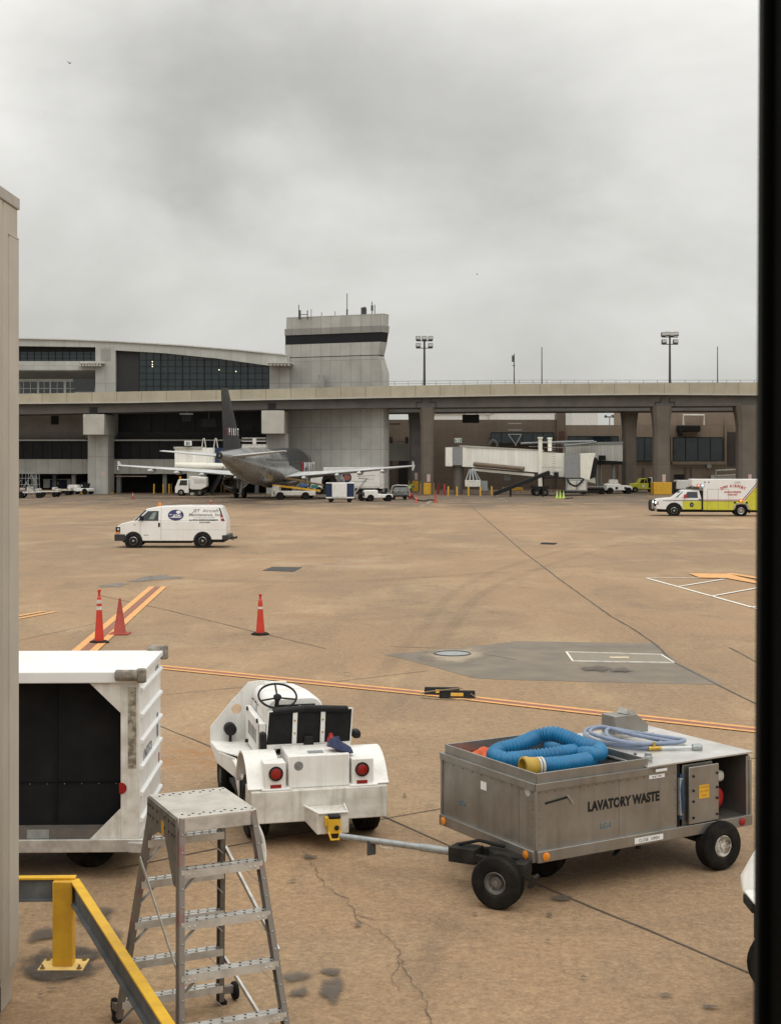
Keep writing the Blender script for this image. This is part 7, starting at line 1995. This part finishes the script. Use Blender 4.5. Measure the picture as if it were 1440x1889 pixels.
person(place(756, 917) + Vector((0, .9, 0)), R(70), 'person in a lime hi-vis vest bending at the ground power cart')

# group beside the grey pier
c = place(52, 919); sc_ = thing('access_scaffold', 'silver wheeled access scaffold with tangled rails by the clad pier', 'scaffold', c)
mb = MB()
for x in (-1.1, -.4, .1, .6, 1.0):
    for y in (0, 1.2): mb.bar((x, y, .3), (x + (.15 if x < 0 else -.1), y, 2.9), .035, .035)
for z in (.8, 1.5, 2.2, 2.85):
    for y in (0, 1.2): mb.bar((-1.1, y, z), (1.0, y, z), .035, .035)
mb.bar((-1.1, 0, .4), (.5, 0, 2.8), .05, .05); mb.bar((1.0, 0, .5), (-.3, 0, 1.8), .09, .09); mb.bar((.9, 0, 1.6), (.2, 0, 2.8), .05, .05); mb.bar((-1.2, 0, 1.5), (-.8, 0, 2.0), .05, .05)
mb.build('rails', galv, sc_)
mb = MB(); mb.box(-1.3, 1.1, 0, 1.3, .55, .72); mb.box(-.2, .3, .1, .9, .72, 1.25); mb.box(-1.0, -.6, .2, 1, .72, 1.1); mb.build('platform', white_dirty, sc_, bevel=.03)
small_wheels(sc_, (-.9, 1.15), 0, 1.3, .32, .2, dark, 16)
def flatbed(c, L_, label, rz=0):
    t_ = thing('flat_dolly', label, 'dolly', c, rz, 'flat dollies beside the pier')
    mb = MB(); mb.box(-L_ / 2, L_ / 2, 0, 1.6, .55, .7); mb.box(-L_ / 2, -L_ / 2 + .35, 0, 1.6, .7, .95); mb.box(L_ / 2 - .3, L_ / 2, 0, 1.6, .7, .9); mb.build('deck', white_dirty, t_, bevel=.03)
    mb = MB(); mb.box(-L_ / 2 + .4, L_ / 2 - .4, .1, 1.5, .705, .78); mb.build('rollers', M('brown_planks', (.20, .14, .08)) if 'brown_planks' not in bpy.data.materials else bpy.data.materials['brown_planks'], t_)
    mb = MB(); mb.bar((L_ / 2, .8, .5), (L_ / 2 + .7, .8, .4), .08, .08); mb.build('draw_bar', dark, t_); small_wheels(t_, (-L_ / 2 + .5, L_ / 2 - .4), 0, 1.6, .3, .2, dark, 16)
flatbed(place(86, 917), 2.6, 'white flat dolly with brown deck next to the access scaffold')
flatbed(place(113, 914), 2.2, 'white flat dolly with brown deck nearest the small white tractor')
c = place(105, 908); ud = thing('container_dolly', 'blue cargo container with white ends riding a dolly', 'container', c)
Yk = c.y
mb = MB(); mb.box(xat(92, Yk) - c.x, xat(124, Yk) - c.x, 0, 1.6, .55, zat(885, Yk)); mb.build('container', navy, ud, bevel=.04)
mb = MB(); mb.box(xat(80, Yk) - c.x, xat(92, Yk) - c.x, -.03, 1.6, .55, zat(885, Yk)); mb.box(xat(123.5, Yk) - c.x, xat(131, Yk) - c.x, -.03, 1.6, .5, zat(884, Yk)); mb.box(xat(80, Yk) - c.x, xat(131, Yk) - c.x, -.05, 1.65, zat(885, Yk), zat(883.5, Yk)); mb.build('white_end', white, ud, bevel=.03)
mb = MB(); mb.box(xat(107, Yk) - c.x - .08, xat(107, Yk) - c.x + .08, -.02, 0, .95, 1.3); mb.build('latch', brass, ud); mb = MB(); mb.box(-1.6, 1.7, 0, 1.6, .35, .54); mb.build('dolly_frame', dark, ud); small_wheels(ud, (-1.2, 1.3), .1, 1.5, .22, .15, dark, 14)
c = place(171, 908); pt = thing('pushback_tractor', 'grey pushback tractor with fat tyres against the grey pier', 'pushback tractor', c)
mb = MB(); mb.prism([(-1.3, .4), (-1.5, 1.0), (-1.2, 1.35), (-.3, 1.4), (.2, 1.3), (.75, 1.35), (.8, .6), (.4, .3), (-.5, .3)], 'y', 0, 2.0); bd = mb.build('body', M('tractor_grey', (.16, .16, .165)), pt, bevel=.08)
mb = MB(); mb.disc((0, 0, .95), (0, -1, 0), .2, 16, .02); mb.build('round_badge', rust_alu, bd); mb = MB(); mb.box(.45, 1.0, .6, 1.2, 1.4, 1.95); mb.build('seat', ink, pt, bevel=.05)
small_wheels(pt, (-.75, .95), -.1, 2.0, .62, .45, dark, 22)
c = place(37, 919); t_ = thing('red_tractor', 'dark red tow tractor half hidden by the clad building corner', 'tow tractor', c)
mb = MB(); mb.prism([(-1.2, .35), (-1.2, 1.3), (-.5, 1.35), (.0, .95), (.35, .9), (.35, .35)], 'y', 0, 1.4); mb.build('body', M('dark_red_paint', (.16, .03, .025)), t_, bevel=.08); mb = MB(); mb.box(-.9, -.3, .1, 1.3, 1.3, 1.7); mb.build('seat', ink, t_, bevel=.05); small_wheels(t_, (-.8, .05), 0, 1.4, .36, .24, dark, 16)

# group under the second jet bridge
c = place(1140, 911); pk = thing('pushback_tractor', 'low white pushback tractor with square ports near the second jet bridge', 'pushback tractor', c)
mb = MB(); mb.prism([(-1.5, .4), (-1.45, 1.1), (-1.2, 1.25), (.2, 1.25), (.4, 1.05), (1.6, 1.0), (1.75, .8), (1.75, .4)], 'y', 0, 2.4); bd = mb.build('body', white, pk, bevel=.1, segs=3)
mb = MB()
for x in (-.35, .75): mb.box(x, x + .32, -.01, .02, .55, .85)
mb.build('port', ink, bd); mb = MB(); mb.prism([(-1.1, 1.25), (-.95, 1.75), (.0, 1.75), (.1, 1.25)], 'y', .3, 1.5); mb.build('cab', white_dirty, pk, bevel=.08)
small_wheels(pk, (-1.0, 1.25), -.05, 2.4, .4, .35, dark)
c = place(1095, 912); t_ = thing('tow_dolly', 'dark low trailer of rollers beside the white pushback tractor', 'trailer', c)
mb = MB(); mb.box(-1.5, 1.3, 0, 1.8, .55, .75); 
for k in range(5): mb.cyl((-1.2 + k * .55, 0, .4), (-1.2 + k * .55, 1.8, .4), .3, n=12)
mb.build('roller_deck', dark, t_); mb = MB(); mb.box(-1.4, 1.2, .0, .05, .9, 1.0); mb.box(1.15, 1.2, 0, 1.8, .7, 1.4); mb.build('rail', galv, t_)
small_wheels(t_, (-1.2, 1.0), -.05, 1.85, .3, .2, dark, 14)
c = place(1187, 909); pu = thing('pickup_truck', 'lime yellow pickup truck behind the rear flyover pillar', 'pickup truck', c)
mb = MB(); mb.prism([(-1.6, .5), (-1.6, 1.05), (-1.45, 1.15), (-.7, 1.22), (1.0, 1.22), (1.0, .45)], 'y', 0, 1.9); mb.prism([(-.7, 1.22), (-.35, 1.8), (.45, 1.84), (.55, 1.22)], 'y', 0.08, 1.82); mb.build('body', lime_y, pu, bevel=.05)
mb = MB(); mb.prism([(-.5, 1.25), (-.28, 1.72), (.08, 1.74), (.08, 1.25)], 'y', .06, .09); mb.prism([(.15, 1.25), (.15, 1.74), (.38, 1.74), (.46, 1.25)], 'y', .06, .09); mb.build('side_window', glass, pu)
mb = MB(); mb.box(.58, 1.4, .0, 1.9, .55, 1.85); mb.build('rear_cap', ink, pu, bevel=.03); mb = MB(); mb.box(.95, 1.75, -.04, 1.95, .5, 1.95); mb.build('utility_box', white, pu, bevel=.03)
mb = MB(); mb.disc((-.05, 0, .85), (0, -1, 0), .17, 14, .01); mb.build('door_emblem', white_ink, pu); small_wheels(pu, (-1.1, 1.2), .02, 1.88, .38)
mb = MB(); mb.box(-.9, .9, .05, 1.4, 0, .95); mb.box(-1.0, 1.0, -.0, 1.45, .95, 1.0); o = mb.build('yellow_skip', yellow, bevel=.04); o.location = place(1160, 906); tag(o, 'yellow steel skip between pushback tractor and pickup truck', 'skip')
mb = MB(); mb.box(-1.3, 1.3, 0, .5, .25, .6); mb.box(-1.3, -1.1, 0, .5, 0, .25); mb.box(1.1, 1.3, 0, .5, 0, .25); o = mb.build('yellow_beam', yellow, bevel=.03); o.location = place(945, 908); tag(o, 'yellow beam lying under the jet bridge behind the conveyor', 'beam')
c = place(1262, 911); t_ = thing('utility_trailer', 'white utility trailer standing behind the ambulance cab', 'trailer', c)
mb = MB(); mb.box(-1.0, 1.0, 0, 1.8, .55, 1.7); mb.build('trailer_box', white, t_, bevel=.12, segs=3); mb = MB(); mb.box(-.95, .95, .1, 1.7, .35, .54); mb.build('chassis', dark, t_); small_wheels(t_, (-.5, .5), .0, 1.8, .28, .18)
c = place(1240, 912); t_ = thing('black_bin', 'black upright bin between the square yellow pillar foot and white trailer', 'bin', c)
mb = MB(); mb.prism([(-.36, .08), (-.44, 1.45), (.44, 1.45), (.36, .08)], 'y', 0, .8); mb.build('bin_body', ink, t_, bevel=.03); mb = MB(); mb.box(-.47, .47, -.04, .84, 1.45, 1.55); mb.build('lid', pole_m, t_, bevel=.03)
c = place(893, 908); t_ = thing('tool_chest', 'small grey chest on the ground beside the black conveyor foot', 'chest', c)
mb = MB(); mb.box(-.5, .5, 0, .6, .08, .7); mb.build('chest_body', galv, t_, bevel=.04); mb = MB(); mb.box(-.53, .53, -.03, .63, .7, .8); mb.build('lid', pole_m, t_, bevel=.02)
c = place(920, 938); 
mb = MB(); P = [place(1041, 921) + Vector((0, 0, .04)), place(1050, 920) + Vector((0, 0, .04)), place(1056, 919) + Vector((0, 0, .04))]
mb.tube(bez(P, 5), .06, 6); tag(mb.build('ground_cable', ink), 'short black cable lying beside the lime green cones', 'cable')
